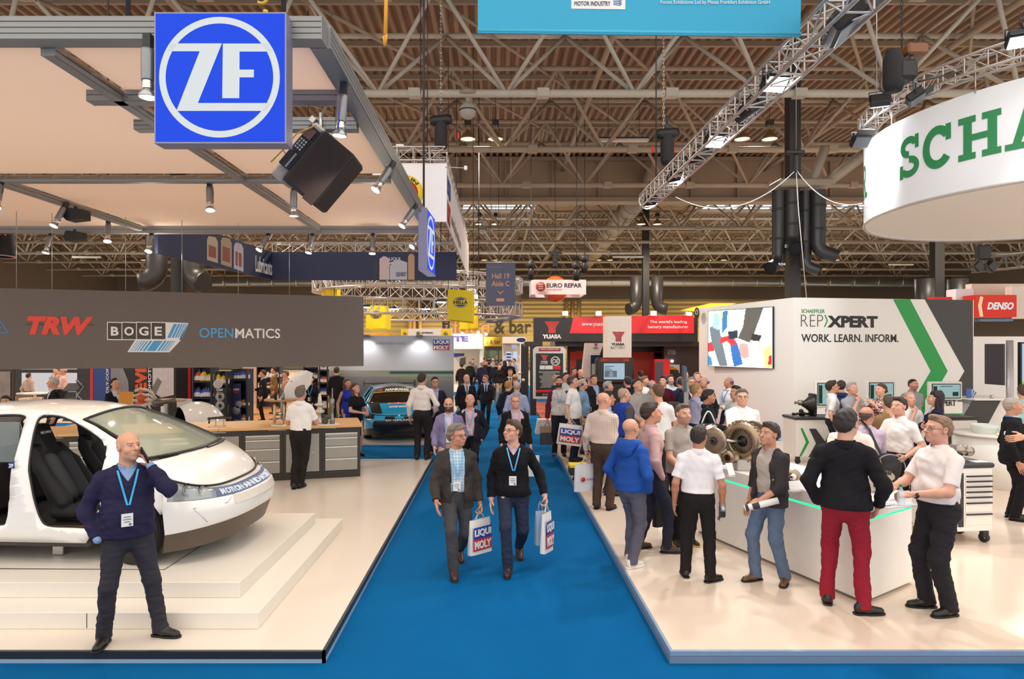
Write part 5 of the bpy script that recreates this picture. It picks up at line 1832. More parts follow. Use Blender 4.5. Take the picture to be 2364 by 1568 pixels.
# white header and red-blue stands beyond the backdrop
D=27
pl=Plane((0,D,0),(1,0,0))
T=thing('stand_header','white header board with yellow ends above the racetrack backdrop','header',pl.at(980,776))
g=MB()
a,b=pl.at(926,800),pl.at(1044,759)
obj('board',MB().box((a.x,D,a.z),(b.x,D+.2,b.z)),M('#dcd6d4',.5),T)
for x in(a.x+.1,b.x-.1):
 obj('post',MB().box((x-.04,D+.05,0),(x+.04,D+.13,a.z)),ALU,T)
g=MB()
pl.panel(g,[(927,780),(942,780),(942,759),(927,759)],.004)
pl.panel(g,[(1018,780),(1041,780),(1041,760),(1018,760)],.004)
obj('yellow_end',g,yel2,T)
hella(T,pl,935,770,9)
hella(T,pl,1029,770,11)
pl.text('GUTMANN',973,770.5,999,766.5,INK,T,bold=.03)
hella(T,pl,966,769,11)
tag(obj('yellow_header',MB().box(tuple(P(857,790,32)),tuple(P(908,770,32)+V((0,.3,0)))).box((-5.8,32.05,0),(-5.7,32.2,2.9)),M('#eeb21a',.5)),'small orange-yellow header left of the white header board','header')
obj_=[]
D=44
pl=Plane((0,D,0),(1,0,0))
T=thing('white_stand','bright white stand with purple TE lettering beside the aisle end','stand',pl.at(1080,850))
a,b=pl.at(1020,860),pl.at(1114,771)
obj('fascia',MB().box((a.x,D,pl.at(0,806).z),(b.x,D+5,b.z)),M('#f2efea',.5),T)
obj('back_wall',MB().box((a.x,D+4,0),(b.x,D+5,pl.at(0,806).z)),M('#e9e4de',.5),T)
obj('side_wall',MB().box((b.x-.2,D+.1,0),(b.x,D+4,pl.at(0,806).z)),M('#ded8d0',.5),T)
pl.text('TE',1047,789,1081,776,M('#5c5290',.5),T,bold=.06)
pb=Plane((0,D+4,0),(1,0,0))
g=MB()
pb.panel(g,[(1040,826),(1072,822),(1072,816),(1040,816)],.01)
obj('blue_print',g,M('#3a56b0',.5),T)
g=MB()
pb.panel(g,[(1060,842),(1075,842),(1075,824),(1062,828)],.012)
obj('photo_print',g,M('#6a6766',.5,var=.5,vscale=4),T)
for k,(x,y)in enumerate(((1067,770),(1104,768),(1122,772))):
 p=P(x,y,D-.3)
 obj('flood_lamp',MB().ball(p,.1,10),LAMPC,T)
light('AREA',(pl.at(1067,780).x,D+1,4.0),160,(1,.96,.9),2.0,(pl.at(1067,780).x,D+2,0))
light('SPOT',(pl.at(1067,780).x,D-1.2,4.1),130,(1,.96,.9),.1,(pl.at(1067,780).x,D+.2,3.2),120)
# stand with lit cabinets right of the aisle end
D=50
pl=Plane((0,D,0),(1,0,0))
T=thing('lit_stand','pale stand with lit display cabinets at the right of the aisle end','stand',pl.at(1180,850))
a,b=pl.at(1160,860),pl.at(1205,778)
obj('shell',MB().box((a.x,D+1,0),(b.x,D+3,b.z)).box((a.x,D,b.z-.5),(b.x,D+1,b.z)),M('#cdbfae',.5),T)
g=MB()
pl.panel(g,[(1168,840),(1181,840),(1181,812),(1168,812)],-.95)
pl.panel(g,[(1184,832),(1194,832),(1194,812),(1184,812)],-.95)
obj('lit_cabinet',g,M('#c9d2f0',.4,emit=.8),T)
g=MB()
for y in(818,825,832):
 pl.panel(g,[(1169,y+2),(1180,y+2),(1180,y-2),(1169,y-2)],-.93)
obj('cabinet_goods',g,M('#3a3f55',.5),T)
g=MB()
pl.panel(g,[(1181,806),(1193,806),(1193,796),(1181,796)],.02)
obj('oval_sign',g,M('#c9c4e6',.4,emit=.5),T)
tag(obj('oval_sign',MB().prism([(.4*cos(t),.22*sin(t))for t in np.linspace(0,2*pi,29)[:-1]],P(1203,785,46),(1,0,0),(0,0,1),(0,.1,0)).box((1.72,46.02,0),(1.78,46.08,3.0)).prism([(.34*cos(t),.16*sin(t))for t in np.linspace(0,2*pi,29)[:-1]],P(1203,785,45.99),(1,0,0),(0,0,1),(0,.005,0),1),[whi,M('#27284a',.4)]),'dark blue disc sign with white rim over the black stand end','sign')
tag(obj('pale_partition',MB().box(tuple(P(1163,870,60)*1),tuple(P(1210,776,60)+V((0,.3,0)))),M('#b9b6ac',.5)),'pale panel beside the yellow bar entrance','panel')
# ---- black and red battery stand on the right of the aisle
D=27.5
pl=Plane((0,D,0),(1,0,0))
blackm=M('#1f1c1c',.35)
T=thing('stand_fascia','black and red battery-maker fascia with white lettering','fascia',pl.at(1230,790))
a,b=pl.at(1232,789),pl.at(1600,734)
obj('black_fascia',MB().box((a.x,D,a.z),(b.x+.2,D+.4,b.z)),blackm,T)
redm=M('#d8262f',.35,var=.02)
g=MB()
pl.panel(g,[(1315,770),(1602,769.5),(1602,728),(1324,731.5)],.03,.03)
obj('red_panel',g,redm,T)
def yuasa(T,pl,cx_,y0,y1,w,col,off=.006):
 g=MB()
 n=6
 for k in range(n):
  t0,t1=-1+2*(k+.06)/n,-1+2*(k+.94)/n
  ym=y0+(y1-y0)*.45
  nw=.46
  pl.panel(g,[(cx_+t0*w/2*nw,y0),(cx_+t1*w/2*nw,y0),(cx_+t1*w/2*nw,ym),(cx_+t1*w/2,y1),(cx_+t0*w/2,y1),(cx_+t0*w/2*nw,ym)],off,.004)
 obj('fan_logo',g,col,T)
yr=M('#d9483f',.5)
yuasa(T,pl,1274.5,769,742,36,yr)
pl.text('YUASA',1252,782,1296,772,whi,T,bold=.06)
pl.text('www.yuasa.com',1343,755,1417,746,whi,T,bold=.01,off=.034)
pl.text("The world's leading",1500,748,1586,739.5,whi,T,bold=.01,off=.034)
pl.text('battery manufacturer',1496,760,1589,751,whi,T,bold=.01,off=.034)
for x in(1296,1372,1497,1577):
 p=pl.at(x,730)
 obj('spot_arm',MB().tube([p+V((0,.2,.0)),p+V((.1,-.4,.1))],.02,6).box((p.x,p.y-.5,p.z),(p.x+.22,p.y-.3,p.z+.18)),whi,T)
 light('SPOT',(p.x+.15,D-.65,p.z+.2),20,(1,.9,.85),.05,(p.x+.2,D,p.z-.6),110)
 # rear of the stand
T=thing('stand_interior','black and orange-red rear walls of the battery stand','stand',pl.at(1400,850))
p2=Plane((0,D+3,0),(1,0,0))
a,b=p2.at(1230,790),p2.at(1620,790)
obj('header',MB().box((p2.at(1270,0).x,D+.45,pl.at(0,800).z),(b.x,D+3,pl.at(0,789).z)),blackm,T)
obj('back_wall',MB().box((p2.at(1310,0).x,D+3,0),(b.x+3,D+3.2,pl.at(0,789).z)),blackm,T)
orw=M('#c4432a',.5)
for(x0,x1,y0,y1)in((1316,1330,865,812),(1330,1346,830,810),(1460,1532,892,813),(1510,1530,830,812)):
 g=MB()
 p2.panel(g,[(x0,y0),(x1,y0),(x1,y1),(x0,y1)],.02)
 obj('orange_panel',g,orw,T)
 # black partition by the aisle
q=P(1205,850,24)
g=MB().box((P(1203,0,26).x,26,0),(P(1220,0,26).x,26.2,P(0,795,26).z)).box((P(1224,0,24.5).x,24.5,0),(P(1238,0,24.5).x,24.7,P(0,795,24.5).z)).box((P(1210,0,25).x,24.4,P(0,800,24.4).z),(P(1250,0,25).x,25.2,P(0,789,24.4).z))
T=thing('black_partition','tall black partition panels where the battery stand meets the aisle','partition',(q.x,25,0))
obj('panels',g,M('#343132',.4),T)
obj('door_knob',MB().ball(P(1200,862,25.9),.07,10).ball(P(1208,878,25.9),.07,10),M('#c9bfa9',.4),T)
# white tower
D=22.5
pl=Plane((0,D,0),(1,0,0))
tow=M('#e9dccd',.5)
T=thing('white_tower','cream sign tower with red fan logo in front of the red fascia','tower',pl.at(1430,825))
a,b=pl.at(1402,828),pl.at(1458,730)
obj('tower_block',MB().box((a.x,D,a.z),(b.x,D+.9,b.z)),tow,T)
obj('tower_foot',MB().box((a.x+.05,D+.1,.04),(b.x-.05,D+.8,a.z)),blackm,T)
yuasa(T,pl,1428,789,766,30,M('#b02a2f',.5))
pl.text('YUASA',1411,798,1442,792,INK,T,bold=.06)
pl.text('BATTERY',1410,806,1443,800,M('#55504c',.5),T)
# screen under the tower
D=21
pl=Plane((0,D,0),(1,0,0))
T=thing('presentation_screen','black presentation screen with red header under the cream tower','screen',pl.at(1420,880))
a,b=pl.at(1377,886),pl.at(1464,826)
obj('cabinet',MB().box((a.x,D,a.z),(b.x,D+.35,b.z),0,.05),blackm,T)
obj('stand',MB().box((a.x+.3,D+.1,0),(b.x-.3,D+.4,a.z)),blackm,T)
g=MB()
pl.panel(g,[(1387,835),(1452,835),(1452,827.5),(1387,827.5)],.01)
obj('header_strip',g,M('#d24a30',.4,emit=.4),T)
pl.text('YUASA ACADEMY',1398,834,1440,828.5,M('#3a1a14',.5),T,off=.014,bold=.03)
g=MB()
pl.panel(g,[(1394,876),(1442,876),(1442,839),(1394,839)],.01)
obj('screen',g,M('#b9d2e4',.3,emit=.6),T)
g=MB()
for k,(x1,y)in enumerate(((1417,846),(1408,850),(1413,854))):
 pl.panel(g,[(1396,y+1),(x1,y+1),(x1,y-1),(1396,y-1)],.014)
pl.panel(g,[(1396,871),(1424,871),(1424,856),(1396,856)],.014)
obj('slide_text',g,M('#5f7286',.4),T)
g=MB()
pl.panel(g,[(1405,870),(1417,870),(1414,858),(1408,858)],.018)
obj('slide_figure',g,M('#c9d2dc',.4,emit=.3),T)
# second leaning tower further back
D=26
pl=Plane((0,D,0),(1,0,0))
T=thing('leaning_tower','grey leaning sign tower left of the cream tower','tower',pl.at(1370,870))
g=MB()
pl.panel(g,[(1344,872),(1366,872),(1394,792),(1353,792)],0,.5)
obj('tower_block',g,M('#c9c0bb',.5),T)
yuasa(T,pl,1376,800,793,9,M('#a03a3a',.5))
pl.text('YUASA',1369,805,1381,802,INK,T,bold=.04)
a,b=pl.at(1362,884),pl.at(1398,820)
obj('info_screen',MB().box((a.x,D-.3,a.z),(b.x,D-.2,b.z)),M('#2a3a5a',.4,emit=.15),T)
g=MB()
pl.panel(g,[(1366,868),(1395,868),(1395,840),(1366,840)],.32)
obj('info_picture',g,M('#b9b2a0',.4,emit=.3),T)
g=MB()
pl.panel(g,[(1366,882),(1395,882),(1395,870),(1366,870)],.32)
obj('info_red',g,M('#c9302f',.4,emit=.3),T)
obj('tower_foot',MB().box((P(1345,0,D).x,D+.05,0),(P(1366,0,D).x,D+.45,pl.at(0,871).z)),M('#c9c0bb',.5),T)
# kiosk board
D=19.5
pl=Plane((0,D,0),(1,0,0))
T=thing('poster_kiosk','white rounded kiosk with a black poster and red web strip by the aisle','kiosk',pl.at(1268,960))
x0,x1,y0,y1=1231,1306,921,801
pts=[(x0,y0),(x1,y0)]+[(x1-9+9*cos(t),y1+9-9*sin(t))for t in np.linspace(0,pi/2,6)]+[(x0+9-9*sin(t),y1+9-9*cos(t))for t in np.linspace(0,pi/2,6)]
g=MB()
pl.panel(g,pts,0,.18)
obj('board',g,M('#ded9d4',.4),T,fix=True)
g=MB()
pl.panel(g,[(1237,915),(1300,915),(1300,816),(1237,816)],.01)
obj('poster',g,M('#24211f',.4),T)
g=MB()
pl.panel(g,[(1244,811),(1294,811),(1294,804),(1244,804)],.01)
obj('web_strip',g,M('#a8242c',.4),T)
pl.text('www.yuasa.com',1248,810,1290,805,whi,T,off=.014)
yuasa(T,pl,1257,832,820,18,yr,.014)
pl.text('YUASA',1248,837,1265,833.5,whi,T,bold=.05,off=.014)
pl.text('BATTERY',1248,841,1265,838,whi,T,bold=.01,off=.014)
c=pl.at(1282,834,.014)
obj('round_mark',MB().tube([c+V((.125*cos(t),0,.125*sin(t)))for t in np.linspace(0,2*pi,25)[:-1]],.018,6,closed=True),whi,T)
pl.text('OE',1275,839,1289,829,whi,T,off=.014,bold=.02)
g=MB()
rr=random.Random(2)
for y in np.arange(858,896,2.6):
 w_=rr.uniform(14,25)
 pl.panel(g,[(1268-w_,y+.6),(1268+w_,y+.6),(1268+w_,y-.6),(1268-w_,y-.6)],.014)
obj('poster_lines',g,M('#b5b0aa',.5),T)
g=MB()
for(x0_,x1_)in((1246,1258),(1259,1276)):
 pl.panel(g,[(x0_,853),(x1_,853),(x1_,844),(x0_,844)],.014)
obj('poster_pictures',g,whi,T)
g=MB()
pl.panel(g,[(1277,853),(1294,853),(1294,844),(1277,844)],.014)
pl.panel(g,[(1237,906),(1300,906),(1300,900),(1237,900)],.014)
obj('poster_red',g,redm,T)
pl.text('GS YUASA',1253,913,1270,909,whi,T,off=.014)
obj('foot',MB().prism([(-.45,0),(.45,0),(.38,.42),(-.38,.42)],(pl.at(1270,0).x,D-.3,.0),ux,uz,(0,.5,0)),M('#d9d2cc',.4),T,fix=True)
tag(obj('stand_floor',MB().box((1.6,18.2,0),(14,30,.045)),M('#a8402c',.4)),'terracotta red floor of the battery stand','platform')
tag(obj('stand_floor',MB().box((1.55,18.05,0),(4.2,18.75,.055)),M('#e2d6cc',.3)),'white threshold strip of the battery stand floor','platform')
# dark display with GS YUASA and red lit shelf block
D=29
pl=Plane((0,D,0),(1,0,0))
T=thing('display_wall','dark display wall with lit white niche and red block on the battery stand','display',pl.at(1560,870))
a,b=pl.at(1533,900),pl.at(1604,790)
obj('wall',MB().box((a.x,D,0),(b.x+1,D+.4,b.z)),M('#2b2020',.4),T)
pl.text('GS YUASA',1541,819,1560,808,M('#c9b5ae',.4,emit=.2),T,bold=.01)
g=MB()
pl.panel(g,[(1535,864),(1569,861),(1569,842),(1535,842)],.02)
obj('lit_niche',g,M('#cfc9c2',.4,emit=.4),T)
obj('niche_lamps',MB().ball(pl.at(1540,834,.1),.06,10).ball(pl.at(1552,834,.1),.06,10),LAMPC,T)
obj('red_block',MB().box((pl.at(1496,0).x,D-1.2,0),(pl.at(1530,0).x,D-.4,pl.at(0,828).z)),redm,T)
obj('red_block_glass',MB().box((pl.at(1497,0).x,D-1.22,pl.at(0,880).z),(pl.at(1515,0).x,D-1.2,pl.at(0,834).z)),M('#4a4f58',.2),T)
q=pl.at(1549,851,.3)
t=thing('toy_car','small yellow sports car model on a black block in the lit niche','toy car',q)
obj('car_body',MB().box((q.x-.25,q.y-.1,q.z-.06),(q.x+.25,q.y+.1,q.z+.03),0,.03).box((q.x-.1,q.y-.09,q.z+.02),(q.x+.13,q.y+.09,q.z+.1),0,.04),M('#e6b31a',.3),t)
obj('plinth',MB().box((q.x-.3,q.y-.15,0),(q.x+.3,q.y+.15,q.z-.06)),blackm,t)
# yellow tent tip
p=P(1640,708,26)
g=MB().add([P(1572,716,24),P(1640,700,28),P(1700,700,26),P(1625,722,23.5)],[(0,3,2,1)]).add([P(1572,716,24),P(1625,722,23.5),P(1625,726,23.6),P(1572,718,24)],[(0,1,2,3)])
tag(obj('tent_roof',g,M('#dcb41e',.5)),'yellow pointed tent roof behind the white booth wall','tent')
# ================================================================ figures: smooth blended surfaces sampled on a grid
class Field:
 def __init__(s,lo,hi,h):
  s.h=h
  s.lo=np.array(lo,'f')-2*h
  s.n=tuple(int(math.ceil((hi[i]+2*h-s.lo[i])/h))+1 for i in range(3))
  s.ax=[(s.lo[i]+h*np.arange(s.n[i])).astype('f')for i in range(3)]
  s.f=np.full(s.n,.2,'f')
 def _put(s,lo,hi,fn,k,sub=False):
  pad=k+2.5*s.h
  sl=[]
  for i in range(3):
   a=max(0,int((lo[i]-pad-s.lo[i])/s.h))
   b=min(s.n[i],int((hi[i]+pad-s.lo[i])/s.h)+2)
   if b<=a:
    return s
   sl.append(slice(a,b))
  sl=tuple(sl)
  X=s.ax[0][sl[0]][:,None,None]
  Y=s.ax[1][sl[1]][None,:,None]
  Z=s.ax[2][sl[2]][None,None,:]
  d=fn(X,Y,Z)
  f=s.f[sl]
  if sub:
   d=-d
   if k>0:
    hh=np.clip(.5-.5*(f-d)/k,0,1)
    s.f[sl]=f+(d-f)*hh+k*hh*(1-hh)
   else:
    s.f[sl]=np.maximum(f,d)
  elif k>0:
   hh=np.clip(.5+.5*(f-d)/k,0,1)
   s.f[sl]=f+(d-f)*hh-k*hh*(1-hh)
  else:
   s.f[sl]=np.minimum(f,d)
  return s
 def seg(s,a,b,r1,r2,k=.02,sy=1.0,sub=False):
  a,b=np.array(a,'f'),np.array(b,'f')
  r=max(r1,r2)
  ba=b-a
  bb=float((ba*np.array([1,1/sy,1],'f'))@(ba*np.array([1,1/sy,1],'f')))+1e-9
  def fn(X,Y,Z):
   px,py,pz=X-a[0],(Y-a[1])/sy,Z-a[2]
   t=np.clip((px*ba[0]+py*(ba[1]/sy)+pz*ba[2])/bb,0,1)
   return(np.sqrt((px-ba[0]*t)**2+(py-ba[1]/sy*t)**2+(pz-ba[2]*t)**2)-(r1+(r2-r1)*t))*(min(1,sy)if sy<.75 else 1)
  return s._put(np.minimum(a,b)-r,np.maximum(a,b)+r,fn,k,sub)
 def ell(s,c,r,k=.02,R=None,sub=False):
  c=np.array(c,'f')
  m=max(r)
  def fn(X,Y,Z):
   x,y,z=X-c[0],Y-c[1],Z-c[2]
   if R is not None:
    x,y,z=(R[0][0]*x+R[1][0]*y+R[2][0]*z,R[0][1]*x+R[1][1]*y+R[2][1]*z,R[0][2]*x+R[1][2]*y+R[2][2]*z)
   k0=np.sqrt((x/r[0])**2+(y/r[1])**2+(z/r[2])**2)
   k1=np.sqrt((x/r[0]**2)**2+(y/r[1]**2)**2+(z/r[2]**2)**2)+1e-6
   return k0*(k0-1)/k1
  return s._put(c-m,c+m,fn,k,sub)
 def rbox(s,c,half,rd,k=.0,R=None,sub=False):
  c=np.array(c,'f')
  m=float(np.linalg.norm(half))+rd
  def fn(X,Y,Z):
   x,y,z=X-c[0],Y-c[1],Z-c[2]
   if R is not None:
    x,y,z=(R[0][0]*x+R[1][0]*y+R[2][0]*z,R[0][1]*x+R[1][1]*y+R[2][1]*z,R[0][2]*x+R[1][2]*y+R[2][2]*z)
   qx,qy,qz=np.abs(x)-half[0]+rd,np.abs(y)-half[1]+rd,np.abs(z)-half[2]+rd
   return np.sqrt(np.maximum(qx,0)**2+np.maximum(qy,0)**2+np.maximum(qz,0)**2)+np.minimum(np.maximum(qx,np.maximum(qy,qz)),0)-rd
  return s._put(c-m,c+m,fn,k,sub)
 def cut(s,fn):
  """keep only where fn(X,Y,Z) < 0"""
  s.f=np.maximum(s.f,fn(s.ax[0][:,None,None],s.ax[1][None,:,None],s.ax[2][None,None,:]).astype('f'))
  return s
 def noise(s,amp,fr,seed=0,zs=1.0):
  rg=np.random.RandomState(seed)
  X,Y,Z=s.ax[0][:,None,None],s.ax[1][None,:,None],s.ax[2][None,None,:]
  t=0
  for i in range(4):
   d=rg.normal(size=3)
   d/=np.linalg.norm(d)
   w=fr*rg.uniform(.6,1.6)
   ph=rg.uniform(0,6,2)
   t=t+np.sin(w*(d[0]*X+d[1]*Y+d[2]*zs*Z)+ph[0]+1.3*np.sin(w*.45*(d[1]*X-d[0]*Y+d[2]*Z)+ph[1]))
  s.f+=(amp/2*t).astype('f')
  return s
 def net(s):
  f=s.f
  ins=f<0
  nx,ny,nz=f.shape
  cnt=np.zeros((nx-1,ny-1,nz-1),'i1')
  for dx in(0,1):
   for dy in(0,1):
    for dz in(0,1):
     cnt+=ins[dx:nx-1+dx,dy:ny-1+dy,dz:nz-1+dz]
  act=(cnt>0)&(cnt<8)
  I=np.argwhere(act)
  if len(I)==0:
   return np.zeros((0,3),'f'),np.zeros((0,4),'i')
  idx=np.full(act.shape,-1,'i4')
  idx[act]=np.arange(len(I))
  off=np.array([(dx,dy,dz)for dx in(0,1)for dy in(0,1)for dz in(0,1)])
  v8=np.stack([f[I[:,0]+o[0],I[:,1]+o[1],I[:,2]+o[2]]for o in off],1)
  acc=np.zeros((len(I),3),'f')
  n=np.zeros(len(I),'f')
  for a in range(8):
   for b in range(a+1,8):
    if np.abs(off[a]-off[b]).sum()==1:
     m=(v8[:,a]<0)!=(v8[:,b]<0)
     t=np.where(m,v8[:,a]/(v8[:,a]-v8[:,b]+1e-12),0)
     acc+=np.where(m[:,None],off[a]+(off[b]-off[a])*t[:,None],0)
     n+=m
  vs=s.lo+s.h*(I+acc/n[:,None])
  qs=[]
  for ax in range(3):
   sl0=[slice(1,-1)]*3
   sl1=[slice(1,-1)]*3
   sl0[ax]=slice(0,-1)
   sl1[ax]=slice(1,None)
   A,B=ins[tuple(sl0)],ins[tuple(sl1)]
   E=np.argwhere(A!=B)
   if len(E)==0:
    continue
   fl=A[A!=B]
   o=np.ones(3,'i')
   o[ax]=0
   E=E+o
   u,w=[(1,2),(2,0),(0,1)][ax]
   du,dw=np.zeros(3,'i'),np.zeros(3,'i')
   du[u]=1
   dw[w]=1
   c=[E-du-dw,E-dw,E,E-du]
   q=np.stack([idx[e[:,0],e[:,1],e[:,2]]for e in c],1)
   q[~fl]=q[~fl][:,::-1]
   qs.append(q)
  return vs.astype('f'),np.concatenate(qs)
def np_mesh(name,parts,cols=None):
 """join (verts, quads) parts into one mesh with smooth shading; cols = list of per-part colours (n,3)"""
 o=0
 V_,Q_=[],[]
 for v,q in parts:
  V_.append(v)
  Q_.append(q+o)
  o+=len(v)
 v=np.concatenate(V_).astype('f')
 q=np.concatenate(Q_).astype('i')
 me=bpy.data.meshes.new(name)
 me.vertices.add(len(v))
 me.vertices.foreach_set('co',v.ravel())
 me.loops.add(len(q)*4)
 me.loops.foreach_set('vertex_index',q.ravel())
 me.polygons.add(len(q))
 me.polygons.foreach_set('loop_start',np.arange(0,len(q)*4,4,dtype='i'))
 me.polygons.foreach_set('use_smooth',np.ones(len(q),bool))
 if cols is not None:
  c=np.concatenate(cols)
  c=np.concatenate([c,np.ones((len(c),1))],1).astype('f')
  at=me.attributes.new('Col','FLOAT_COLOR','POINT')
  at.data.foreach_set('color',c.ravel())
 me.update()
 me.validate()
 return me
def _seg_obj(me,name,mat,parent):
 me.materials.append(mat)
 o=bpy.data.objects.new(name,me)
 COL.objects.link(o)
 o.parent=parent
 return o
_HANDS={}
def hand(pose,h):
 """right hand, local frame: wrist at origin, fingers along -z, palm facing -x (towards the body), thumb forward (+y)"""
 k=(pose,h)
 if k in _HANDS:
  return _HANDS[k]
 c={'relax':.35,'grip':1.15,'flat':.06,'phone':.8,'fist':1.5}[pose]
 f=Field((-.11,-.09,-.22),(.05,.11,.03),h)
 f.seg((0,0,.03),(0,0,-.02),.027,.025,.01)
 f.rbox((0,.002,-.058),(.015,.040,.045),.014,.015)
 L=((.034,.040,.026,.020),(.012,.045,.029,.021),(-.012,.042,.027,.020),(-.034,.033,.021,.018))
 for j,(y,a,b,d)in enumerate(L):
  r=.0088 if j<3 else.0076
  r=max(r,h*.62)
  t=0
  p=np.array((0,y,-.098))
  sp=(y*.35 if pose in('flat','relax')else 0)
  for m,l in enumerate((a,b,d)):
   t+=c*(.55,.62,.4)[m]*(1+.1*j)
   q=p+l*np.array((-sin(t),sp,-cos(t)))
   f.seg(p,q,r*(1.05-.08*m),r*(.97-.1*m),.004)
   p=q
 tp=np.array((-.006,.036,-.03))
 dirs={'flat':((-.2,.75,-.6),(-.2,.4,-.9)),'grip':((-.6,.5,-.6),(-.75,-.1,-.65)),'fist':((-.6,.4,-.7),(-.6,-.6,-.5))}.get(pose,((-.45,.6,-.65),(-.45,.2,-.85)))
 r=max(.011,h*.62)
 q=tp+.042*np.array(dirs[0])
 f.seg(tp,q,r*1.15,r,.012)
 f.seg(q,q+.034*np.array(dirs[1]),r,r*.82,.004)
 _HANDS[k]=f.net()
 return _HANDS[k]
_HEADC={}
def head_geo(h,fem,wide,beardk):
 k=(round(h,4),fem,wide)
 if k in _HEADC:
  return _HEADC[k]
 f=Field((-.1,-.125,-.2),(.1,.135,.13),h)
 w=wide
 f.ell((0,-.012,.032),(.075*w,.096,.08),.02)
 f.ell((0,.026,-.03),(.062*w,.07,.085),.03)
 f.ell((0,.035,-.074),(.048*w,.052,.036),.03)
 f.seg((0,-.02,-.05),(0,-.035,-.2),.05 if fem else.056*w,.052 if fem else.062*w,.03)
 f.seg((-.03,.08,.026),(.03,.08,.026),.012,.012,.015)
 f.ell((-.04*w,.062,-.03),(.024,.024,.024),.02).ell((.04*w,.062,-.03),(.024,.024,.024),.02)
 for sx in(-1,1):
  f.ell((sx*.031,.103,.006),(.019,.016,.012),.008,sub=True)
  f.ell((sx*.031,.0755,.006),(.0135,.0135,.0125),.002)
  f.seg((sx*.019,.0895,.0145),(sx*.044,.083,.014),.0045,.0045,.003)
  f.ell((sx*.077*w,-.004,-.004),(.010,.02,.032),.006,R=[(1,0,0),(0,.96,-.26),(0,.26,.96)])
  f.ell((sx*.083*w,.0,-.002),(.006,.009,.015),.004,sub=True)
 f.seg((0,.088,.014),(0,.117,-.021),.0085,.0135,.009)
 f.ell((-.011,.098,-.024),(.008,.01,.007),.006).ell((.011,.098,-.024),(.008,.01,.007),.006)
 f.ell((0,.085,-.056),(.026,.02,.02),.015)
 f.seg((-.019,.0965,-.0515),(.019,.0965,-.0515),.0055,.0055,.003)
 f.seg((-.017,.0965,-.0615),(.017,.0965,-.0615),.006,.006,.003)
 f.seg((-.026,.104,-.0565),(.026,.104,-.0565),.0022,.0022,.003,sub=True)
 f.ell((0,.075,-.094),(.023,.02,.018),.015)
 _HEADC[k]=f.net()
 return _HEADC[k]
def head_cols(v,skin,hairc,beard,fem,brow):
 n=len(v)
 s=np.array(lin(skin))
 hc=np.array(lin(hairc))
 c=np.tile(s,(n,1))
 x,y,z=np.abs(v[:,0]),v[:,1],v[:,2]
 def mixin(m,col,a):
  c[m]=c[m]*(1-a)+np.array(col)*a
 ck=np.exp(-(((x-.04)/.022)**2+((z+.03)/.02)**2))*(y>.03)
 c[:]=c*(1-.22*ck[:,None])+np.array((.62,.22,.17))*(.22*ck[:,None])
 if beard:
  a={'beard':.92,'stubble':.33,'goatee':.85}[beard]
  m=(z<-.028-.5*np.maximum(0,.03-x))&(y>-.01)&(z>-.125)
  if beard=='goatee':
   m=(z<-.035)&(x<.03)&(y>.06)
  mixin(m,hc,a)
  m2=(z<-.036)&(z>-.05)&(x<.03)&(y>.08)
  mixin(m2,hc,a*.9)
  mixin((x<.02)&(np.abs(z+.0565)<.009)&(y>.09),(.5,.2,.17),.8)
 else:
  mixin((x<.024)&(np.abs(z+.0565)<.0105)&(y>.0915),(.55,.17,.15)if fem else(.55,.25,.2),.7 if fem else.5)
 if brow:
  mixin((z>.0225+(x-.03)*-.12)&(z<.0315+(x-.03)*-.12)&(x>.013)&(x<.05)&(y>.066),hc,.75)
 ey=np.sqrt((x-.031)**2+(z-.006)**2)
 m=(y>.074)&(x>.0195)&(x<.0425)&(np.abs(z-.006)<.0065-.0035*((x-.031)/.0115)**2)
 mixin(m,(.62,.58,.55),1)
 mixin(m&(ey<.0056),(.035,.03,.028),1)
 mixin((y>.07)&(x>.018)&(x<.045)&(z>.0105)&(z<.015),(.1,.06,.05),.6)
 return c
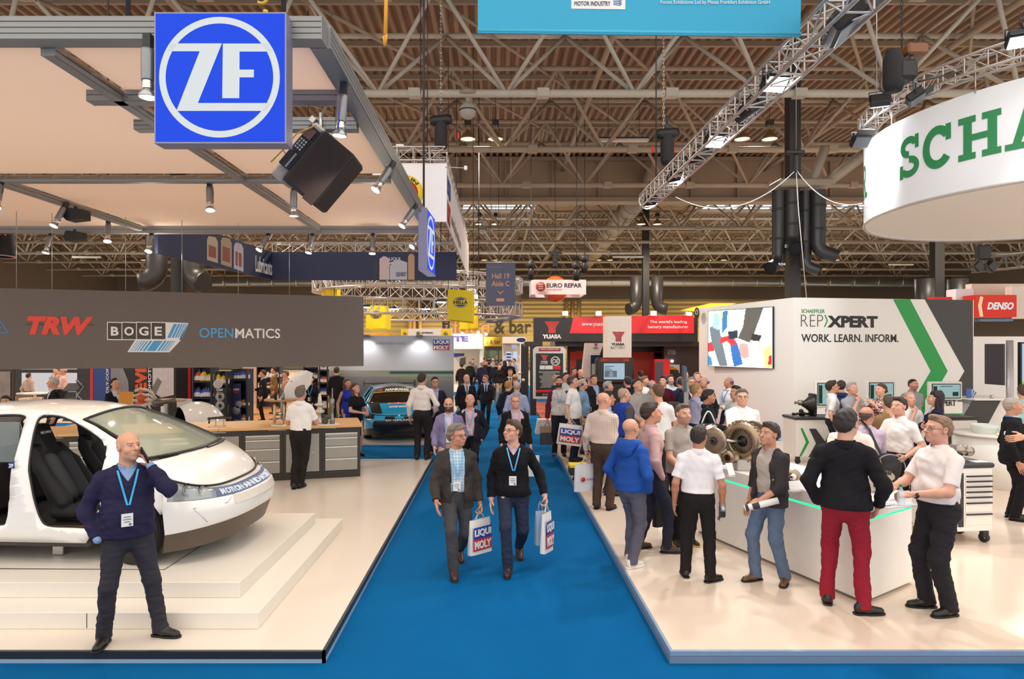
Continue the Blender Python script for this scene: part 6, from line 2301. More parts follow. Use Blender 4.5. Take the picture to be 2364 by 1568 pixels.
def hair_geo(style,h,seed,wide=1.0):
 f=Field((-.16,-.19,-.36),(.16,.14,.17),h)
 w=wide
 th={'short':.011,'crop':.006,'curly':.03,'long':.016,'bun':.011,'fringe':.008,'recede':.008,'thick':.019}[style]
 f.ell((0,-.013,.033),(.075*w+th,.096+th,.08+th),.0)
 f.ell((0,-.03,-.01),(.07*w+th,.075+th,.075+th),.02)
 if style in('short','thick','curly'):
  f.ell((0,.05,.1),(.05,.04,.02+th*.6),.02)
 if style=='curly':
  f.noise(.012,95,seed)
 elif h<.009:
  f.noise(.0035,120,seed)
 front={'short':.0,'crop':-.004,'curly':.002,'long':.004,'bun':.0,'fringe':-.028,'recede':-.022,'thick':.006}[style]
 X,Y,Z=f.ax[0][:,None,None],f.ax[1][None,:,None],f.ax[2][None,None,:]
 bd=(Y-Z-front+.10*np.abs(X)+.004*np.sin(X*150+seed))*.7
 if style not in('long',):
  bd=np.maximum(bd,(-.078-Z+.35*np.maximum(Y+.06,0))*.8)
  # thin the hair out towards its edge so that it grows out of the skin
 f.f+=(th*1.05*np.clip(1+bd/(.03+th),0,1)**1.5).astype('f')
 f.f=np.maximum(f.f,bd.astype('f'))
 nape={'curly':-.095,'long':-.4,'bun':-.07,'thick':-.085}.get(style,-.07)
 f.cut(lambda X,Y,Z:nape-Z+np.maximum(0,Y+.02)*1.1)
 if style=='fringe':
  f.cut(lambda X,Y,Z:Z-.035)
 if style=='recede':
  f.cut(lambda X,Y,Z:Y+.9*Z-.085)
 if style=='long':
  f.seg((0,-.075,.03),(0,-.085,-.27),.078,.085,.03,sy=.55)
  f.seg((-.07,-.02,-.02),(-.085,-.03,-.24),.028,.035,.02)
  f.seg((.07,-.02,-.02),(.085,-.03,-.24),.028,.035,.02)
  f.noise(.005,70,seed,.3)
 if style=='bun':
  f.ell((0,-.125,-.02),(.035,.035,.035),.015)
  # leave the head itself out of the way just under the surface
 return f.net()
def rotz(a):
 c,s_=cos(a),sin(a)
 return np.array(((c,-s_,0),(s_,c,0),(0,0,1)))
def rotx(a):
 c,s_=cos(a),sin(a)
 return np.array(((1,0,0),(0,c,-s_),(0,s_,c)))
def roty(a):
 c,s_=cos(a),sin(a)
 return np.array(((c,0,s_),(0,1,0),(-s_,0,c)))
ARM={'down':((.255,.02,.86),(.35,-1,.0),'relax'),'swingf':((.25,.20,.92),(.3,-1,-.2),'relax'),'swingb':((.27,-.17,.90),(.4,-1,.2),'relax'),'pocket':((.205,.06,.905),(.8,-.8,.0),'fist'),'hip':((.19,.08,1.0),(1,-.7,.0),'relax'),'bag':((.27,.03,.845),(.3,-1,0),'fist'),'phone':((.165,.115,1.475),(.6,.35,-1),'phone'),'chin':((.045,.165,1.40),(.5,.1,-1),'fist'),'fold':((-.10,.20,1.16),(1,.2,-.6),'relax'),'hold':((.09,.30,1.08),(.8,-.2,-1),'grip'),'holdlow':((.10,.26,.96),(.8,-.5,-.6),'grip'),'clasp':((.04,.20,.90),(1,-.4,0),'relax'),'gest':((.05,.36,1.13),(.7,-.3,-1),'flat'),'gestup':((.16,.30,1.30),(.7,.0,-1),'grip'),'reach':((.18,.5,1.10),(.7,-.3,-1),'relax'),'back':((.06,-.14,1.0),(1,-.6,0),'relax'),'table':((.22,.36,1.03),(.8,-.5,-.4),'relax'),'face':((.10,.2,1.55),(.6,.2,-1),'grip'),}
def ik(a,t,l1,l2,pole):
 a,t,pole=np.array(a,float),np.array(t,float),np.array(pole,float)
 d=t-a
 L=np.linalg.norm(d)
 if L>(l1+l2)*.995:
  t=a+d/L*(l1+l2)*.995
  d=t-a
  L=np.linalg.norm(d)
 d=d/L
 x=(l1*l1-l2*l2+L*L)/(2*L)
 hh=sqrt(max(0,l1*l1-x*x))
 p=pole-d*(pole@d)
 p=p/(np.linalg.norm(p)+1e-9)
 return a+d*x+p*hh,t
LEGS={'stand':((.10,.02,10),(-.10,0,-10)),'wide':((.16,0,14),(-.16,.02,-14)),'walk':((.07,.30,4),(-.08,-.30,-4)),'walkl':((.09,-.30,4),(-.07,.30,-4)),'step':((.10,.16,10),(-.10,-.12,-8)),'stepl':((.10,-.12,10),(-.10,.16,-8)),'cross':((-.05,-.10,20),(-.07,.06,-20)),'turn':((.13,.10,40),(-.11,-.06,-8)),'close':((.075,.03,6),(-.075,0,-6))}
SKINM=None
NP=[0]
def fabric(col,pat=None):
 k=('fab',col,pat)
 if k in MATS:
  return MATS[k]
 m=M(col,.85,bump=.35,bscale=350,var=.10,vscale=9,spec=.2,key=k)
 nt=m.node_tree
 n3=nt.nodes.new('ShaderNodeTexNoise')
 n3.inputs['Scale'].default_value=8
 n3.inputs['Detail'].default_value=2
 n3.inputs['Distortion'].default_value=1.8
 nt.links.new([n for n in nt.nodes if n.type=='TEX_COORD'][0].outputs['Object'],n3.inputs['Vector'])
 b3=nt.nodes.new('ShaderNodeBump')
 b3.inputs['Strength'].default_value=.22
 b3.inputs['Distance'].default_value=.03
 nt.links.new(n3.outputs['Fac'],b3.inputs['Height'])
 nt.links.new(b3.outputs['Normal'],[n for n in nt.nodes if n.type=='BUMP' and n!=b3][0].inputs['Normal'])
 if pat:
  b=nt.nodes['Principled BSDF']
  tc=nt.nodes.new('ShaderNodeTexCoord')
  src=b.inputs['Base Color'].links[0].from_socket
  kind,c2,sc=pat
  if kind in('check','stripe'):
   outs=[]
   for dr in(('X','Z')if kind=='check' else('X',)):
    w=nt.nodes.new('ShaderNodeTexWave')
    w.bands_direction=dr
    w.inputs['Scale'].default_value=sc
    nt.links.new(tc.outputs['Object'],w.inputs['Vector'])
    mt=nt.nodes.new('ShaderNodeMath')
    mt.operation='GREATER_THAN'
    mt.inputs[1].default_value=.86 if kind=='check' else.6
    nt.links.new(w.outputs['Fac'],mt.inputs[0])
    outs.append(mt.outputs[0])
   fac=outs[0]
   if len(outs)>1:
    mm=nt.nodes.new('ShaderNodeMath')
    mm.operation='MAXIMUM'
    nt.links.new(outs[0],mm.inputs[0])
    nt.links.new(outs[1],mm.inputs[1])
    fac=mm.outputs[0]
  else:
   w=nt.nodes.new('ShaderNodeTexVoronoi')
   w.inputs['Scale'].default_value=sc
   nt.links.new(tc.outputs['Object'],w.inputs['Vector'])
   sp=nt.nodes.new('ShaderNodeSeparateColor')
   nt.links.new(w.outputs['Color'],sp.inputs[0])
   mt=nt.nodes.new('ShaderNodeMath')
   mt.operation='GREATER_THAN'
   mt.inputs[1].default_value=.5
   nt.links.new(sp.outputs[0],mt.inputs[0])
   fac=mt.outputs[0]
  mx=nt.nodes.new('ShaderNodeMix')
  mx.data_type='RGBA'
  nt.links.new(fac,mx.inputs[0])
  nt.links.new(src,mx.inputs[6])
  mx.inputs[7].default_value=(*lin(c2),1)
  nt.links.new(mx.outputs[2],b.inputs['Base Color'])
 return m
LEATHER=M('#221a17',.35,var=.1)
def person(label,pos,face=0,h=1.75,top=('ls','#ffffff'),legs='#2a2a2c',hair=('short','#3a2a20'),skin='#d9a184',R='down',L='down',stance='stand',look=(0,0),fat=0.,fem=False,beard=None,glasses=None,lanyard=None,badge=None,shoes='#1d1816',belt=None,lean=0.,skirt=None,headset=False,half=False,group=None,res=1.0,bag=None,tie=None,sole=None,sit=False):
 """one standing figure; face 0 looks at the camera, 90 towards the right of the picture"""
 NP[0]+=1
 seed=NP[0]
 pos=V(pos)
 D=max(4,pos.y)
 px=D/F*res
 hb=min(max(px*3.2,.015),.034)
 hc=min(max(px*2.0,.0085),.03)
 hh_=min(max(px*1.0,.0042),.014)
 hd=min(max(px*1.0,.0038),.013)
 s=h/1.75
 w=1+.22*fat
 if fem:
  w*=.9
 ls=LEGS[stance]if isinstance(stance,str)else stance
 an=[np.array((ls[0][0],ls[0][1],.085)),np.array((ls[1][0],ls[1][1],.085))]
 spread=max(abs(ls[0][1]-ls[1][1]),0)
 pz=.93-.16*spread**2*1.4
 if sit:
  pz=.52
 dz=pz-.93
 hip=[np.array((.088,0,pz)),np.array((-.088,0,pz))]
 lift=[0,0]
 if spread>.45:
  rear=0 if ls[0][1]<ls[1][1]else 1
  an[rear][2]=.145
  lift[rear]=.06
 knee=[]
 for i in(0,1):
  k_,an[i]=ik(hip[i],an[i],.43,.435,(.12*(1-2*i),1,0))
  knee.append(k_)
 leanv=np.array((0,lean,0))
 def up(x,y,z):
  return np.array((x,y+lean*max(0,(z-.95))/.5,z+dz))
 sh=[up(.168*w if not fem else.150,-.012,1.388),up(-.168*w if not fem else-.150,-.012,1.388)]
 elb,wr,hp,dirs=[],[],[],[]
 for i,A in enumerate((R,L)):
  a=ARM[A]if isinstance(A,str)else A
  t=np.array(a[0],float)
  pole=np.array(a[1],float)
  if i:
   t=t*(-1,1,1)
   pole=pole*(-1,1,1)
  t=t+(leanv*max(0,t[2]-.95)/.5)+(0,0,dz)
  if fat and t[1]>.12:
   t[1]+=.05*fat
  if abs(t[0])>.18:
   t[0]*=(1+.12*fat)
  e,t=ik(sh[i],t,.30,.265,pole)
  elb.append(e)
  wr.append(t)
  hp.append(a[2]if len(a)>2 else 'relax')
  # ---------------- torso primitives shared by body and clothes
 sy=.60+.10*fat
 def torso(f,o,top_=True,bottom=.9,k=.05):
  if fem:
   f.seg(up(0,0,.93),up(0,-.005,1.0),.168*w+o,.15*w+o,k,sy=sy*1.05)
   f.seg(up(0,0,1.0),up(0,0,1.15),.15*w+o,.128*w+o,k,sy=sy)
   f.seg(up(0,0,1.15),up(0,.0,1.33),.13*w+o,.148*w+o,k,sy=sy)
   for sx in(-1,1):
    f.ell(up(sx*.07,.075,1.27),(.06+o,.055+o,.06+o),.03)
  else:
   f.seg(up(0,0,.93),up(0,0,1.08),.155*w+o,.148*w+o,k,sy=sy)
   f.seg(up(0,0,1.08),up(0,0,1.31),.148*w+o,.163*w+o,k,sy=sy)
  f.seg(up(-.13*w,-.015,1.368),up(.13*w,-.015,1.368),.05+o*.7,.05+o*.7,.05)
  f.seg(up(-.13*w,-.018,1.385),up(-.035,-.025,1.462),.032+o*.6,.04+o*.5,.04)
  f.seg(up(.13*w,-.018,1.385),up(.035,-.025,1.462),.032+o*.6,.04+o*.5,.04)
  f.ell(up(0,.035,1.28),(.14*w+o,.085+o,.12),.05)
  if fat>.2:
   f.ell(up(0,.035+.045*fat,1.08),(.15*w+o,.10+.04*fat+o,.17),.06)
  f.ell(up(0,-.05,.93),(.145*w+o*1.1,.082+o*1.1,.115),.05)
  # ---------------- body
 xs=[sh[0],sh[1],*elb,*wr,*knee,*an]
 lo=np.min(xs,0)-.12
 hi=np.max(xs,0)+.12
 lo=np.minimum(lo,(-.3,-.25,.0))
 hi=np.maximum(hi,(.3,.25,1.56))
 b=Field(lo,hi,hb)
 torso(b,-.034)
 hr=up(0,.012+lean*.1,1.635)
 b.seg(up(0,-.015,1.42),hr+(0,-.03,-.1),.056,.052,.03)
 for i in(0,1):
  b.seg(sh[i],elb[i],.045,.038,.03)
  b.seg(hip[i],knee[i],.078,.05,.03)
  b.seg(knee[i],an[i],.05,.036,.02)
 parts=[b.net()]
 sk=np.array(lin(skin))
 cols=[np.tile(sk,(len(parts[0][0]),1))]
 fa=Field(lo,hi,min(hb,max(hd*1.8,.007)))
 for i in(0,1):
  fa.seg(sh[i]*.35+elb[i]*.65,elb[i],.044,.04,.02)
  m_=elb[i]*.7+wr[i]*.3
  fa.seg(elb[i],m_,.040,.041,.02)
  fa.seg(m_,wr[i],.041,.026,.02)
 parts.append(fa.net())
 cols.append(np.tile(sk,(len(parts[-1][0]),1)))
 # hands
 for i in(0,1):
  v,q=hand(hp[i],hd)
  d=wr[i]-elb[i]
  d=d/np.linalg.norm(d)
  z=-d
  inward=np.array((-1.0 if i==0 else 1.0,0.15,0))
  ap=(R,L)[i]
  if ap in('hold','holdlow','gest','reach','table','gestup'):
   inward=np.array((-.55 if i==0 else.55,0,.55 if ap in('gest',)else-.8))
  elif ap=='phone':
   inward=np.array((-.75 if i==0 else.75,-.2,0))
  elif ap in('chin','fold','clasp','face'):
   inward=np.array((0,-1,0))
  x=-(inward-z*(inward@z))
  x=x/np.linalg.norm(x)
  # x axis points away from the palm
  y=np.cross(z,x)
  if i==1:
   v=v*(1,-1,1)
   q=q[:,::-1]
  Rm=np.stack([x,y,z],1)
  if hp[i]!='fist' or ap not in('pocket',):
   parts.append(((v@Rm.T)+wr[i],q))
   cols.append(np.tile(sk,(len(v),1)))
   # head
 wide=1.0+.10*fat
 v,q=head_geo(hh_,fem,round(wide,2),beard)
 hcol=hair[1]if hair else '#6a5a4a'
 c=head_cols(v,skin,hcol,beard,fem,True)
 Rh=rotz(rad(-look[0]))@rotx(rad(look[1]))
 pv_=np.array((0,-.03,-.11))
 def hx(v):
  return((v*1.05-pv_)@Rh.T)+pv_+hr
 parts.append((hx(v),q))
 cols.append(c)
 me=np_mesh('person',[(p[0]*s,p[1])for p in parts],cols)
 global SKINM
 if SKINM is None:
  SKINM=Mattr('skin',.48,bump=.08,bscale=300,sss=.0)
 me.materials.append(SKINM)
 o=bpy.data.objects.new('person',me)
 COL.objects.link(o)
 o.location=pos
 fa_=rad(face)
 # local +y faces (sin a, -cos a) in the world
 o.rotation_euler=(0,0,atan2(-sin(fa_),-cos(fa_)))
 tag(o,label,'person',group)
 def addm(name,parts,mat):
  parts=[p for p in parts if len(p[0])]
  if not parts:
   return None
  return _seg_obj(np_mesh(name,[(p[0]*s,p[1])for p in parts]),name,mat,o)
  # ---------------- hair
 if hair:
  v,q=hair_geo(hair[0],max(hh_,.0055),seed,wide)
  hm=M(hair[1],.6,bump=.8,bscale=90,var=.25,vscale=40)
  addm('hair',[(hx(v),q)],hm)
  # ---------------- trousers
 if legs:
  lc=legs if isinstance(legs,tuple)else(legs,)
  f=Field((lo[0],lo[1],0.0),(hi[0],hi[1],1.08+dz),hc)
  f.seg(up(0,0,.94),up(0,0,1.03),.158*w,.152*w,.03,sy=sy*1.05)
  f.ell(up(0,-.05,.93),(.148*w,.085,.105),.05)
  if fat>.2:
   f.ell(up(0,.03,1.0),(.15*w,.10+.03*fat,.1),.05)
  lt=lc[1]if len(lc)>1 else 1.0
  for i in(0,1):
   f.seg(hip[i]+(0,0,-.03),knee[i],.096*(1+.1*fat)*(.93+.07*lt),.066*lt,.04)
   f.seg(knee[i],an[i]+(0,-.005,-.02),.066*lt,.058*lt,.03)
  f.noise(.0052,30,seed,.8)
  if hc<.016:
   f.noise(.0026,75,seed+50,1.3)
  f.cut(lambda X,Y,Z:Z-(1.04+dz))
  f.cut(lambda X,Y,Z:.045-Z)
  addm('trousers',[f.net()],fabric(lc[0],lc[2]if len(lc)>2 else None))
  if belt:
   f=Field((-.3,-.25,.96+dz),(.3,.3,1.06+dz),max(hc*.8,.007))
   f.seg(up(0,0,.94),up(0,0,1.03),.163*w,.157*w,.03,sy=sy*1.05)
   f.ell(up(0,-.05,.93),(.152*w,.089,.105),.05)
   if fat>.2:
    f.ell(up(0,.03,1.0),(.154*w,.104+.03*fat,.1),.05)
   f.cut(lambda X,Y,Z:np.abs(Z-(1.015+dz))-.02)
   addm('belt',[f.net()],LEATHER)
 if skirt:
  f=Field((-.3,-.25,.5),(.3,.25,1.1),hc)
  f.seg(up(0,0,1.04),up(0,0,skirt[1]),.15*w,skirt[2],.03,sy=.75)
  f.noise(.004,25,seed)
  f.cut(lambda X,Y,Z:skirt[1]-Z)
  addm('skirt',[f.net()],fabric(skirt[0]))
  # ---------------- shoes
 if shoes:
  for i in(0,1):
   yaw=rad(-ls[i][2])
   f=Field((-.07,-.11,-.01),(.07,.21,.14),max(min(hc,.02)*.75,.006))
   f.seg((0,-.045,.045),(0,.03,.05),.036,.036,.02)
   f.seg((0,.03,.045),(0,.145,.03),.04,.03,.03)
   f.seg((0,-.04,.07),(0,-.01,.10),.034,.036,.02)
   f.cut(lambda X,Y,Z:.004-Z)
   v,q=f.net()
   f2=Field((-.07,-.11,-.01),(.07,.21,.05),max(min(hc,.02)*.75,.006))
   f2.seg((0,-.05,.012),(0,.15,.012),.041,.036,.0)
   f2.seg((0,.05,.012),(0,.11,.012),.045,.042,.02)
   f2.cut(lambda X,Y,Z:np.maximum(Z-.018,.0005-Z))
   v2,q2=f2.net()
   base=an[i]+(0,0,-.085)
   Rm=rotz(yaw)
   if lift[i]:
    Rm=Rm@rotx(rad(-24))
   po=addm('shoe',[(v@Rm.T+base,q)],M(shoes,.35 if not sole else.6,var=.08))
   if po is not None and len(v2):
    so=_seg_obj(np_mesh('sole',[((v2@Rm.T+base)*s,q2)]),'sole',M(sole or '#120f0e',.6),po)
    # ---------------- tops
 kind,tcol=top[0],top[1]
 under=top[2]if len(top)>2 else None
 pat=top[3]if len(top)>3 else None
 kw=top[4]if len(top)>4 else{}
 def sleeves(f,o,length,o2=None):
  for i in(0,1):
   f.seg(sh[i]+(0,0,-.008),elb[i],.049+o,.043+o*.9,.04)
   if length>1:
    e=elb[i]+(wr[i]-elb[i])*(length-1)
    f.seg(elb[i],e,.043+o*.9,.031+o*.8,.03)
 def top_mesh(name,o,sleeve,hem,mat,cuts=(),wr_=.006,seed_=0,collar=None,jc=False):
  f=Field((lo[0]-.03,lo[1]-.03,.55+dz),(hi[0]+.03,hi[1]+.03,1.58+dz),hc)
  torso(f,o)
  if hem<.95:
   f.seg(up(0,0,.97),up(0,0,hem),.163*w+o,.168*w+o*1.3,.05,sy=sy*1.1)
   f.ell(up(0,.03,.96),(.15*w+o,.105+.04*fat+o,.13),.05)
  f.noise(wr_,26,seed_,1.3)
  if hc<.013:
   f.noise(wr_*.5,62,seed_+9,1.2)
  f.cut(lambda X,Y,Z:(hem+dz)-Z+.02*np.sin(X*9)*0)
  f.cut(lambda X,Y,Z:(Z-(1.475+dz+o*.4)))
  if kind=='tank':
   f.cut(lambda X,Y,Z:np.abs(X)-.14)
  if sleeve>0:
   g=Field((lo[0]-.03,lo[1]-.03,.55+dz),(hi[0]+.03,hi[1]+.03,1.58+dz),hc)
   sleeves(g,o,sleeve)
   g.noise(wr_,38,seed_+3)
   if sleeve<=1:
    for i in(0,1):
     d=elb[i]-sh[i]
     L_=np.linalg.norm(d)
     d=d/L_
     lim=L_*sleeve
     s0=sh[i]
     sg=1 if i==0 else-1
     g.cut(lambda X,Y,Z:np.where(X*sg>.02,(X-s0[0])*d[0]+(Y-s0[1])*d[1]+(Z-s0[2])*d[2]-lim,-1))
   else:
    for i in(0,1):
     d=wr[i]-elb[i]
     L_=np.linalg.norm(d)
     d=d/L_
     lim=L_*(sleeve-1)+.0
     e0=elb[i]
     # clean cuff: cut just past the end of the sleeve
     def cf(X,Y,Z,e0=e0,d=d,lim=lim):
      t=(X-e0[0])*d[0]+(Y-e0[1])*d[1]+(Z-e0[2])*d[2]
      rr_=np.sqrt(np.maximum((X-e0[0])**2+(Y-e0[1])**2+(Z-e0[2])**2-t*t,0))
      return np.where(rr_<.09,t-lim,-1)
     g.cut(cf)
   kk=.025
   hq=np.clip(.5+.5*(f.f-g.f)/kk,0,1)
   f.f=f.f+(g.f-f.f)*hq-kk*hq*(1-hq)
  for cfn in cuts:
   f.cut(cfn)
  if collar:
   cz,cr,ch=collar
   c0=up(0,-.012,cz)
   c1=c0+(0,.02,ch)
   g=Field((-.14,-.16,cz+dz-.04),(.14,.16,cz+dz+ch+.05),hc)
   ct=max(.0,hc*1.5-.012)
   g.seg(c0,c1,cr+.02+ct,cr+.003+ct,.0,sy=1.0)
   g.seg(c0+(0,0,-.02),c1+(0,0,.05),cr+.003,cr-.007,.0,sub=True)
   g.cut(lambda X,Y,Z:np.maximum(Z-(cz+dz+ch)+.35*np.maximum(Y-.02,0),(cz+dz-.03)-Z))
   if jc:
    g.cut(lambda X,Y,Z:Y-.02+.6*(Z-cz-dz))
   g.cut(lambda X,Y,Z:np.where(Y>.03,.006+.5*np.maximum(0,Z-cz-dz-.0)-np.abs(X),-1))
   v2,q2=g.net()
   return addm(name,[f.net(),(v2,q2)],mat)
  return addm(name,[f.net()],mat)
 def yl(Z):
  return lean*np.maximum(0,Z-.95)/.5
 def wedge(wtop,wbot,zb,zt=1.47,soft=.0):
  """opening down the front"""
  def fn(X,Y,Z):
   t=np.clip((Z-dz-zb)/(zt-zb),0,1)
   ww=wbot+(wtop-wbot)*t
   ww=np.where(Z-dz<zb,-.05 if soft>=0 else wbot,ww)
   return np.minimum(ww-np.abs(X),(Y-yl(Z))+.0)*.9
  return fn
 neck=lambda r=.072:(lambda X,Y,Z:np.where(Z>1.40+dz,r-np.sqrt(X**2+(Y+.01)**2),-1))
 FM=fabric(tcol,pat)
 outer=None
 if kind in('ls','ss','tee','polo','tank','blouse'):
  slv={'ls':1.93,'ss':.78,'tee':.72,'polo':.75,'tank':0,'blouse':1.75}[kind]
  if 'sleeve' in kw:
   slv=kw['sleeve']
  tuck=kw.get('tuck',True)
  col_=(1.462,.061,.05)if kind in('ls','ss','polo')else None
  outer=top_mesh('shirt',.013,slv,kw.get('hem',1.0 if tuck else.87),FM,seed_=seed,collar=col_)
  if kw.get('sl'):
   f=Field((lo[0]-.03,lo[1]-.03,.55+dz),(hi[0]+.03,hi[1]+.03,1.58+dz),hc)
   sleeves(f,.026,1.93)
   f.noise(.004,38,seed)
   addm('raglan_sleeves',[f.net()],fabric(kw['sl']))
 elif kind in('sweater','hoodie','zip'):
  cuts=[]
  if under:
   top_mesh('shirt',.001,0,1.18,fabric(under,kw.get('upat')),wr_=.002,seed_=seed+1,collar=(1.44,.064,.06))
   if kind=='sweater':
    cuts.append(wedge(.07,.0,kw.get('v',1.36)))
  outer=top_mesh('sweater' if kind!='zip' else 'jacket',.018,1.95,.90,FM,cuts,wr_=.006,seed_=seed,collar=(1.45,.075,.05)if kind=='zip' else None)
  if under:
   f=Field((lo[0]-.03,lo[1]-.03,.6),(hi[0]+.03,hi[1]+.03,1.7),hc)
   for i in(0,1):
    d=(wr[i]-elb[i])
    f.seg(elb[i]+d*.93,elb[i]+d*1.02,.034,.034,0)
   addm('cuffs',[f.net()],fabric(under))
  if kind=='hoodie':
   f=Field((-.25,-.3,1.3),(.25,.2,1.65),hc)
   f.seg(up(-.085,.05,1.46),up(-.10,-.06,1.47),.034,.05,.03)
   f.seg(up(.085,.05,1.46),up(.10,-.06,1.47),.034,.05,.03)
   f.seg(up(-.08,-.085,1.46),up(.08,-.085,1.46),.055,.055,.04)
   f.ell(up(0,-.13,1.40),(.13,.05,.10),.04)
   f.ell(hr+(0,.0,-.09),(.066,.07,.12),.01,sub=True)
   f.noise(.004,40,seed)
   addm('hood',[f.net()],FM)
   f=Field((-.2,-.2,1.35),(.2,.2,1.6),hc)
   f.seg(up(-.06,.03,1.475),up(-.05,-.06,1.50),.02,.02,.02)
   f.seg(up(.06,.03,1.475),up(.05,-.06,1.50),.02,.02,.02)
   f.seg(up(-.05,-.06,1.50),up(.05,-.06,1.50),.022,.022,.02)
   addm('hood_lining',[f.net()],fabric('#b9a598'))
 elif kind in('jacket','blazer','coat'):
  ss=top_mesh('shirt',.006,0,.99,fabric(under or '#e9e9ee',kw.get('upat')),seed_=seed+1,collar=(1.44,.064,.06))
  hem=kw.get('hem',.80 if kind=='blazer' else.88)
  wt,wb,zb=kw.get('open',(.085,.0,1.08)if kind=='blazer' else(.08,.075,.7))
  cw=wedge(wt,wb,zb,soft=0 if kind=='blazer' and wb==0 else-1)
  f_=dict(wr_=.006,seed_=seed)
  outer=top_mesh('jacket',.024,kw.get('sleeve',1.93),hem,FM,[cw],collar=(1.43,.078,.055),jc=True,**f_)
  if kind=='blazer' and hc<.016:
  # lapels: thin raised strips along the opening
   f=Field((-.2,-.1,1.0),(.2,.32,1.6),hc)
   g=Field((-.2,-.1,1.0),(.2,.32,1.6),hc)
   torso(f,.031)
   def lp(X,Y,Z):
    t=np.clip((Z-dz-zb)/(1.45-zb),0,1)
    ww=wb+(wt-wb)*t
    band=.012+.05*np.sin(np.clip(t*1.15,0,1)*pi)**.7
    return np.maximum(np.maximum(ww-np.abs(X),np.abs(X)-ww-band),np.maximum(-(Y-yl(Z)),np.maximum(zb+dz-Z,Z-1.47-dz)))
   f.cut(lp)
   torso(g,.014)
   f.f=np.maximum(f.f,-g.f)
   addm('lapels',[f.net()],FM)
  if kw.get('cuffs'):
   f=Field((lo[0]-.03,lo[1]-.03,.6),(hi[0]+.03,hi[1]+.03,1.7),hc)
   for i in(0,1):
    d=(wr[i]-elb[i])
    f.seg(elb[i]+d*.93,elb[i]+d*1.0,.033,.033,0)
   addm('cuffs',[f.net()],fabric(kw['cuffs']))
 elif kind=='vest':
  outer=top_mesh('jacket',.022,1.93,.9,fabric(under),seed_=seed)
  top_mesh('vest',.042,0,.9,FM,[wedge(.05,.02,.8,soft=-1)],seed_=seed,collar=(1.44,.08,.06))
  # front surface finder for lanyards and ties
 def chest(x,z,off=.008):
  best=-1
  for k in o.children:
   if k.name.startswith(('shirt','jacket','sweater','vest','lapels','trousers')):
    me_=k.data
    if not hasattr(chest,k.name):
     a=np.empty(len(me_.vertices)*3,'f')
     me_.vertices.foreach_get('co',a)
     setattr(chest,k.name,a.reshape(-1,3))
    a=getattr(chest,k.name)
    m=(np.abs(a[:,0]-x*s)<.03)&(np.abs(a[:,2]-z*s)<.03)
    if m.any():
     best=max(best,a[m,1].max())
  return best/s+off if best>-.5 else.13
 if lanyard or tie or badge:
  g=MB()
  zb=1.13+dz if not isinstance(lanyard,tuple)else lanyard[1]+dz
  lc=lanyard[0]if isinstance(lanyard,tuple)else lanyard
  if lc:
   for sx in(-1,1):
    pts=[]
    for k in range(9):
     t=k/8
     x,z=sx*(.075*(1-t)+.008*t),1.455+dz+(zb+.04-1.455-dz)*t
     pts.append(V((x,chest(x,z,.006),z))*s)
    rows=[[p+V((-.008,0,.0))*s for p in pts],[p+V((.008,0,0))*s for p in pts]]
    g.grid(rows)
    b0,b1=rows[0][0],rows[1][0]
    nk=[V((sx*.078,-.02,1.485+dz))*s,V((sx*.05,-.085,1.49+dz))*s,V((0,-.10,1.485+dz))*s]
    prev=pts[0]
    for q_ in nk:
     g.add([prev+V((0,0,-.008)),prev+V((0,0,.008)),q_+V((0,0,.008)),q_+V((0,0,-.008))],[(0,1,2,3)])
     prev=q_
   lo_=obj('lanyard',g,M(lc,.6),o,world=False)
   bw,bh=.042,.055
   yb=max(chest(0,zb-.03,.014),chest(.03,zb-.06,.014))
   g=MB().box(tuple(V((-bw+.01,yb,zb-.07-bh))*s),tuple(V((bw+.01,yb+.004,zb-.02+.0))*s))
   bo=obj('badge',g,M('#ece8e4',.3),o,world=False)
   g=MB()
   for k,ww in enumerate((.026,.03,.022)):
    g.box(tuple(V((.01-ww,yb+.004,zb-.05-.02*k))*s),tuple(V((.01+ww,yb+.006,zb-.044-.02*k))*s))
   g.box(tuple(V((-.02,yb+.004,zb-.118))*s),tuple(V((-.002,yb+.006,zb-.1))*s))
   obj('badge_print',g,M('#6a6a72',.5),bo,world=False)
  if tie:
   g=MB()
   pts=[]
   for k in range(9):
    t=k/8
    z=1.45+dz-.42*t
    pts.append((V((0,chest(0,z,.006),z))*s,.014+.024*t))
   g.grid([[p-V((r,0,0))for p,r in pts],[p+V((r,0,0))for p,r in pts]])
   obj('tie',g,fabric(tie,('stripe','#9a9aa6',9)if tie=='#2a3352' else None),o,world=False)
 if glasses:
  g=MB()
  for sx in(-1,1):
   c=np.array((sx*.031,.100,.004))
   loop=[V(tuple(hx(c+np.array((.019*cos(t),-.012*abs(cos(t))*(1 if cos(t)*sx>0 else 0),.014*sin(t))))*s))for t in np.linspace(0,2*pi,13)[:-1]]
   g.tube(loop,.0022,5,closed=True)
   g.tube([V(tuple(hx(np.array(q))*s))for q in((sx*.05,.088,.008),(sx*.078,.05,.01),(sx*.082,-.0,.008))],.0022,5)
  g.tube([V(tuple(hx(np.array(q))*s))for q in((-.012,.104,.006),(0,.108,.008),(.012,.104,.006))],.002,5)
  obj('glasses',g,M(glasses,.3,.1),o,world=False)
 if headset:
  g=MB()
  g.tube([V(tuple(hx(np.array((.088*cos(t),-.005,.03+.092*sin(t))))*s))for t in np.linspace(-.2,pi+.2,15)],.006,6)
  hs=obj('headset',g,M('#c9c9d6',.35),o,world=False)
  g=MB()
  for sx in(-1,1):
   c=V(tuple(hx(np.array((sx*.09,-.0,-.0)))*s))
   g.ball(c,.03*s,12)
  obj('ear_pad',g,M('#44518a',.5),hs,world=False)
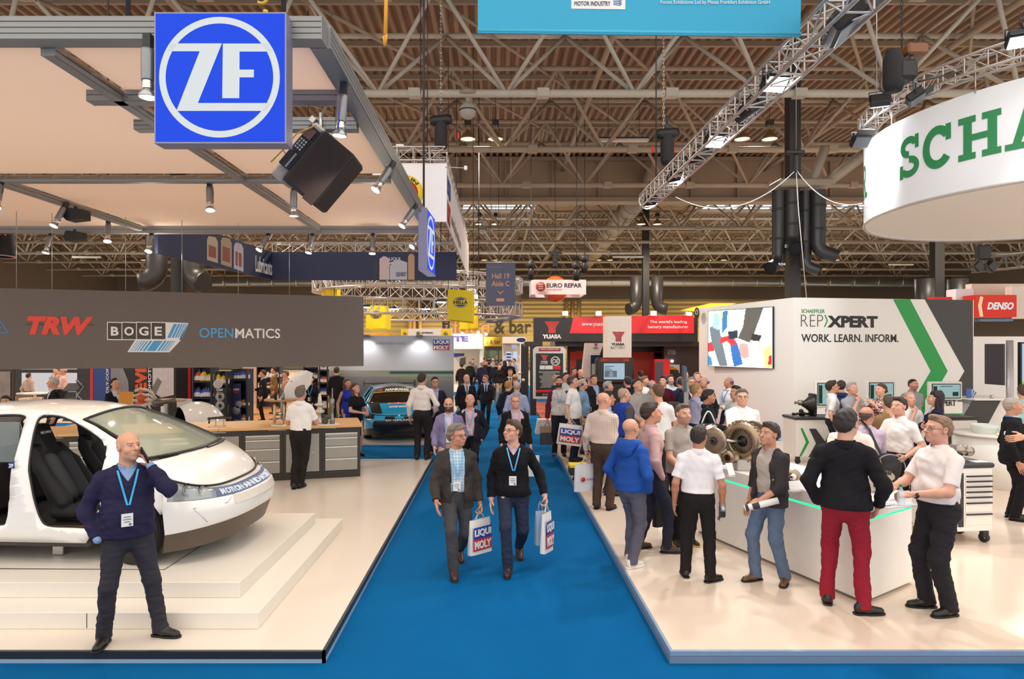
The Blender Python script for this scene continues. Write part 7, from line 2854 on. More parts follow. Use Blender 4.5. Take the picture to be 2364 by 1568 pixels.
 o['_wr']=[float(x)for x in np.concatenate([wr[0],wr[1]])*s]
 return o
def wrist(o,i,off=(0,0,-.09)):
 """world position of hand i (0 right, 1 left)"""
 p=V(o['_wr'][3*i:3*i+3])+V(off)
 return Matrix.Translation(o.location)@o.rotation_euler.to_matrix().to_4x4()@p
def local(o,p):
 return Matrix.Translation(o.location)@o.rotation_euler.to_matrix().to_4x4()@V(p)
 # ================================================================ the visitors and stand staff
def who(label,px,ytop,yfeet=None,D=None,z=.1,**k):
 """yfeet: image row of the feet on floor height z, or D: distance when the feet are hidden"""
 if D is None:
  p=G(px,yfeet,z)
 else:
  p=P(px,0,D)
  p.z=z
 h=CH-z-(ytop-CY)/F*p.y
 return person(label,(p.x,p.y,z),h=h,**k)
WS,BLK,NAVY='#f3f1f0','#1b1a1b','#1d2134'
A={}
A['phone']=who('bald man in navy jumper phoning beside the white car, blue lanyard',294,999,1480,face=32,look=(-26,4),top=('sweater','#2a2642','#86a3cc',None,{'v':1.36}),legs=('#35333a',1.02),hair=None,skin='#d39b7c',R='pocket',L='phone',stance=((.17,-.03,22),(-.25,.05,-48)),fat=.42,lanyard=('#2fa3d6',1.14),belt=None,shoes='#1c1816')
A['grey']=who('smiling man with curly grey hair and dark grey blazer walking down the aisle',1053,968,1312,z=0,face=12,look=(-34,2),top=('blazer','#3d3733','#c9d6dc',None,{'open':(.085,.075,.78),'hem':.80,'upat':('check','#8fb4cc',9)}),legs=('#454447',1.05),hair=('curly','#7d6f63'),skin='#bf8465',R='swingf',L='bag',stance='walk',glasses='#231a17',lanyard=('#6fb4e0',1.14),shoes='#4a2a1c',fat=.2)
A['black']=who('man in black V-neck jumper and jeans with glasses, walking in the aisle',1185,957,1305,z=0,face=0,look=(42,6),top=('sweater','#17161a','#c9a9b4',None,{'v':1.37}),legs=('#2b3145',.98),hair=('thick','#4f3a2c'),skin='#d8a284',R='down',L=((.36,.03,.90),(.4,-1,0),'fist'),stance='walk',glasses='#15131a',lanyard=('#5faee0',1.16),shoes='#3a241c')
A['hoodie']=who('bald man in bright blue hoodie and grey jeans seen from behind',1457,966,1302,face=128,look=(0,8),top=('hoodie','#24509f'),legs=('#5b5a66',1.08),hair=None,skin='#cf9678',R='pocket',L='pocket',stance=((.10,-.1,8),(-.10,.1,-12)),fat=.5,shoes='#d9d4cf',sole='#e9e6e2')
A['pink']=who('dark-haired man in pink shirt with hand in pocket, facing right',1503,928,1272,face=98,look=(8,4),top=('ls','#c9a39f',None,None,{'tuck':True}),legs='#2b2c3c',hair=('thick','#3b2a22'),skin='#c98e74',R='pocket',L='pocket',stance='step',shoes='#4a3a30',beard=None)
A['polo']=who('tired-looking man in grey polo with greying hair facing the camera',1576,934,1256,face=10,look=(-6,0),top=('polo','#a79c95',None,None,{'tuck':False,'hem':.9}),legs='#1c1b1d',hair=('short','#5a4c43'),skin='#cf9d82',R='holdlow',L='clasp',stance='stand',beard='stubble',fat=.35,shoes='#2a2523',sole='#d9a02a')
A['backwhite']=who('man in white short-sleeved shirt seen from behind, at the white counter',1612,984,1337,face=166,look=(22,2),top=('ss','#efe9ea'),legs=('#201d1d',1.08),hair=('short','#2e211a'),skin='#b97c5e',R='down',L='down',stance=((.13,-.06,50),(-.14,.06,-10)),fat=.25)
A['cardigan']=who('man in dark cardigan and jeans holding a rolled brochure at the counter',1776,977,1343,face=-62,look=(0,5),top=('jacket','#3b3537','#b3a79c',None,{'open':(.09,.085,.6),'hem':.86,'sleeve':1.45}),legs=('#5b6b85',1.05),hair=('thick','#3a2c25'),skin='#c98f73',R='down',L='holdlow',stance=((.10,.10,10),(-.12,-.1,-30)),shoes='#5f412a')
A['red']=who('tall man in black jacket and bright red trousers seen from behind',1951,947,1406,face=152,look=(28,2),top=('zip','#1d1b1e',None,None,{}),legs=('#8f1f30',1.02),hair=('thick','#2e2320'),skin='#d9a288',R=((.25,.1,.92),(.6,-1,0),'relax'),L='pocket',stance=((.14,-.06,62),(-.14,.08,-4)),beard=None,lanyard=None,fat=.2)
A['bottle']=who('man in white short-sleeved shirt and glasses holding a clear bottle',2166,962,1412,face=-84,look=(0,4),top=('ss','#efe2dc'),legs=('#29262a',1.15),hair=('short','#8a6a50'),skin='#d59a80',R='gest',L='hold',stance=((.10,.03,10),(-.10,-.02,-6)),glasses='#6a6a70',belt=True,fat=.4)
A['check']=who('bald man in checked shirt and brown trousers standing behind the blue hoodie man',1392,907,1176,face=150,look=(34,3),top=('ls','#e6d6cc',None,('check','#c9a99a',12)),legs=('#4d3d33',1.12),hair=None,skin='#d39a80',R='clasp',L='bag',stance='stand',fat=.4,belt=True)
A['host']=who('grey-haired man in white shirt and glasses behind the bronze clutch',1713,899,D=10.2,face=-8,look=(6,0),top=('ss',WS),legs='#2a2a30',hair=('short','#6b625c'),skin='#d9a58e',R=((.14,.34,.98),(.8,-.5,-.6),'relax'),L='down',glasses='#3a3436',fat=.5)
A['tee']=who('brown-haired man in plain white T-shirt seen from behind, right of the pink shirt',1521,889,D=11.0,face=158,look=(-40,0),top=('tee','#ecebea',None,None,{'tuck':False,'hem':.88}),legs='#33343c',hair=('short','#5b4231'),R='hold',L='down',fat=.2)
A['vest']=who('man in royal blue and grey jacket with glasses strap, looking right',1441,897,D=11.8,face=112,look=(10,4),top=('vest','#2748b0','#5b5658'),legs='#2c2b30',hair=('recede','#b59a86'),skin='#d9a78c',R='down',L='down',fat=.35)
who('dark-haired man hidden behind the checked shirt, looking right',1402,905,D=11.0,face=80,top=('ls','#9fb4d6'),legs='#2b2c36',hair=('thick','#1d1716'),skin='#b97f66',R='down',L='down')
who('man in grey polo looking down with arm stretched toward the table',1474,877,D=12.8,face=30,look=(0,22),top=('polo','#a39f9b',None,None,{'tuck':False,'hem':.88}),legs='#2e2f36',hair=('thick','#2b211d'),skin='#d39d84',R='holdlow',L=((.1,.42,1.1),(.7,-.3,-1),'relax'),fat=.3)
who('grey-haired man with headset in dark jacket near the screen',1403,881,D=14.5,face=70,look=(10,0),top=('zip','#3a3c42'),legs='#2a2a2e',hair=('short','#a9a39c'),headset=True)
A['raglan']=who('bearded man in maroon-sleeved baseball top carrying a printed paper bag',1291,871,D=14.9,face=-4,look=(4,10),top=('tee','#cfcac6',None,None,{'sl':'#5a2436','tuck':False,'hem':.9}),legs='#22222a',hair=('short','#221a18'),beard='beard',skin='#c9937a',R='bag',L='pocket',lanyard=('#7fb4d6',1.15))
A['wpolo']=who('man in white polo with headset holding the white logo bag',1323,869,D=14.2,face=62,look=(0,6),top=('polo','#ecebe9',None,None,{'tuck':False,'hem':.88}),legs='#2b3048',hair=('thick','#4a382c'),R='bag',L='down',headset=True,fat=.3)
A['btee']=who('grey-haired man in faded blue T-shirt with headset',1345,876,D=15.2,face=78,look=(0,4),top=('tee','#86a9cc',None,None,{'tuck':False,'hem':.88}),legs='#3b4a66',hair=('short','#b4aca4'),headset=True,R='down',L='down',lanyard=('#4a8ac6',1.12),fat=.4)
who('young man in dark suit jacket with lanyard, turning to look back',1372,866,D=16.5,face=30,look=(30,0),top=('blazer','#26242a','#b9c4dc'),legs='#222226',hair=('thick','#4a342a'),lanyard=('#5fa9dc',1.15),R='swingb',L='hold')
who('dark-haired man in pale shirt behind the bearded baseball-top man',1306,862,D=17.4,face=30,look=(0,8),top=('ls','#c9d6dc'),legs='#2a2a30',hair=('thick','#2b211d'))
who('fair-haired man with headset half hidden behind the maroon sleeve',1284,867,D=16.8,face=80,top=('zip','#33304a'),legs='#2a2a30',hair=('short','#b08d68'),headset=True)
who('dark-haired man in navy with lanyard, back turned, below the screen',1449,871,D=16.0,face=200,top=('zip','#232c48'),legs='#22242e',hair=('thick','#2a211f'),lanyard=None)
who('sandy-haired man in white T-shirt watching to the right under the orange panel',1487,869,D=16.8,face=40,look=(-20,0),top=('tee','#e9e6e4'),legs='#3a3a44',hair=('short','#6b4f3c'),beard='stubble')
who('bald man with headset in grey polo with lanyard, back turned',1505,880,D=15.2,face=172,top=('polo','#8f9494'),legs='#2c2c33',hair=('fringe','#9a9088'),headset=True,skin='#c99a84')
who('young man in maroon sweatshirt with headset looking left',1532,870,D=15.4,face=-30,look=(10,8),top=('sweater','#4d1426'),legs='#222228',hair=('thick','#2a201c'),headset=True)
who('man in pale blue shirt beside the maroon sweatshirt, stubble',1547,866,D=16.6,face=14,top=('ss','#bcd0d6'),legs='#2a2a30',hair=('short','#3b2b24'),beard='stubble',R='fold',L='fold')
who('dark-haired man in navy with lanyard behind the tyre, back turned',1571,872,D=15.6,face=196,top=('zip','#28304a'),legs='#22242e',hair=('crop','#3a322e'),headset=True)
who('grey-haired man in glasses and dark coat right of the grey post',1596,872,D=15.2,face=4,look=(6,4),top=('blazer','#2c2b33','#d6d2d6'),legs='#222226',hair=('short','#8d857e'),glasses='#3a3434')
who('fair-haired man with headset farthest back near the white wall edge',1610,861,D=17.6,face=-8,look=(0,6),top=('ls','#8a5a5a'),legs='#2a2a30',hair=('short','#8a6a4c'),headset=True)
who('balding man in black jacket with headset looking down to the left',1625,871,D=14.6,face=-36,look=(0,12),top=('zip','#1f1e22'),legs='#222226',hair=('fringe','#5a4a40'),headset=True,skin='#c48d74')
who('fair-haired man in lilac shirt facing right beside the white wall',1607,888,D=12.6,face=108,look=(12,4),top=('ls','#b4b6da'),legs='#27272e',hair=('thick','#a5835c'),R='clasp',L='clasp')
A['bbag']=who('man in black zipped jacket with black shoulder bag by the white wall',1634,901,D=11.6,face=74,look=(0,-4),top=('zip','#1f2129'),legs='#20222c',hair=('thick','#241e1c'),skin='#b88064',R='hold',L='down',fat=.2)
A['tab']=who('balding man in white shirt with headset reading papers by the white wall',1681,871,D=15.0,face=-66,look=(0,14),top=('ls','#e3e6ea'),legs='#232a44',hair=('fringe','#3a2e28'),skin='#b97f66',R='hold',L='hold',headset=True,lanyard=('#3a7fc6',1.15))
who('young dark-haired man in pale grey T-shirt looking left, beside the host',1698,893,D=11.9,face=-58,look=(0,8),top=('tee','#c4c7c8'),legs='#2b2b33',hair=('thick','#1f1918'),skin='#c48c70',R='down',L='hold')
who('brown-haired person in dark suit far back under the red block',1582,857,D=20,face=10,z=.05,top=('blazer','#2b2024','#b9a9a0'),legs='#221f22',hair=('short','#6a3f2a'))
who('dark-haired visitor far back against the orange panel',1479,857,D=21,face=190,z=.05,top=('zip','#26242a'),legs='#221f22',hair=('thick','#231c1a'))
who('bald smiling man in black beside the leaning grey tower',1340,853,D=21,face=10,z=.05,top=('zip','#1c1a1b'),legs='#221f22',hair=('fringe','#5a4438'))
who('dark-clad visitor left of the bald smiling man',1325,849,D=22.5,face=30,z=.05,top=('zip','#2a2022'),legs='#221f22',hair=('short','#2a1f1c'))
who('dark-haired visitor in black behind the white polo',1312,866,D=18.6,face=160,z=.05,top=('zip','#1d1b1d'),legs='#221f22',hair=('long','#1f1816'),fem=True)
# group at the white wall
who('man in white short sleeves and glasses facing right before the screens',1922,881,D=13.4,face=72,look=(0,6),top=('ss','#efedec'),legs='#222228',hair=('thick','#2a1f1c'),glasses='#2a2422',R='down',L='hold')
who('dark-haired man in navy waistcoat and grey shirt, back turned',1942,880,D=14.4,face=152,top=('vest','#28365a','#9aa0a6'),legs='#222228',hair=('thick','#3a2a24'))
who('grey-haired man in grey polo with fist on his chin',1968,884,D=13.0,face=12,look=(8,6),top=('polo','#9fa2a6',None,None,{'tuck':False,'hem':.88}),legs='#2a2a30',hair=('short','#a39d98'),skin='#d39d86',R='chin',L='fold',fat=.45)
who('woman in floral red blouse with hair bun gesturing',2034,887,D=12.9,face=-74,look=(0,2),top=('blouse','#7a3038',None,('spots','#d9cfc4',42),{'tuck':False,'hem':.86}),legs='#22222a',hair=('bun','#4a2f22'),skin='#dca78e',fem=True,R='gestup',L=((.13,.3,1.36),(.6,.1,-1),'relax'))
who('tall young man in grey polo with stubble standing at the wall',2107,876,D=14.6,face=-4,look=(-16,0),top=('polo','#9aa0a6',None,None,{'tuck':False,'hem':.88}),legs='#2a2a30',hair=('crop','#241c1a'),beard='stubble',skin='#d0987c',R='back',L='back')
who('bald man in white shirt with hand over his mouth',2099,906,D=11.3,face=6,look=(0,4),top=('ss','#eeeae8'),legs='#2a2a30',hair=('crop','#b59a88'),skin='#dba58e',R='chin',L='fold',fat=.3)
who('woman with long dark hair and navy jacket, arms folded',2160,904,D=11.0,face=-118,look=(0,2),top=('blazer','#232640','#d9d6d6',None,{'open':(.07,.0,1.1)}),legs='#22222c',hair=('long','#241a1c'),skin='#d9a890',fem=True,R='fold',L='fold')
A['lany']=who('young man in white short-sleeved shirt with dark cropped hair looking left',2076,919,D=9.1,face=-66,look=(0,2),top=('ss','#efe9e6',None,None,{}),legs=('#1f1e22',1.08),hair=('short','#2a2220'),skin='#d6a087',R='hold',L=((.2,.16,.98),(.6,-1,-.3),'relax'))
who('person in tan sweater, back turned, behind the white shirt',2052,915,D=10.3,face=176,top=('sweater','#8d7350'),legs='#2a2a30',hair=('short','#4a3d33'),R='fold',L='fold')
A['lilac']=who('balding man in lilac shirt with black shoulder bag, back turned',1998,940,D=8.7,face=168,look=(40,0),top=('ls','#c3b0c4'),legs='#262632',hair=('fringe','#4a3a33'),skin='#b9806a',R='hold',L='down',fat=.6)
who('bald man in pale pink shirt mostly hidden by the black jacket',1962,944,D=8.05,face=160,look=(20,0),top=('ss','#f0d9d0'),legs='#2a2a30',hair=None,skin='#dba08a',R='down',L='down',fat=.3)
A['suit']=who('grey-cropped man in black suit with lanyard at the right edge',2338,919,D=9.4,face=60,look=(0,4),top=('blazer','#1c1b1f','#eeeef0',None,{'open':(.08,0,1.12)}),legs=('#1d1b1f',1.1),hair=('crop','#a89a90'),skin='#c9917a',R='down',L='down',tie='#a9b4c6',lanyard=('#4fa0d6',1.1),fat=.5)
who('person in white shirt reaching in from the right frame edge',2440,905,D=8.4,face=-88,top=('ls','#efecea',None,None,{'sleeve':1.25}),legs='#2a2a30',hair=('short','#5a4638'),R='down',L=((.14,.60,1.22),(.8,-.3,-1),'relax'))
who('person in mint shirt behind the black suit at the right edge',2362,890,D=12.0,face=160,top=('ss','#a9d2ca'),legs='#2a2a30',hair=('short','#4a3830'))
# aisle and left side
A['bench']=who('man in white short-sleeved shirt and black trousers seen from behind at the workbench',694,892,1128,face=178,look=(10,4),top=('ss','#f4f2f0'),legs=('#24211f',1.0),hair=('short','#6a5d54'),skin='#c9917a',R='hold',L='hold',stance=((-.02,.05,10),(-.11,-.02,-20)))
A['tallw']=who('tall man in white long-sleeved shirt seen from behind near the race car',974,862,1061,face=172,look=(14,0),top=('ls','#efe6e0'),legs=('#2b2629',1.1),hair=('short','#3a2823'),skin='#cf9a82',R=((.23,.12,.95),(.7,-.8,0),'relax'),L='down',stance='stand',fat=.2,belt=True)
who('man in navy suit and glasses with brown shoes behind the white shirt',1004,871,1048,z=0,face=14,top=('blazer','#232431','#aab0cc',None,{'open':(.07,.03,.95)}),legs=('#21222e',1.05),hair=('short','#33261f'),glasses='#241d1b',skin='#cb917a',R='hold',L='pocket',shoes='#8a4a22')
A['purple']=who('bearded man with glasses in mauve blazer and pale trousers, hand in pocket',1036,909,D=11.5,z=0,face=6,look=(4,2),top=('blazer','#82789e','#cfc9dc',None,{'open':(.08,.05,.9)}),legs=('#c9a59c',1.0),hair=('recede','#2e2422'),beard='beard',skin='#d59f88',R='swingf',L='pocket',glasses='#4a3a38',stance='walk',lanyard=('#8fb4dc',1.12))
A['bald']=who('bald man in dark blazer and pink shirt with lanyard looking down',1085,901,D=12.3,z=0,face=2,look=(0,10),top=('blazer','#25242e','#d6b2bc',None,{'open':(.085,.06,.8)}),legs='#1f1e24',hair=('fringe','#4a3a34'),skin='#d69a80',R='pocket',L='pocket',stance='walkl',lanyard=('#5fb4cc',1.15),fat=.3)
who('man in black suit with striped tie in the aisle, second row',1077,865,D=18.6,z=0,face=10,top=('blazer','#201d22','#c9cde0',None,{'open':(.07,0,1.1)}),legs='#1c1a1e',hair=('recede','#4a3a33'),tie='#2a3352',fat=.2)
A['badge']=who('tall man in dark suit and tie striding along the aisle, looking left',1122,861,984,z=0,face=-2,look=(38,0),top=('blazer','#25242c','#c6cbe0',None,{'open':(.07,0,1.08)}),legs='#1e1d24',hair=('short','#7a5a42'),tie='#1f2436',stance='walkl',R='swingb',L='swingf',glasses='#3a3434')
A['leather']=who('man in black jacket and glasses with pink shirt, aisle right',1190,903,D=12.0,z=0,face=6,look=(6,4),top=('jacket','#1d1a1b','#d2b0b8',None,{'open':(.08,.075,.7),'hem':.9}),legs='#23222a',hair=('crop','#a87a5c'),skin='#dca08a',glasses='#4a3430',R='down',L='bag',lanyard=('#8fb9dc',1.14),stance='walk')
who('fair-haired man in navy jacket walking away along the aisle',1173,873,D=17.0,z=0,face=160,look=(20,0),top=('zip','#22283a'),legs='#22242c',hair=('short','#b08048'),stance='walk',R='down',L='down')
A['lblue']=who('balding man in pale blue shirt walking away with neck lanyard',1193,873,D=15.6,z=0,face=178,top=('ls','#a6b2d0'),legs='#2a2c38',hair=('fringe','#a39a94'),skin='#d6a48e',stance='walkl',fat=.3)
who('ginger balding man just behind the pale blue shirt',1189,864,D=19.0,z=0,face=170,top=('zip','#3a3233'),legs='#222226',hair=('fringe','#8a5436'))
who('elderly man in dark suit and tie facing the camera, mid aisle',1178,853,D=23.5,z=0,face=4,top=('blazer','#27221f','#d9d4cc',None,{'open':(.07,0,1.1)}),legs='#221f1e',hair=('short','#8a6a4c'),tie='#3a2a2a')
FAR=[(1066,835,33,176,('zip','#2a2122'),'#3a3a4a',('thick','#2a2321'),'man in black top walking away along the left of the aisle crowd'),(1085,830,37,190,('zip','#33312f'),'#2e2e2e',('short','#8f877e'),'grey-haired man in dark coat beside the white stand'),(1092,826,41.5,10,('ls','#8a8088'),'#3a3430',('short','#2a211e'),'visitor holding a phone in front of the white stand'),(1112,833,35,186,('blazer','#37354a','#3a3a50'),'#2b2c3c',('short','#9a928c'),'grey-haired man in slate jacket with shoulder bag, back turned'),(1119,825,46,160,('tee','#e0683a'),'#2b2c3c',('short','#4a3a33'),'visitor in orange top deep in the crowd'),(1129,835,36,184,('blazer','#25212a','#33303a'),'#22222c',('short','#2a2422'),'dark-suited man with black hair, middle of the crowd'),(1146,835,34,170,('blazer','#2c2e3c','#3a3a46'),'#22222c',('short','#6a5a4e'),'brown-haired man in blue-grey suit, back turned, mid crowd'),(1153,841,30,20,('zip','#1f1a1a'),'#a88a70',('short','#3a2a24'),'man in black jacket and khaki trousers facing the camera'),(1166,833,36,150,('zip','#1c1919'),'#222226',('long','#231b1a'),'person with dark hair and black coat, right of the crowd'),(1178,833,34,10,('zip','#1e1b1c'),'#222226',('thick','#2a201d'),'broad man in black jacket by the black partition'),(1138,828,42,175,('ls','#c9b9ae'),'#33333c',('fringe','#8a6a55'),'balding visitor in pale shirt deep in the crowd'),(1157,826,45,185,('ls','#b58f90'),'#33333c',('short','#3a2e2a'),'visitor in dusty pink shirt deep in the crowd'),(1147,820,55,180,('zip','#4a4648'),'#33333c',('short','#8a7a5c'),'visitor in grey jacket at the very end of the aisle'),(1129,822,52,180,('zip','#25304a'),'#33333c',('short','#33302e'),'visitor in navy at the very end of the aisle'),(1187,828,40,-60,('ls','#b9b4c4'),'#33333c',('short','#2a2422'),'visitor in pale shirt beside the lit cabinets'),(1136,829,47,180,('zip','#3a3c2a'),'#33333c',('long','#6a4a30'),'visitor with long brown hair deep in the crowd'),(1121,830,41,20,('zip','#2a2a33'),'#2a2a30',('short','#3a302c'),'dark-jacketed visitor turning toward the camera in the crowd')]
for x,y,D,fc,tp,lg,hr_,lb in FAR:
 who(lb,x,y,D=D,z=0,face=fc,top=tp,legs=lg,hair=hr_,stance='walk' if D%2 else 'stand',res=1.2)
 # shop behind the bench
who('elderly white-haired man in dark suit passing behind the car roof',124,872,D=15.8,z=0,face=-48,look=(10,0),top=('blazer','#1d1a1e','#d2d0da',None,{'open':(.08,.05,.9)}),legs='#222226',hair=('short','#c9c2bb'))
who('man in beige shirt seated with his back turned at the far left table',66,862,D=24,z=.02,face=176,top=('ls','#c4a894'),legs='#3a3430',hair=('short','#2e2623'))
who('bald man in pink shirt and lanyard standing by the brochure rack',146,850,D=23.6,z=0,face=-60,look=(0,6),top=('ls','#e0b9b0'),legs='#2a2a33',hair=('fringe','#8a7064'),glasses='#4a3a38',R='hold',L='hold',fat=.5)
who('person with arms raised behind the bald man in pink',132,848,D=25.5,z=0,face=-40,top=('ls','#b98a70'),legs='#2a2a33',hair=('short','#7a5238'),R='chin',L='fold')
who('man in navy suit bending over an exhibit behind the car',268,876,D=15.3,z=0,face=66,look=(0,26),top=('blazer','#1f1f2c','#e0dcdc'),legs='#22222c',hair=('thick','#2a201d'),R='hold',L='hold')
who('dark-haired person low at the left frame edge behind the car',14,915,D=12.6,z=0,face=20,top=('zip','#2c2626'),legs='#222226',hair=('thick','#2e211c'),sit=False)
who('man in brown suit beside the product racks',576,851,958,z=0,face=-70,top=('blazer','#37291f','#cfc4ba',None,{}),legs='#2e241d',hair=('fringe','#3a2a22'),R='hold',L='hold',fat=.4)
who('man in navy suit in profile left of the barrel table',608,855,974,z=0,face=-76,top=('blazer','#20222f','#d6d4d8'),legs='#20212b',hair=('short','#3a2a22'),R='hold',L='down',shoes='#3a261c')
who('man in tan jacket at the bottle shelves',633,848,D=25,z=0,face=-70,top=('blazer','#8a6a48','#d9cfc4'),legs='#5a4a3a',hair=('short','#2e2420'),R='hold',L='down')
who('visitor in pink top half hidden behind the white umbrella',660,857,D=22.5,z=0,face=-60,top=('ls','#d9a690'),legs='#5a4a4a',hair=('short','#7a4a30'))
A['smile']=who('smiling woman in black jacket with blue lanyard behind the barrel table',717,867,D=18.6,z=0,face=6,top=('zip','#1d1b1e'),legs='#222226',hair=('thick','#2a201e'),fem=True,skin='#d9a48c',R='holdlow',L='holdlow',lanyard=('#4fb0e0',1.16))
who('man in black at the edge of the racetrack backdrop',777,848,D=22,z=0,face=180,top=('blazer','#201d20','#33333a'),legs='#1f1c1e',hair=('short','#3a2a24'))
who('hostess in royal blue dress with long hair beside the race car',802,875,D=16.9,z=0,face=38,top=('tank','#2a3aa8',None,None,{'hem':.86}),legs=None,skirt=('#2a3aa8',.66,.19),hair=('long','#6a4630'),skin='#cf9a80',fem=True,R='down',L='down')
A['blackdress']=who('woman in black short-sleeved dress with brown hair looking at her hands',822,887,D=15.4,z=0,face=52,look=(0,14),top=('tee','#1f1b1f',None,None,{'hem':.86}),legs=None,skirt=('#1f1b1f',.5,.17),hair=('long','#5a3824'),skin='#dba68e',fem=True,R='hold',L='hold')
A['egg']=who('long-haired woman seated in the white egg chair holding a headset',446,944,D=13.4,z=0,face=-84,top=('tee','#1d1a1c'),legs='#222226',hair=('long','#4a2f20'),skin='#d9a48c',fem=True,R='face',L='face',sit=True,stance=((.1,.48,5),(-.1,.48,-5)))
A['egg']['label']='long-haired woman seated in the white egg chair holding a headset'
# ---------------------------------------------------------------- things people carry
pbag=M('#e9e6e2',.4,bump=.4,bscale=12)
def carrier(label,top,w,h,d,rz,logo=True,mat=None,tilt=0.,handle=True,cat='bag',name='carrier_bag'):
 """soft bag hanging below the point top; width w along direction rz, height h"""
 T=thing(name,label,cat,top)
 u=V((cos(rz),sin(rz),0))
 n=V((u.y,-u.x,0))
 z=V((sin(tilt)*u.x,sin(tilt)*u.y,cos(tilt)))
 uu=(u-z*u.dot(z)).normalized()
 o=V(top)-z*(h+.10)
 g=MB()
 rows=[]
 N=24
 for j in range(9):
  t=j/8
  dd=d*(1-.75*t**2)
  ring=[]
  for k in range(N):
   a=2*pi*k/N
   cx_=cos(a)
   sx_=sin(a)
   x=w/2*(abs(cx_)**.35)*(1 if cx_>0 else-1)
   y=dd/2*(abs(sx_)**.6)*(1 if sx_>0 else-1)*(1+.12*sin(5*t+2*a))
   ring.append(o+uu*(x*(1-.06*t))+n*y+z*(h*t))
  rows.append(ring+[ring[0]])
 g.grid(rows)
 g.add([p for p in rows[0][:-1]],[tuple(range(N))])
 obj('bag_body',g,mat or pbag,T)
 if handle:
  g=MB()
  for sgn in(-1,1):
   b=o+z*h+n*sgn*d*.1
   g.tube([b-uu*w*.2,V(top)-z*.02-uu*.015,V(top)+z*.01,V(top)-z*.02+uu*.015,b+uu*w*.2],.006,6)
  obj('handle',g,mat or pbag,T)
 if logo:
  front=n if n.y<0 else-n
  uf=uu if front.dot(n)>0 else-uu
  pl=lambda x,zz:o+uf*(x*w)+z*(zz*h)+front*(d/2*1.08+.006)
  r,b=M('#cf2f3a',.5,var=0),M('#2444a0',.5,var=0)
  g=MB().add([pl(-.42,.46),pl(.42,.46),pl(.42,.80),pl(-.42,.80)],[(0,1,2,3)],0).add([pl(-.42,.12),pl(.42,.12),pl(.42,.46),pl(-.42,.46)],[(0,1,2,3)],1)
  obj('logo_plate',g,[b,r],T)
  off=front*.003
  text('LIQUI',pl(-.38,.51)+off,uf,z,w*.76,h*.24,whi,T,bold=.05)
  text('MOLY',pl(-.38,.17)+off,uf,z,w*.76,h*.24,whi,T,bold=.05)
 return T
carrier('white plastic carrier bag with blue-red logo in the grey blazer man\'s hand',wrist(A['grey'],1),.34,.40,.09,.75)
tb=wrist(A['black'],1)
carrier('white plastic bag with red and blue print in the black jumper man\'s hand',tb+V((.02,-.05,0)),.24,.46,.08,1.05)
carrier('stiff pale blue-grey paper bag held with the plastic bag',tb+V((-.05,.03,0)),.13,.40,.10,.35,False,M('#9fb4d0',.5))
carrier('white logo carrier bag held by the man in the white polo',wrist(A['wpolo'],0)+V((.04,-.12,.14)),.54,.44,.08,-.05,tilt=.12)
T=carrier('printed paper bag with dark city picture beside the bearded man',wrist(A['raglan'],0)+V((0,-.05,0)),.34,.42,.12,.1,False,M('#3a3a44',.5,var=.5,vscale=14))
obj('brown_band',MB().obox(wrist(A['raglan'],0)+V((0,-.05,-.17)),((cos(.1),sin(.1),0),(-sin(.1),cos(.1),0),(0,0,1)),(.165,.045,.08),0,.01),M('#9a8068',.6),T)
T=carrier('white tote bag with round red logo by the checked-shirt man',wrist(A['check'],1)+V((-.02,-.04,0)),.38,.42,.08,.35,False,M('#dcdce4',.5))
c=wrist(A['check'],1)+V((0,-.1,-.33))
obj('logo_dot',MB().lathe([(0,0),(.035,0),(.035,-.003)],16,c+V((-.06,-.02,0)),(.3,-1,0)),RED,T)
text('EURO',c+V((.0,-.0,-.015)),(cos(.35),sin(.35),0),(0,0,1),.12,.03,M('#3a4a7a',.5),T)
carrier('black paper carrier bag with green mark beside the grey polo man',P(1533,1118,8.2),.34,.42,.1,.5,False,M('#1a1a1b',.5))
carrier('white carrier bag behind the black jacket man in the aisle',wrist(A['leather'],1),.36,.38,.08,.2,False)
# brochures, phone, bottle, watch, tools
p=wrist(A['phone'],1,(0.0,0.02,.0))
ph=A['phone']
hd=local(ph,(-.128*1.0,.075,1.60))
T=thing('smartphone','black smartphone held to the ear of the bald man','phone',hd)
u=V((cos(rad(32)),sin(rad(32)),0))
obj('phone_body',MB().obox(local(ph,(-.122,.125,1.585)),(V((sin(rad(60)),-cos(rad(60)),-.9)).normalized(),u,V((sin(rad(60)),-cos(rad(60)),-.9)).normalized().cross(u)),(.072,.006,.036),0,.004),BLACK,T)
p=wrist(A['bottle'],1,(0,.03,-.02))
T=thing('water_bottle','small clear plastic bottle with green cap in the white-shirted man\'s hand','bottle',p)
p=local(A['bottle'],(-.10,.40,1.06))+V((-.065,-.02,-.02))
clear=M('#eaf2f2',.1,alpha=.4,spec=.8)
obj('bottle_body',MB().lathe([(0,0),(.03,0),(.032,.02),(.03,.05),(.032,.09),(.03,.12),(.012,.16),(.012,.175)],20,p),clear,T)
obj('cap',MB().lathe([(0,.195),(.014,.195),(.014,.172),(0,.172)],14,p),M('#2f8f4a',.4),T)
p=wrist(A['bottle'],1,(0,0,0))
d=(local(A['bottle'],V(A['bottle']['_wr'][3:]))-local(A['bottle'],(-.2,.05,1.1))).normalized()
T=thing('wristwatch','black wristwatch on the forearm of the bottle-holding man','watch',p)
obj('strap',MB().lathe([(.034,-.012),(.036,0),(.034,.012),(.031,0),(.034,-.012)],20,p-d*.03,d),BLACK,T)
obj('watch_face',MB().lathe([(0,.008),(.02,.008),(.02,0)],16,p-d*.03+V((-.01,-.034,.006)),(-.2,-1,.15)),M('#23232a',.2),T)
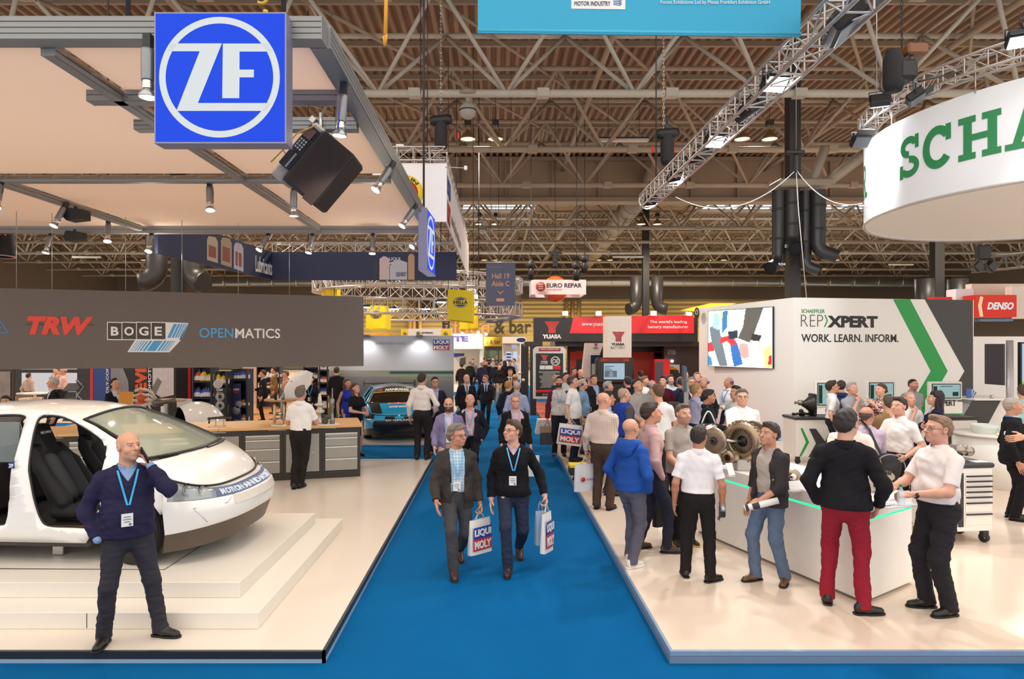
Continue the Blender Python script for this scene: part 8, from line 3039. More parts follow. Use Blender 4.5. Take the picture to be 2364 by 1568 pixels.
p=wrist(A['cardigan'],1,(0,0,-.06))
T=thing('rolled_brochure','rolled white brochure with dark pictures in the cardigan man\'s hand','brochure',p)
dv=V((.93,-.25,.30)).normalized()
obj('roll',MB().lathe([(.03,-.17),(.035,0),(.033,.17),(.027,.17),(.03,0),(.026,-.17)],20,p+V((.0,-.02,.02)),dv),whi,T)
obj('print_band',MB().lathe([(.0345,-.09),(.0358,-.02)],20,p+V((0,-.02,.02)),dv,a0=.3,a1=4.5).lathe([(.0345,-.16),(.035,-.13)],20,p+V((0,-.02,.02)),dv,a0=.1,a1=5.0),DARK,T)
p=wrist(A['backwhite'],0,(0,0,-.07))
T=thing('work_glove','silver and black work glove on the white-shirted man\'s right hand','glove',p)
f=Field(p-V((.09,.09,.12)),p+V((.09,.09,.12)),.005)
f.rbox(tuple(p),(.028,.048,.055),.02,0)
for k in range(4):
 q=p+V((-.012,-.034+.023*k,-.05))
 f.seg(tuple(q),tuple(q+V((-.02,0,-.035))),.013,.011,.008)
f.seg(tuple(p+V((0,0,.05))),tuple(p+V((0,0,.09))),.034,.036,.01)
v,q=f.net()
obj('glove_body',np_mesh('glove',[(v,q)]),M('#b9b6b2',.3,.6),T)
obj('grip_patch',MB().box((p.x-.035,p.y-.053,p.z-.05),(p.x+.015,p.y-.045,p.z+.015),0,.004),BLACK,T)
# shoulder bags
o=A['lilac']
T=thing('shoulder_bag','round black shoulder bag hanging at the lilac-shirted man\'s side','bag',local(o,(.2,-.12,.9)))
c=local(o,(.22,-.10,.90))
f=Field(c-V((.3,.25,.3)),c+V((.3,.25,.3)),.012)
f.ell(tuple(c),(.2,.09,.19),.0)
f.noise(.008,25,4)
v,q=f.net()
obj('bag_body',np_mesh('bag',[(v,q)]),M('#1e1c1f',.7,bump=.4),T)
obj('strap',MB().grid([[local(o,q_)-V((.022,0,0))for q_ in((-.10,.10,1.47),(-.06,-.03,1.525),(.0,-.15,1.40),(.06,-.195,1.22),(.14,-.2,1.05))],[local(o,q_)+V((.022,0,0))for q_ in((-.10,.10,1.47),(-.06,-.03,1.525),(.0,-.15,1.40),(.06,-.195,1.22),(.14,-.2,1.05))]]),BLACK,T)
obj('piping',MB().tube([c+V((.2*cos(a),-.085,.19*sin(a)))for a in np.linspace(0,2*pi,25)[:-1]],.008,6,closed=True),M('#8f8d90',.5),T)
o=A['bbag']
T=thing('shoulder_bag','black soft bag hanging from the black jacket man by the wall','bag',local(o,(.2,-.1,.85)))
c=local(o,(.24,-.06,.84))
f=Field(c-V((.3,.3,.3)),c+V((.3,.3,.3)),.02)
f.rbox(tuple(c),(.15,.07,.17),.05,0)
v,q=f.net()
obj('bag_body',np_mesh('bag',[(v,q)]),M('#17161a',.6),T)
obj('strap',MB().tube([local(o,(.1,.1,1.45)),local(o,(.15,0,1.48)),local(o,(.24,-.1,1.0))],.016,6),BLACK,T)
p=wrist(A['tab'],0)
tag(obj('paper_sheet',MB().obox(p+V((-.02,-.03,-.02)),((.8,-.5,0),(.3,.5,.8),(-.4,-.6,.6)),(.11,.15,.003)),whi),'white papers held by the man with headset at the wall','papers')
# ================================================================ cars
def cut_panel(outer,holes,us,ws):
 """flat panel with holes, cut into strips so that it can be curved: verts (u,w), faces"""
 bm=bmesh.new()
 ed=[]
 for poly in[outer]+holes:
  vs_=[bm.verts.new((p[0],p[1],0))for p in poly]
  ed+=[bm.edges.new((vs_[i],vs_[(i+1)%len(vs_)]))for i in range(len(vs_))]
 bmesh.ops.triangle_fill(bm,edges=ed,use_beauty=True,use_dissolve=False)
 for u in us:
  bmesh.ops.bisect_plane(bm,geom=bm.verts[:]+bm.edges[:]+bm.faces[:],plane_co=(u,0,0),plane_no=(1,0,0))
 for w in ws:
  bmesh.ops.bisect_plane(bm,geom=bm.verts[:]+bm.edges[:]+bm.faces[:],plane_co=(0,w,0),plane_no=(0,1,0))
 bm.verts.index_update()
 r=[(v.co.x,v.co.y)for v in bm.verts],[tuple(v.index for v in f.verts)for f in bm.faces]
 bm.free()
 return r
def spline(p,n):
 """closed Catmull-Rom through p"""
 out=[]
 m=len(p)
 for i in range(m):
  a,b,c,d=[np.array(p[(i+k)%m],float)for k in(-1,0,1,2)]
  for k in range(n):
   t=k/n
   out.append(tuple(.5*(2*b+(c-a)*t+(2*a-5*b+4*c-d)*t*t+(3*b-a-3*c+d)*t**3)))
 return out
def car(T,Xf,mats,open_doors=True,lowroof=1.0):
 """compact hatchback shell. Xf maps (forward u, sideways v, up w) to the world"""
 white,chin,led,lamp,glass,seal=mats
 def wr(w):
  return w if w<1 else 1+(w-1)*lowroof
 def half(w):
  if w<.95:
   return.875-.045*max(0,(.4-w)/.2)**2-.03*max(0,(w-.6)/.35)**2
  return.845-.25*(w-.95)/.55-.05*((w-.95)/.55)**2
 arch=lambda c,a0,a1,r=.40:[(c+r*cos(rad(a0+(a1-a0)*k/12)),.32+r*sin(rad(a0+(a1-a0)*k/12)))for k in range(13)]
 outer=[(.34,.84)]+arch(0,31,182)+[(-.45,.23),(-2.15,.23)]+arch(-2.6,0,180)+[(-3.3,.35),(-3.42,.7),(-3.4,.98),(-3.2,1.12),(-2.9,1.30),(-2.5,1.43),(-2.0,1.50),(-1.5,1.525),(-1.05,1.505),(-.78,1.46),(-.5,1.36),(-.2,1.22),(.12,1.05),(.25,.92)]
 H1=spline([(-1.10,1.05),(-1.17,1.36),(-1.14,1.46),(-.96,1.465),(-.79,1.42),(-.53,1.31),(-.34,1.20),(-.29,1.10),(-.28,.8),(-.29,.48),(-.36,.385),(-.6,.38),(-.84,.39),(-.92,.46),(-.98,.62),(-1.04,.84)],4)
 H2=spline([(-1.24,1.05),(-1.28,1.36),(-1.31,1.455),(-1.5,1.475),(-1.9,1.44),(-2.3,1.33),(-2.42,1.2),(-2.35,.95),(-2.22,.75),(-2.12,.5),(-1.9,.40),(-1.36,.39),(-1.26,.45),(-1.235,.7)],4)
 if not open_doors:
  H1=[(u,w)for u,w in H1 if w>.98]
  H2=[(u,w)for u,w in H2 if w>.98]
 vv,ff=cut_panel(outer,[H1,H2],np.arange(-3.2,.3,.14),[.3,.4,.5,.6,.7,.8,.9,.95,1.0,1.1,1.2,1.3,1.38,1.44,1.48])
 for sg in(-1,1):
  g=MB().add([Xf(u,sg*half(w),wr(w))for u,w in vv],ff if sg>0 else[f[::-1]for f in ff],0,True)
  o=obj('side_panel',g,white,T,fix=True)
  md=o.modifiers.new('thick','SOLIDIFY')
  md.thickness=.035
  md.offset=-1
  for H in(H1,H2):
   q=MB().tube([Xf(u,sg*(half(w)+.004),wr(w))for u,w in H],.014,6,closed=True)
   obj('door_seal',q,seal,o)
  if not open_doors:
   for H in(H1,H2):
    obj('side_window',MB().add([Xf(u,sg*(half(w)-.015),wr(w))for u,w in H],[tuple(range(len(H)))]),glass,T)
    # roof
 us=np.linspace(-3.0,-.70,24)
 def rail(u):
  xs=[-3.4,-3.2,-2.9,-2.5,-2.0,-1.5,-1.05,-.78,-.5,-.2,.12]
  ys=[.98,1.12,1.30,1.43,1.50,1.525,1.505,1.46,1.36,1.22,1.05]
  return float(np.interp(u,xs,ys))
 S=np.linspace(-1,1,21)
 obj('roof',MB().grid([[Xf(u-.07*(s*s-1)*(u>-1.2)*(u+1.2)/.5,s*half(rail(u)),wr(rail(u))+.075*(1-s*s))for s in S]for u in us]),white,T,fix=True)
 obj('tail',MB().grid([[Xf(-3.0-.42*t-.08*(1-s*s),s*(half(rail(-3.0))*(1-t)+.84*t),wr(rail(-3))*(1-t)+.5*t+.075*(1-s*s)*(1-t))for s in S]for t in np.linspace(0,1,8)]),white,T,fix=True)
 # windscreen
 rows=[]
 for t in np.linspace(0,1,12):
  u0=-.70+.82*t
  w0=rail(u0)
  hb=half(w0)-.03
  rows.append([Xf(u0+.16*(1-s*s)*t+.07*(1-s*s)*(1-t)+.01,s*hb,wr(w0)+.075*(1-s*s)*(1-t)+.012*t)for s in S])
 ws_=obj('windscreen',MB().grid(rows),glass,T,fix=True)
 edge=[r[0]for r in rows]+rows[-1][1:]+[r[-1]for r in rows[::-1]][1:]+rows[0][::-1][1:-1]
 obj('windscreen_seal',MB().tube(edge,.02,6,closed=True),seal,ws_)
 g=MB().grid([[Xf(.12+.16*(1-s*s)+.0+k*.07,s*.79,wr(1.05)-.0-.012*k+.012)for s in S]for k in(0,1)])
 g.tube([Xf(.2+.13*(1-s*s),s*.7,wr(1.07))for s in np.linspace(-1,.1,9)],.012,5).tube([Xf(.23+.13*(1-s*s),s*.7,wr(1.06))for s in np.linspace(0,.9,9)],.012,5)
 obj('cowl_and_wipers',g,seal,T)
 # bonnet and front fascia
 def Tp(th):
  c,s=max(cos(th),0),sin(th)
  return.31+.42*c**.7,.82*abs(s)**.7*(1 if s>0 else-1),.735+.135*(1-c)**1.1
 TH=np.linspace(-pi/2,pi/2,49)
 rows=[]
 for t in np.linspace(0,1,14):
  r=[]
  for th in TH:
   u1,v1,w1=Tp(th)
   s=v1/.82
   u0,v0,w0=.14+.17*(1-s*s),s*.80,1.045
   if t==1:
    w1-=.02
   k=t**.9
   r.append(Xf(u0+(u1-u0)*k,v0+(v1-v0)*k,w0+(w1-w0)*t**1.35+.03*(1-s*s)*sin(pi*t)+.015*(1-s*s)))
  rows.append(r)
 obj('bonnet',MB().grid(rows),white,T,fix=True)
 obj('bonnet_gap',MB().tube([Xf(*[a+b for a,b in zip(Tp(th),(.012,0,-.004))])for th in TH],.011,5),seal,T)
 def Pp(th):
  c,s=max(cos(th),0),sin(th)
  return.37+.62*c,.875*abs(s)**.7*(1 if s>0 else-1)
 def row(th,k):
  c=max(cos(th),0)
  u,v=Pp(th)
  W_=[.13+.07*c,.31+.10*c,.335+.10*c,.52+.03*c,.62+.03*c,.645]
  U_=[-.10,-.02,.015,.02,-.01,-.05]
  if k<6:
   if abs(th)>pi/2:
    u=min(u,max(.325,sqrt(max(0,.16-(W_[k]-.32)**2))+.004))
    v*=1.006
   return u+U_[k]*(.4+.6*c)*(c>0),v,W_[k]
  a,b=row(th,5),Tp(th)
  t=(k-5)/4
  f=sin(t*pi/2)
  return a[0]+(b[0]-a[0])*t+.05*sin(pi*t)*c,a[1]+(b[1]-a[1])*t,a[2]+(b[2]-.014-a[2])*f
 bump,ch,lamps,strip=MB(),MB(),[MB(),MB()],MB()
 TH=np.concatenate([[-pi/2-.02],TH,[pi/2+.02]])
 n=len(TH)
 for k in range(9):
  for i in range(n-1):
   q=[Xf(*row(TH[j],kk))for j,kk in((i,k),(i+1,k),(i+1,k+1),(i,k+1))]
   m=(TH[i]+TH[i+1])/2
   tgt=bump
   if k==0:
    tgt=ch
   elif k>=5:
    if rad(40)<abs(m)<rad(86):
     tgt=lamps[0 if m<0 else 1]
    elif k<8 and abs(m)<=rad(40):
     tgt=strip
   tgt.add(q,[(0,1,2,3)],0,True)
 for nm,g,mt in(('bumper',bump,white),('chin_skirt',ch,chin),('front_strip',strip,led)):
  me=g.mesh(nm)
  bm=bmesh.new()
  bm.from_mesh(me)
  bmesh.ops.remove_doubles(bm,verts=bm.verts,dist=.0006)
  bm.to_mesh(me)
  bm.free()
  obj(nm,me,mt,T,fix=True)
 for g,th in((lamps[0],-rad(66)),(lamps[1],rad(66))):
  me=g.mesh('headlamp')
  bm=bmesh.new()
  bm.from_mesh(me)
  bmesh.ops.remove_doubles(bm,verts=bm.verts,dist=.0006)
  bm.to_mesh(me)
  bm.free()
  hl=obj('headlamp',me,lamp,T,fix=True)
  a=V(Xf(*row(th,7)))
  ax=(V(Xf(1,0,0))-V(Xf(0,0,0))).normalized()
  b=V(Xf(*row(th*.78,7)))
  obj('lamp_reflector',MB().lathe([(.07,.03),(.055,.0),(.03,.012),(0,.02)],20,a+ax*-.05,ax).lathe([(.05,.03),(.04,.0),(0,.012)],18,b-ax*.05,ax),CHROME,hl)
  k0,k1=(-86,-40)if th<0 else(40,86)
  obj('lamp_back',MB().grid([[Xf(row(t,k)[0]-.06,row(t,k)[1]*.97,row(t,k)[2])for t in np.linspace(rad(k0),rad(k1),8)]for k in(5,6,7,8,9)]),M('#8f979a',.25,.7),hl)
 return Tp,row
def wheel(T,Xf,u,v,r=.315,steer=0,rim=ALU):
 c=V(Xf(u,v,r))
 ax=(V(Xf(sin(steer),1,0))-V(Xf(0,0,0)))
 ax=(V(Xf(sin(steer),cos(steer),0))-V(Xf(0,0,0))).normalized()
 prof=[(r*.62,-.10),(r*.9,-.105),(r*.97,-.09)]
 for k in range(5):
  y=-.085+k*.034
  prof+=[(r,y),(r,y+.026),(r*.975,y+.027),(r*.975,y+.033)]
 prof+=[(r*.97,.09),(r*.9,.105),(r*.62,.10),(r*.6,0),(r*.62,-.10)]
 o=obj('tyre',MB().lathe(prof,44,c,ax),M('#231f1d',.75,bump=.4,bscale=60),T)
 g=MB().lathe([(r*.62,-.09),(r*.6,-.05),(.06,-.06),(0,-.065)],36,c,ax).lathe([(r*.62,.09),(r*.6,.05),(0,.05)],36,c,ax)
 for k in range(5):
  a=2*pi*k/5
  x=ax.cross(V((0,0,1))).normalized()
  d=x*cos(a)+V((0,0,sin(a)))
  g.obox(c-ax*.075+d*r*.33,(d,d.cross(ax),ax),(r*.28,.022,.012))
 obj('rim',g,rim,o)
O=V((-3.65,7.42,.39))
yw=rad(-3)
def XC(u,v,w):
 return(O.x+u*cos(yw)-v*sin(yw),O.y+u*sin(yw)+v*cos(yw),O.z+w)
pearl=M('#efece7',.22,coat=.8,var=.01)
glass=M('#aeb8a6',.06,alpha=.72,spec=.9,coat=1,var=.03,vscale=1)  # pale green tint carries the bright canopy's reflection in its colour
seal=M('#141313',.5)
CT=thing('cutaway_car','pearl white doorless cutaway car on the white podium','car',O)
lampm=M('#cfd8da',.05,.1,alpha=.38,coat=1,spec=.9)
Tp,row=car(CT,XC,(pearl,M('#5a4c40',.45),M('#9fb0d8',.3,emit=.25,key='ledstrip'),lampm,glass,seal))
for i,(u,v)in enumerate(((0,-.76),(0,.76),(-2.6,-.76),(-2.6,.76))):
 wheel(CT,XC,u,v,steer=.35 if i<2 else 0)
def led_bend(k0,a0,a1):
 def f(x,y,z):
  th=a0+(a1-a0)*x
  p=row(th,k0+y*2.0)
  q=row(th,k0+y*2.0+.3)
  return XC(p[0]+.006+z,p[1],p[2]+.003)
 return f
me_row=row
def row_f(th,k):
 a,b=me_row(th,int(k)),me_row(th,int(k)+1)
 t=k-int(k)
 return tuple(x+(y-x)*t for x,y in zip(a,b))
row=row_f
text('MOTION AND MOBILITY',(0,0,0),(1,0,0),(0,0,1),1,.9,M('#f4f6ff',.4,emit=.6,key='ledtext'),CT,bold=.04,bend=led_bend(5.5,rad(-36),rad(34)))
# number plate recess and sensors on the bumper
g=MB()
g.grid([[XC(row(th,k)[0]+.008,row(th,k)[1],row(th,k)[2])for th in np.linspace(-.5,.5,15)]for k in(3.1,4.2)])
obj('plate_recess',g,M('#ddd6cb',.25),CT)
g=MB().tube([XC(row(th,k)[0]+.007,row(th,k)[1]*1.004,row(th,k)[2])for th,k in((-1.15,3.4),(-.62,3.4),(-.5,4.3),(.5,4.3),(.62,3.4),(1.15,3.4),(.95,2.2),(-.95,2.2))],.003,4,closed=True)
obj('bumper_seam',g,M('#8d8880',.5),CT)
# floor, dash, pillars inside
g=MB()
def cb(u0,u1,v0,v1,w0,w1,bev=.01):
 c=V(XC((u0+u1)/2,(v0+v1)/2,(w0+w1)/2))
 return MB().obox(c,((cos(yw),sin(yw),0),(-sin(yw),cos(yw),0),(0,0,1)),((u1-u0)/2,(v1-v0)/2,(w1-w0)/2),0,bev)
blk2=M('#1b1a1a',.6)
obj('floor_pan',cb(-3.2,-.1,-.78,.78,.22,.36),blk2,CT)
obj('dashboard',cb(-.32,.1,-.74,.74,.62,.98,.06),blk2,CT)
obj('rear_bulkhead',cb(-2.4,-1.75,-.72,.72,.36,1.0,.08),M('#2a2022',.8),CT)  # plain dark box standing in for the rear seat
obj('engine_block',cb(-.1,.55,-.5,.5,.3,.66,.04),M('#3a3836',.6),CT)
obj('sill_plate',cb(-.86,-.42,-.865,-.835,.352,.388,.004),M('#b5713a',.3,.6),CT)  # orange light on the plate is put into its colour
obj('rear_side_glass',cb(-2.3,-1.3,-.70,-.69,1.0,1.42,0),M('#8f9894',.1,alpha=.5),CT)
obj('rocker_trim',cb(-2.1,-.42,-.86,-.80,.17,.24,.02),M('#3a332d',.6),CT)
obj('support_leg',cb(-1.02,-.9,-.6,-.5,0,.22,.01),STEEL,CT)
obj('support_leg',cb(-2.0,-1.88,-.6,-.5,0,.22,.01),STEEL,CT)
obj('steering_wheel',MB().tube([XC(-.45+.09*sin(a),-.36+.18*cos(a),.88+.17*sin(a))for a in np.linspace(0,2*pi,25)[:-1]],.016,8,closed=True).tube([XC(-.45,-.36,.88),XC(-.25,-.36,.8)],.03),blk2,CT)
h=MB()
h.tube([XC(.2+.045*cos(a*9),-.62+.045*sin(a*9),.35+.3*a/pi)for a in np.linspace(0,pi,60)],.012,6).tube([XC(.2,-.62,.3),XC(.2,-.62,.7)],.025)
obj('suspension_spring',h,CHROME,CT)
obj('brake_disc',MB().lathe([(0,-.01),(.15,-.012),(.15,.012),(0,.01)],28,XC(.02,-.64,.32),(.3,1,0)),STEEL,CT)
p=Plane(XC(-1.12,-.885,1.0),(cos(yw),sin(yw),0))
g=MB()
p.panel(g,[(18.5,1082),(33,1082),(33,1068.5),(18.5,1068.5)],.012,.004)
obj('pillar_badge',g,M('#2b3a8a',.4),CT)
p.text('ZF',21,1079,31,1071.5,whi,CT,bold=.04,off=.015)
# seats
for sgn,l in((-.38,'near'),(.38,'far')):
 f=Field((-1.5,-.33,.25),(-.3,.33,1.42),.014)
 f.seg((-.98,-.13,.52),(-1.24,-.13,1.02),.095,.085,.0).seg((-.98,.13,.52),(-1.24,.13,1.02),.095,.085,.03)
 f.seg((-.97,0,.5),(-1.27,0,1.08),.09,.08,.06)
 for s in(-1,1):
  f.seg((-.86,s*.245,.58),(-1.12,s*.25,.92),.075,.06,.03)
  f.seg((-1.12,s*.25,.92),(-1.25,s*.18,1.1),.06,.05,.04)
  f.seg((-.95,s*.22,.46),(-.52,s*.225,.475),.075,.065,.03)
 f.seg((-1.26,-.09,1.08),(-1.33,-.07,1.3),.075,.06,.05).seg((-1.26,.09,1.08),(-1.33,.07,1.3),.075,.06,.04)
 f.seg((-1.29,0,1.12),(-1.34,0,1.3),.08,.065,.03)
 f.rbox((-.72,0,.45),(.26,.22,.07),.05,.04)
 f.ell((-1.2,-.15,1.13),(.12,.045,.035),.01,sub=True).ell((-1.2,.15,1.13),(.12,.045,.035),.01,sub=True)
 v,q=f.net()
 v=np.array([XC(a,b+sgn,c)for a,b,c in v],'f')
 s_=obj('seat',np_mesh('seat',[(v,q)]),M('#1f1e20',.75,bump=.5,bscale=250),CT)
 f=Field((-1.4,-.2,.45),(-.4,.2,1.2),.016)
 f.seg((-.93,-.1,.62),(-1.14,-.1,.98),.09,.082,.0).seg((-.93,.1,.62),(-1.14,.1,.98),.09,.082,.03)
 f.rbox((-.66,0,.505),(.2,.14,.03),.02,.0)
 v,q=f.net()
 v=np.array([XC(a+.012,b+sgn,c)for a,b,c in v],'f')
 obj('seat_insert',np_mesh('seat_insert',[(v,q)]),M('#37383c',.8,bump=.4,bscale=400),s_)
 b=V(XC(-1.262,sgn,1.27))
 text('RECARO',V(XC(-1.25,sgn-.075,1.26)),V(XC(0,1,0))-V(XC(0,0,0)),V(XC(-.3,0,1))-V(XC(0,0,0)),.15,.028,whi,s_,bold=.03)
 obj('seat_rail',cb(-1.0,-.5,sgn-.2,sgn+.2,.36,.4),DARK,s_)
 # ---------------------------------------------------------------- race car
RO=V((-2.78,18.25,.06))
fd=V((.22,-.975,0)).normalized()
sd=V((-fd.y,fd.x,0))
def XR(u,v,w):
 v2=v*1.04
 p=RO+fd*(u+.0)+sd*v2
 return(p.x,p.y,RO.z+w*.93)
RT=thing('race_car','cyan and black race car with sponsor lettering in front of the racetrack backdrop','car',RO)
cyan=M('#1fa3d6',.25,coat=.8,var=.02)
carb=M('#211d1c',.3,coat=.6)
Tp,row0=car(RT,XR,(cyan,carb,M('#1ea0d2',.25,coat=.8),M('#1d1c1e',.1,coat=1),M('#1b1815',.08,spec=.8),carb),False,.86)
me_row=row0
for o in RT.children:
 if o.name.startswith(('roof','tail')):
  o.data.materials[0]=carb
for u,v in((0,-.78),(0,.78),(-2.6,-.78),(-2.6,.78)):
 wheel(RT,XR,u,v,.325,0,M('#2a2a2c',.4,.5))
def rp(th,k,o=.01):
 p=row_f(th,k)
 return XR(p[0]+o,p[1],p[2])
g=MB()
for s in(-1,1):
 g.grid([[rp(s*th,k,.012)for th in np.linspace(.06,.30,6)]for k in(5.1,6,7,8)])
obj('kidney_grille',g,M('#121212',.3),RT)
g=MB().grid([[rp(th,k,.014)for th in np.linspace(-.75,.75,19)]for k in(1.2,2,3,3.6)])
obj('lower_intake',g,M('#191717',.5),RT)
g=MB().grid([[rp(th,k,.02)for th in np.linspace(-.3,.36,9)]for k in(3.4,4.1)])
obj('name_plate',g,DARK,RT)
text('RSV GRAPHICS',(0,0,0),(1,0,0),(0,0,1),1,.6,whi,RT,bold=.03,bend=lambda x,y,z:rp(-.28+.62*x,3.5+.85*y,.024+z))
text('LIQUI MOLY',(0,0,0),(1,0,0),(0,0,1),1,.12,whi,RT,bold=.04,bend=lambda x,y,z:rp(-1.0+.3*x,3.3+3*y,.01+z))
def hood(s,t,o=.012):
 u1,v1,w1=Tp(math.asin(max(-1,min(1,(abs(s))**(1/.7))))*(1 if s>0 else-1))
 u0,v0,w0=.14+.17*(1-s*s),s*.80,1.045
 k=t**.9
 return XR(u0+(u1-u0)*k,v0+(v1-v0)*k,w0+(w1-w0)*t**1.35+.03*(1-s*s)*sin(pi*t)+.015*(1-s*s)+o)
obj('bonnet_stripe',MB().grid([[hood(-.95+.33*a+.1*b,.05+.9*b)for a in np.linspace(0,1,6)]for b in np.linspace(0,1,8)]),carb,RT)
g=MB()
g.grid([[hood(-.32+.64*a,.32-.2*b,.016)for a in np.linspace(0,1,8)]for b in(0,1)],0)
obj('bonnet_plate',g,M('#c9d6e6',.4),RT)
text('LIQUI MOLY',(0,0,0),(1,0,0),(0,0,1),1,.16,RED,RT,bold=.05,bend=lambda x,y,z:hood(-.29+.58*x,.29-y,.02+z))
text('extreme',(0,0,0),(1,0,0),(0,0,1),1,.14,whi,RT,bold=.04,shear=.3,bend=lambda x,y,z:hood(-.3+.62*x,.62-y,.02+z))
obj('bonnet_badge',MB().ball(rp(0,8.6,-.0),.035,12),whi,RT)
# windscreen sun strip, lettering and number
def wsc(s,t,o=.014):
 u0=-.70+.82*t
 w0=float(np.interp(u0,[-.78,-.5,-.2,.12],[1.46,1.36,1.22,1.05]))
 hb=.845-.25*(w0-.95)/.55-.05*((w0-.95)/.55)**2-.03
 ww=1+(w0-1)*.86
 return XR(u0+.16*(1-s*s)*t+.07*(1-s*s)*(1-t)+.01+o*.5,s*hb,ww+.075*(1-s*s)*(1-t)+.012*t+o)
obj('sun_strip',MB().grid([[wsc(s,t)for s in np.linspace(-.98,.98,13)]for t in(.0,.16,.32)]),carb,RT)
obj('yellow_line',MB().grid([[wsc(s,t,.018)for s in np.linspace(-.98,.98,13)]for t in(.32,.35)]),yel,RT)
text('NANKANG',(0,0,0),(1,0,0),(0,0,1),1,.2,whi,RT,bold=.05,shear=.2,bend=lambda x,y,z:wsc(-.5+1.1*x,.29-y,.02+z))
text('N',(0,0,0),(1,0,0),(0,0,1),.2,.2,RED,RT,bold=.05,shear=.3,bend=lambda x,y,z:wsc(-.8+x,.29-y,.02+z))
text('37',(0,0,0),(1,0,0),(0,0,1),.26,.22,M('#d9e01f',.4),RT,bold=.05,bend=lambda x,y,z:wsc(.55+x,.66-y,.02+z))
g=MB()
a,b=V(XR(-3.5,-.8,1.42)),V(XR(-3.5,.8,1.42))
g.obox((a+b)/2,(sd,fd,(0,0,1)),(.86,.16,.015)).obox(a,(sd,fd,(0,0,1)),(.012,.2,.1)).obox(b,(sd,fd,(0,0,1)),(.012,.2,.1))
for s in(-.5,.5):
 g.tube([XR(-3.5,s,1.41),XR(-3.35,s,1.0)],.02,6)
obj('rear_wing',g,carb,RT)
obj('splitter',MB().grid([[XR(row0(th,0)[0]+.1+k,row0(th,0)[1],.09)for th in np.linspace(-1.4,1.4,25)]for k in(0,.07)]),carb,RT)
g=MB()
for s in(-1,1):
 g.ball(XR(.02,s*.98,1.08),(.07,.09,.05),10)
obj('wing_mirror',g,cyan,RT)
# ================================================================ shop and displays behind the workbench
tag(obj('wood_flooring',MB().box((-14,16.5,0),(-4.6,30,.02)),M('#c98a52',.35,var=.2,vscale=1.5)),'orange-brown wooden floor of the oil shop behind the workbench','floor covering')
def wallpanel(label,x0,x1,D,mat,name='shop_partition',cat='partition',y1=836,z0=0.):
 pl=Plane((0,D,0),(1,0,0))
 a,b=pl.at(x0,900),pl.at(x1,y1)
 T=thing(name,label,cat,(a.x,D,0))
 obj('panel',MB().box((a.x,D,z0),(b.x,D+.12,max(b.z,2.9))),mat,T)
 return T,pl
T,pl=wallpanel('black partition wall left of the navy banner',30,206,27,M('#1b1818',.5))
g=MB()
pl.panel(g,[(50,905),(178,905),(178,861),(50,861)],.02)
pl.panel(g,[(50,853),(178,853),(178,847),(50,847)],.02)
obj('lit_window',g,M('#e6e2e6',.4,emit=.55),T)  # glowing panel stands in for the bright white interior beyond
T,pl=wallpanel('dark display case at the far left edge',-60,30,20,M('#3a2f2c',.5))
g=MB()
pl.panel(g,[(-30,925),(24,925),(24,858),(-30,858)],.02)
obj('case_light',g,M('#8a7a70',.4,var=.6,vscale=3),T)  # mottled grey-brown panel on the case
T,pl=wallpanel('navy and red vertical banner with web address',208,256,19,M('#2a4488',.5,var=.15,vscale=1),'banner_wall','banner')
g=MB()
pl.panel(g,[(208,985),(215,985),(215,836),(208,836)],.01)
obj('red_stripe',g,RED,T)
text('LIQUI-MOLY.COM',pl.at(252,960,.012),(0,0,1),(-1,0,0),1.45,.09,whi,T,bold=.03)
T,pl=wallpanel('black wall with grey fabric photo print beside the navy banner',256,306,19,M('#221e1e',.5),'banner_wall','banner')
g=MB()
pl.panel(g,[(256,930),(300,930),(296,880),(284,850),(256,845)],.01)
obj('print',g,M('#8f8b8c',.6,var=.3,vscale=4),T)
T,pl=wallpanel('black banner with big orange and white vertical lettering',306,402,19,M('#1d1a1a',.5),'banner_wall','banner')
text('DEVIL',pl.at(339,935,.012),(0,0,1),(-1,0,0),1.35,.34,M('#e2582a',.5),T,bold=.06)
text('AUTOMOTIVE',pl.at(349,945,.012),(0,0,1),(-1,0,0),1.5,.09,whi,T,bold=.03)
g=MB()
pl.panel(g,[(352,905),(372,918),(401,912),(401,845),(352,845)],.01,.003,0)
pl.panel(g,[(350,898),(364,872),(373,882),(358,912)],.016,.003,1)
obj('engine_print',g,[M('#cfc8c8',.5,var=.2),M('#7a726a',.4)],T)
T,pl=wallpanel('black grid wall with red-blue edge behind the bar stool',402,445,21,M('#191718',.5))
g=MB()
pl.panel(g,[(434,985),(440,985),(440,836),(434,836)],.01)
obj('red_stripe',g,RED,T)
T,pl=wallpanel('brown back wall of the oil shop',560,640,29,M('#b59a82',.6))
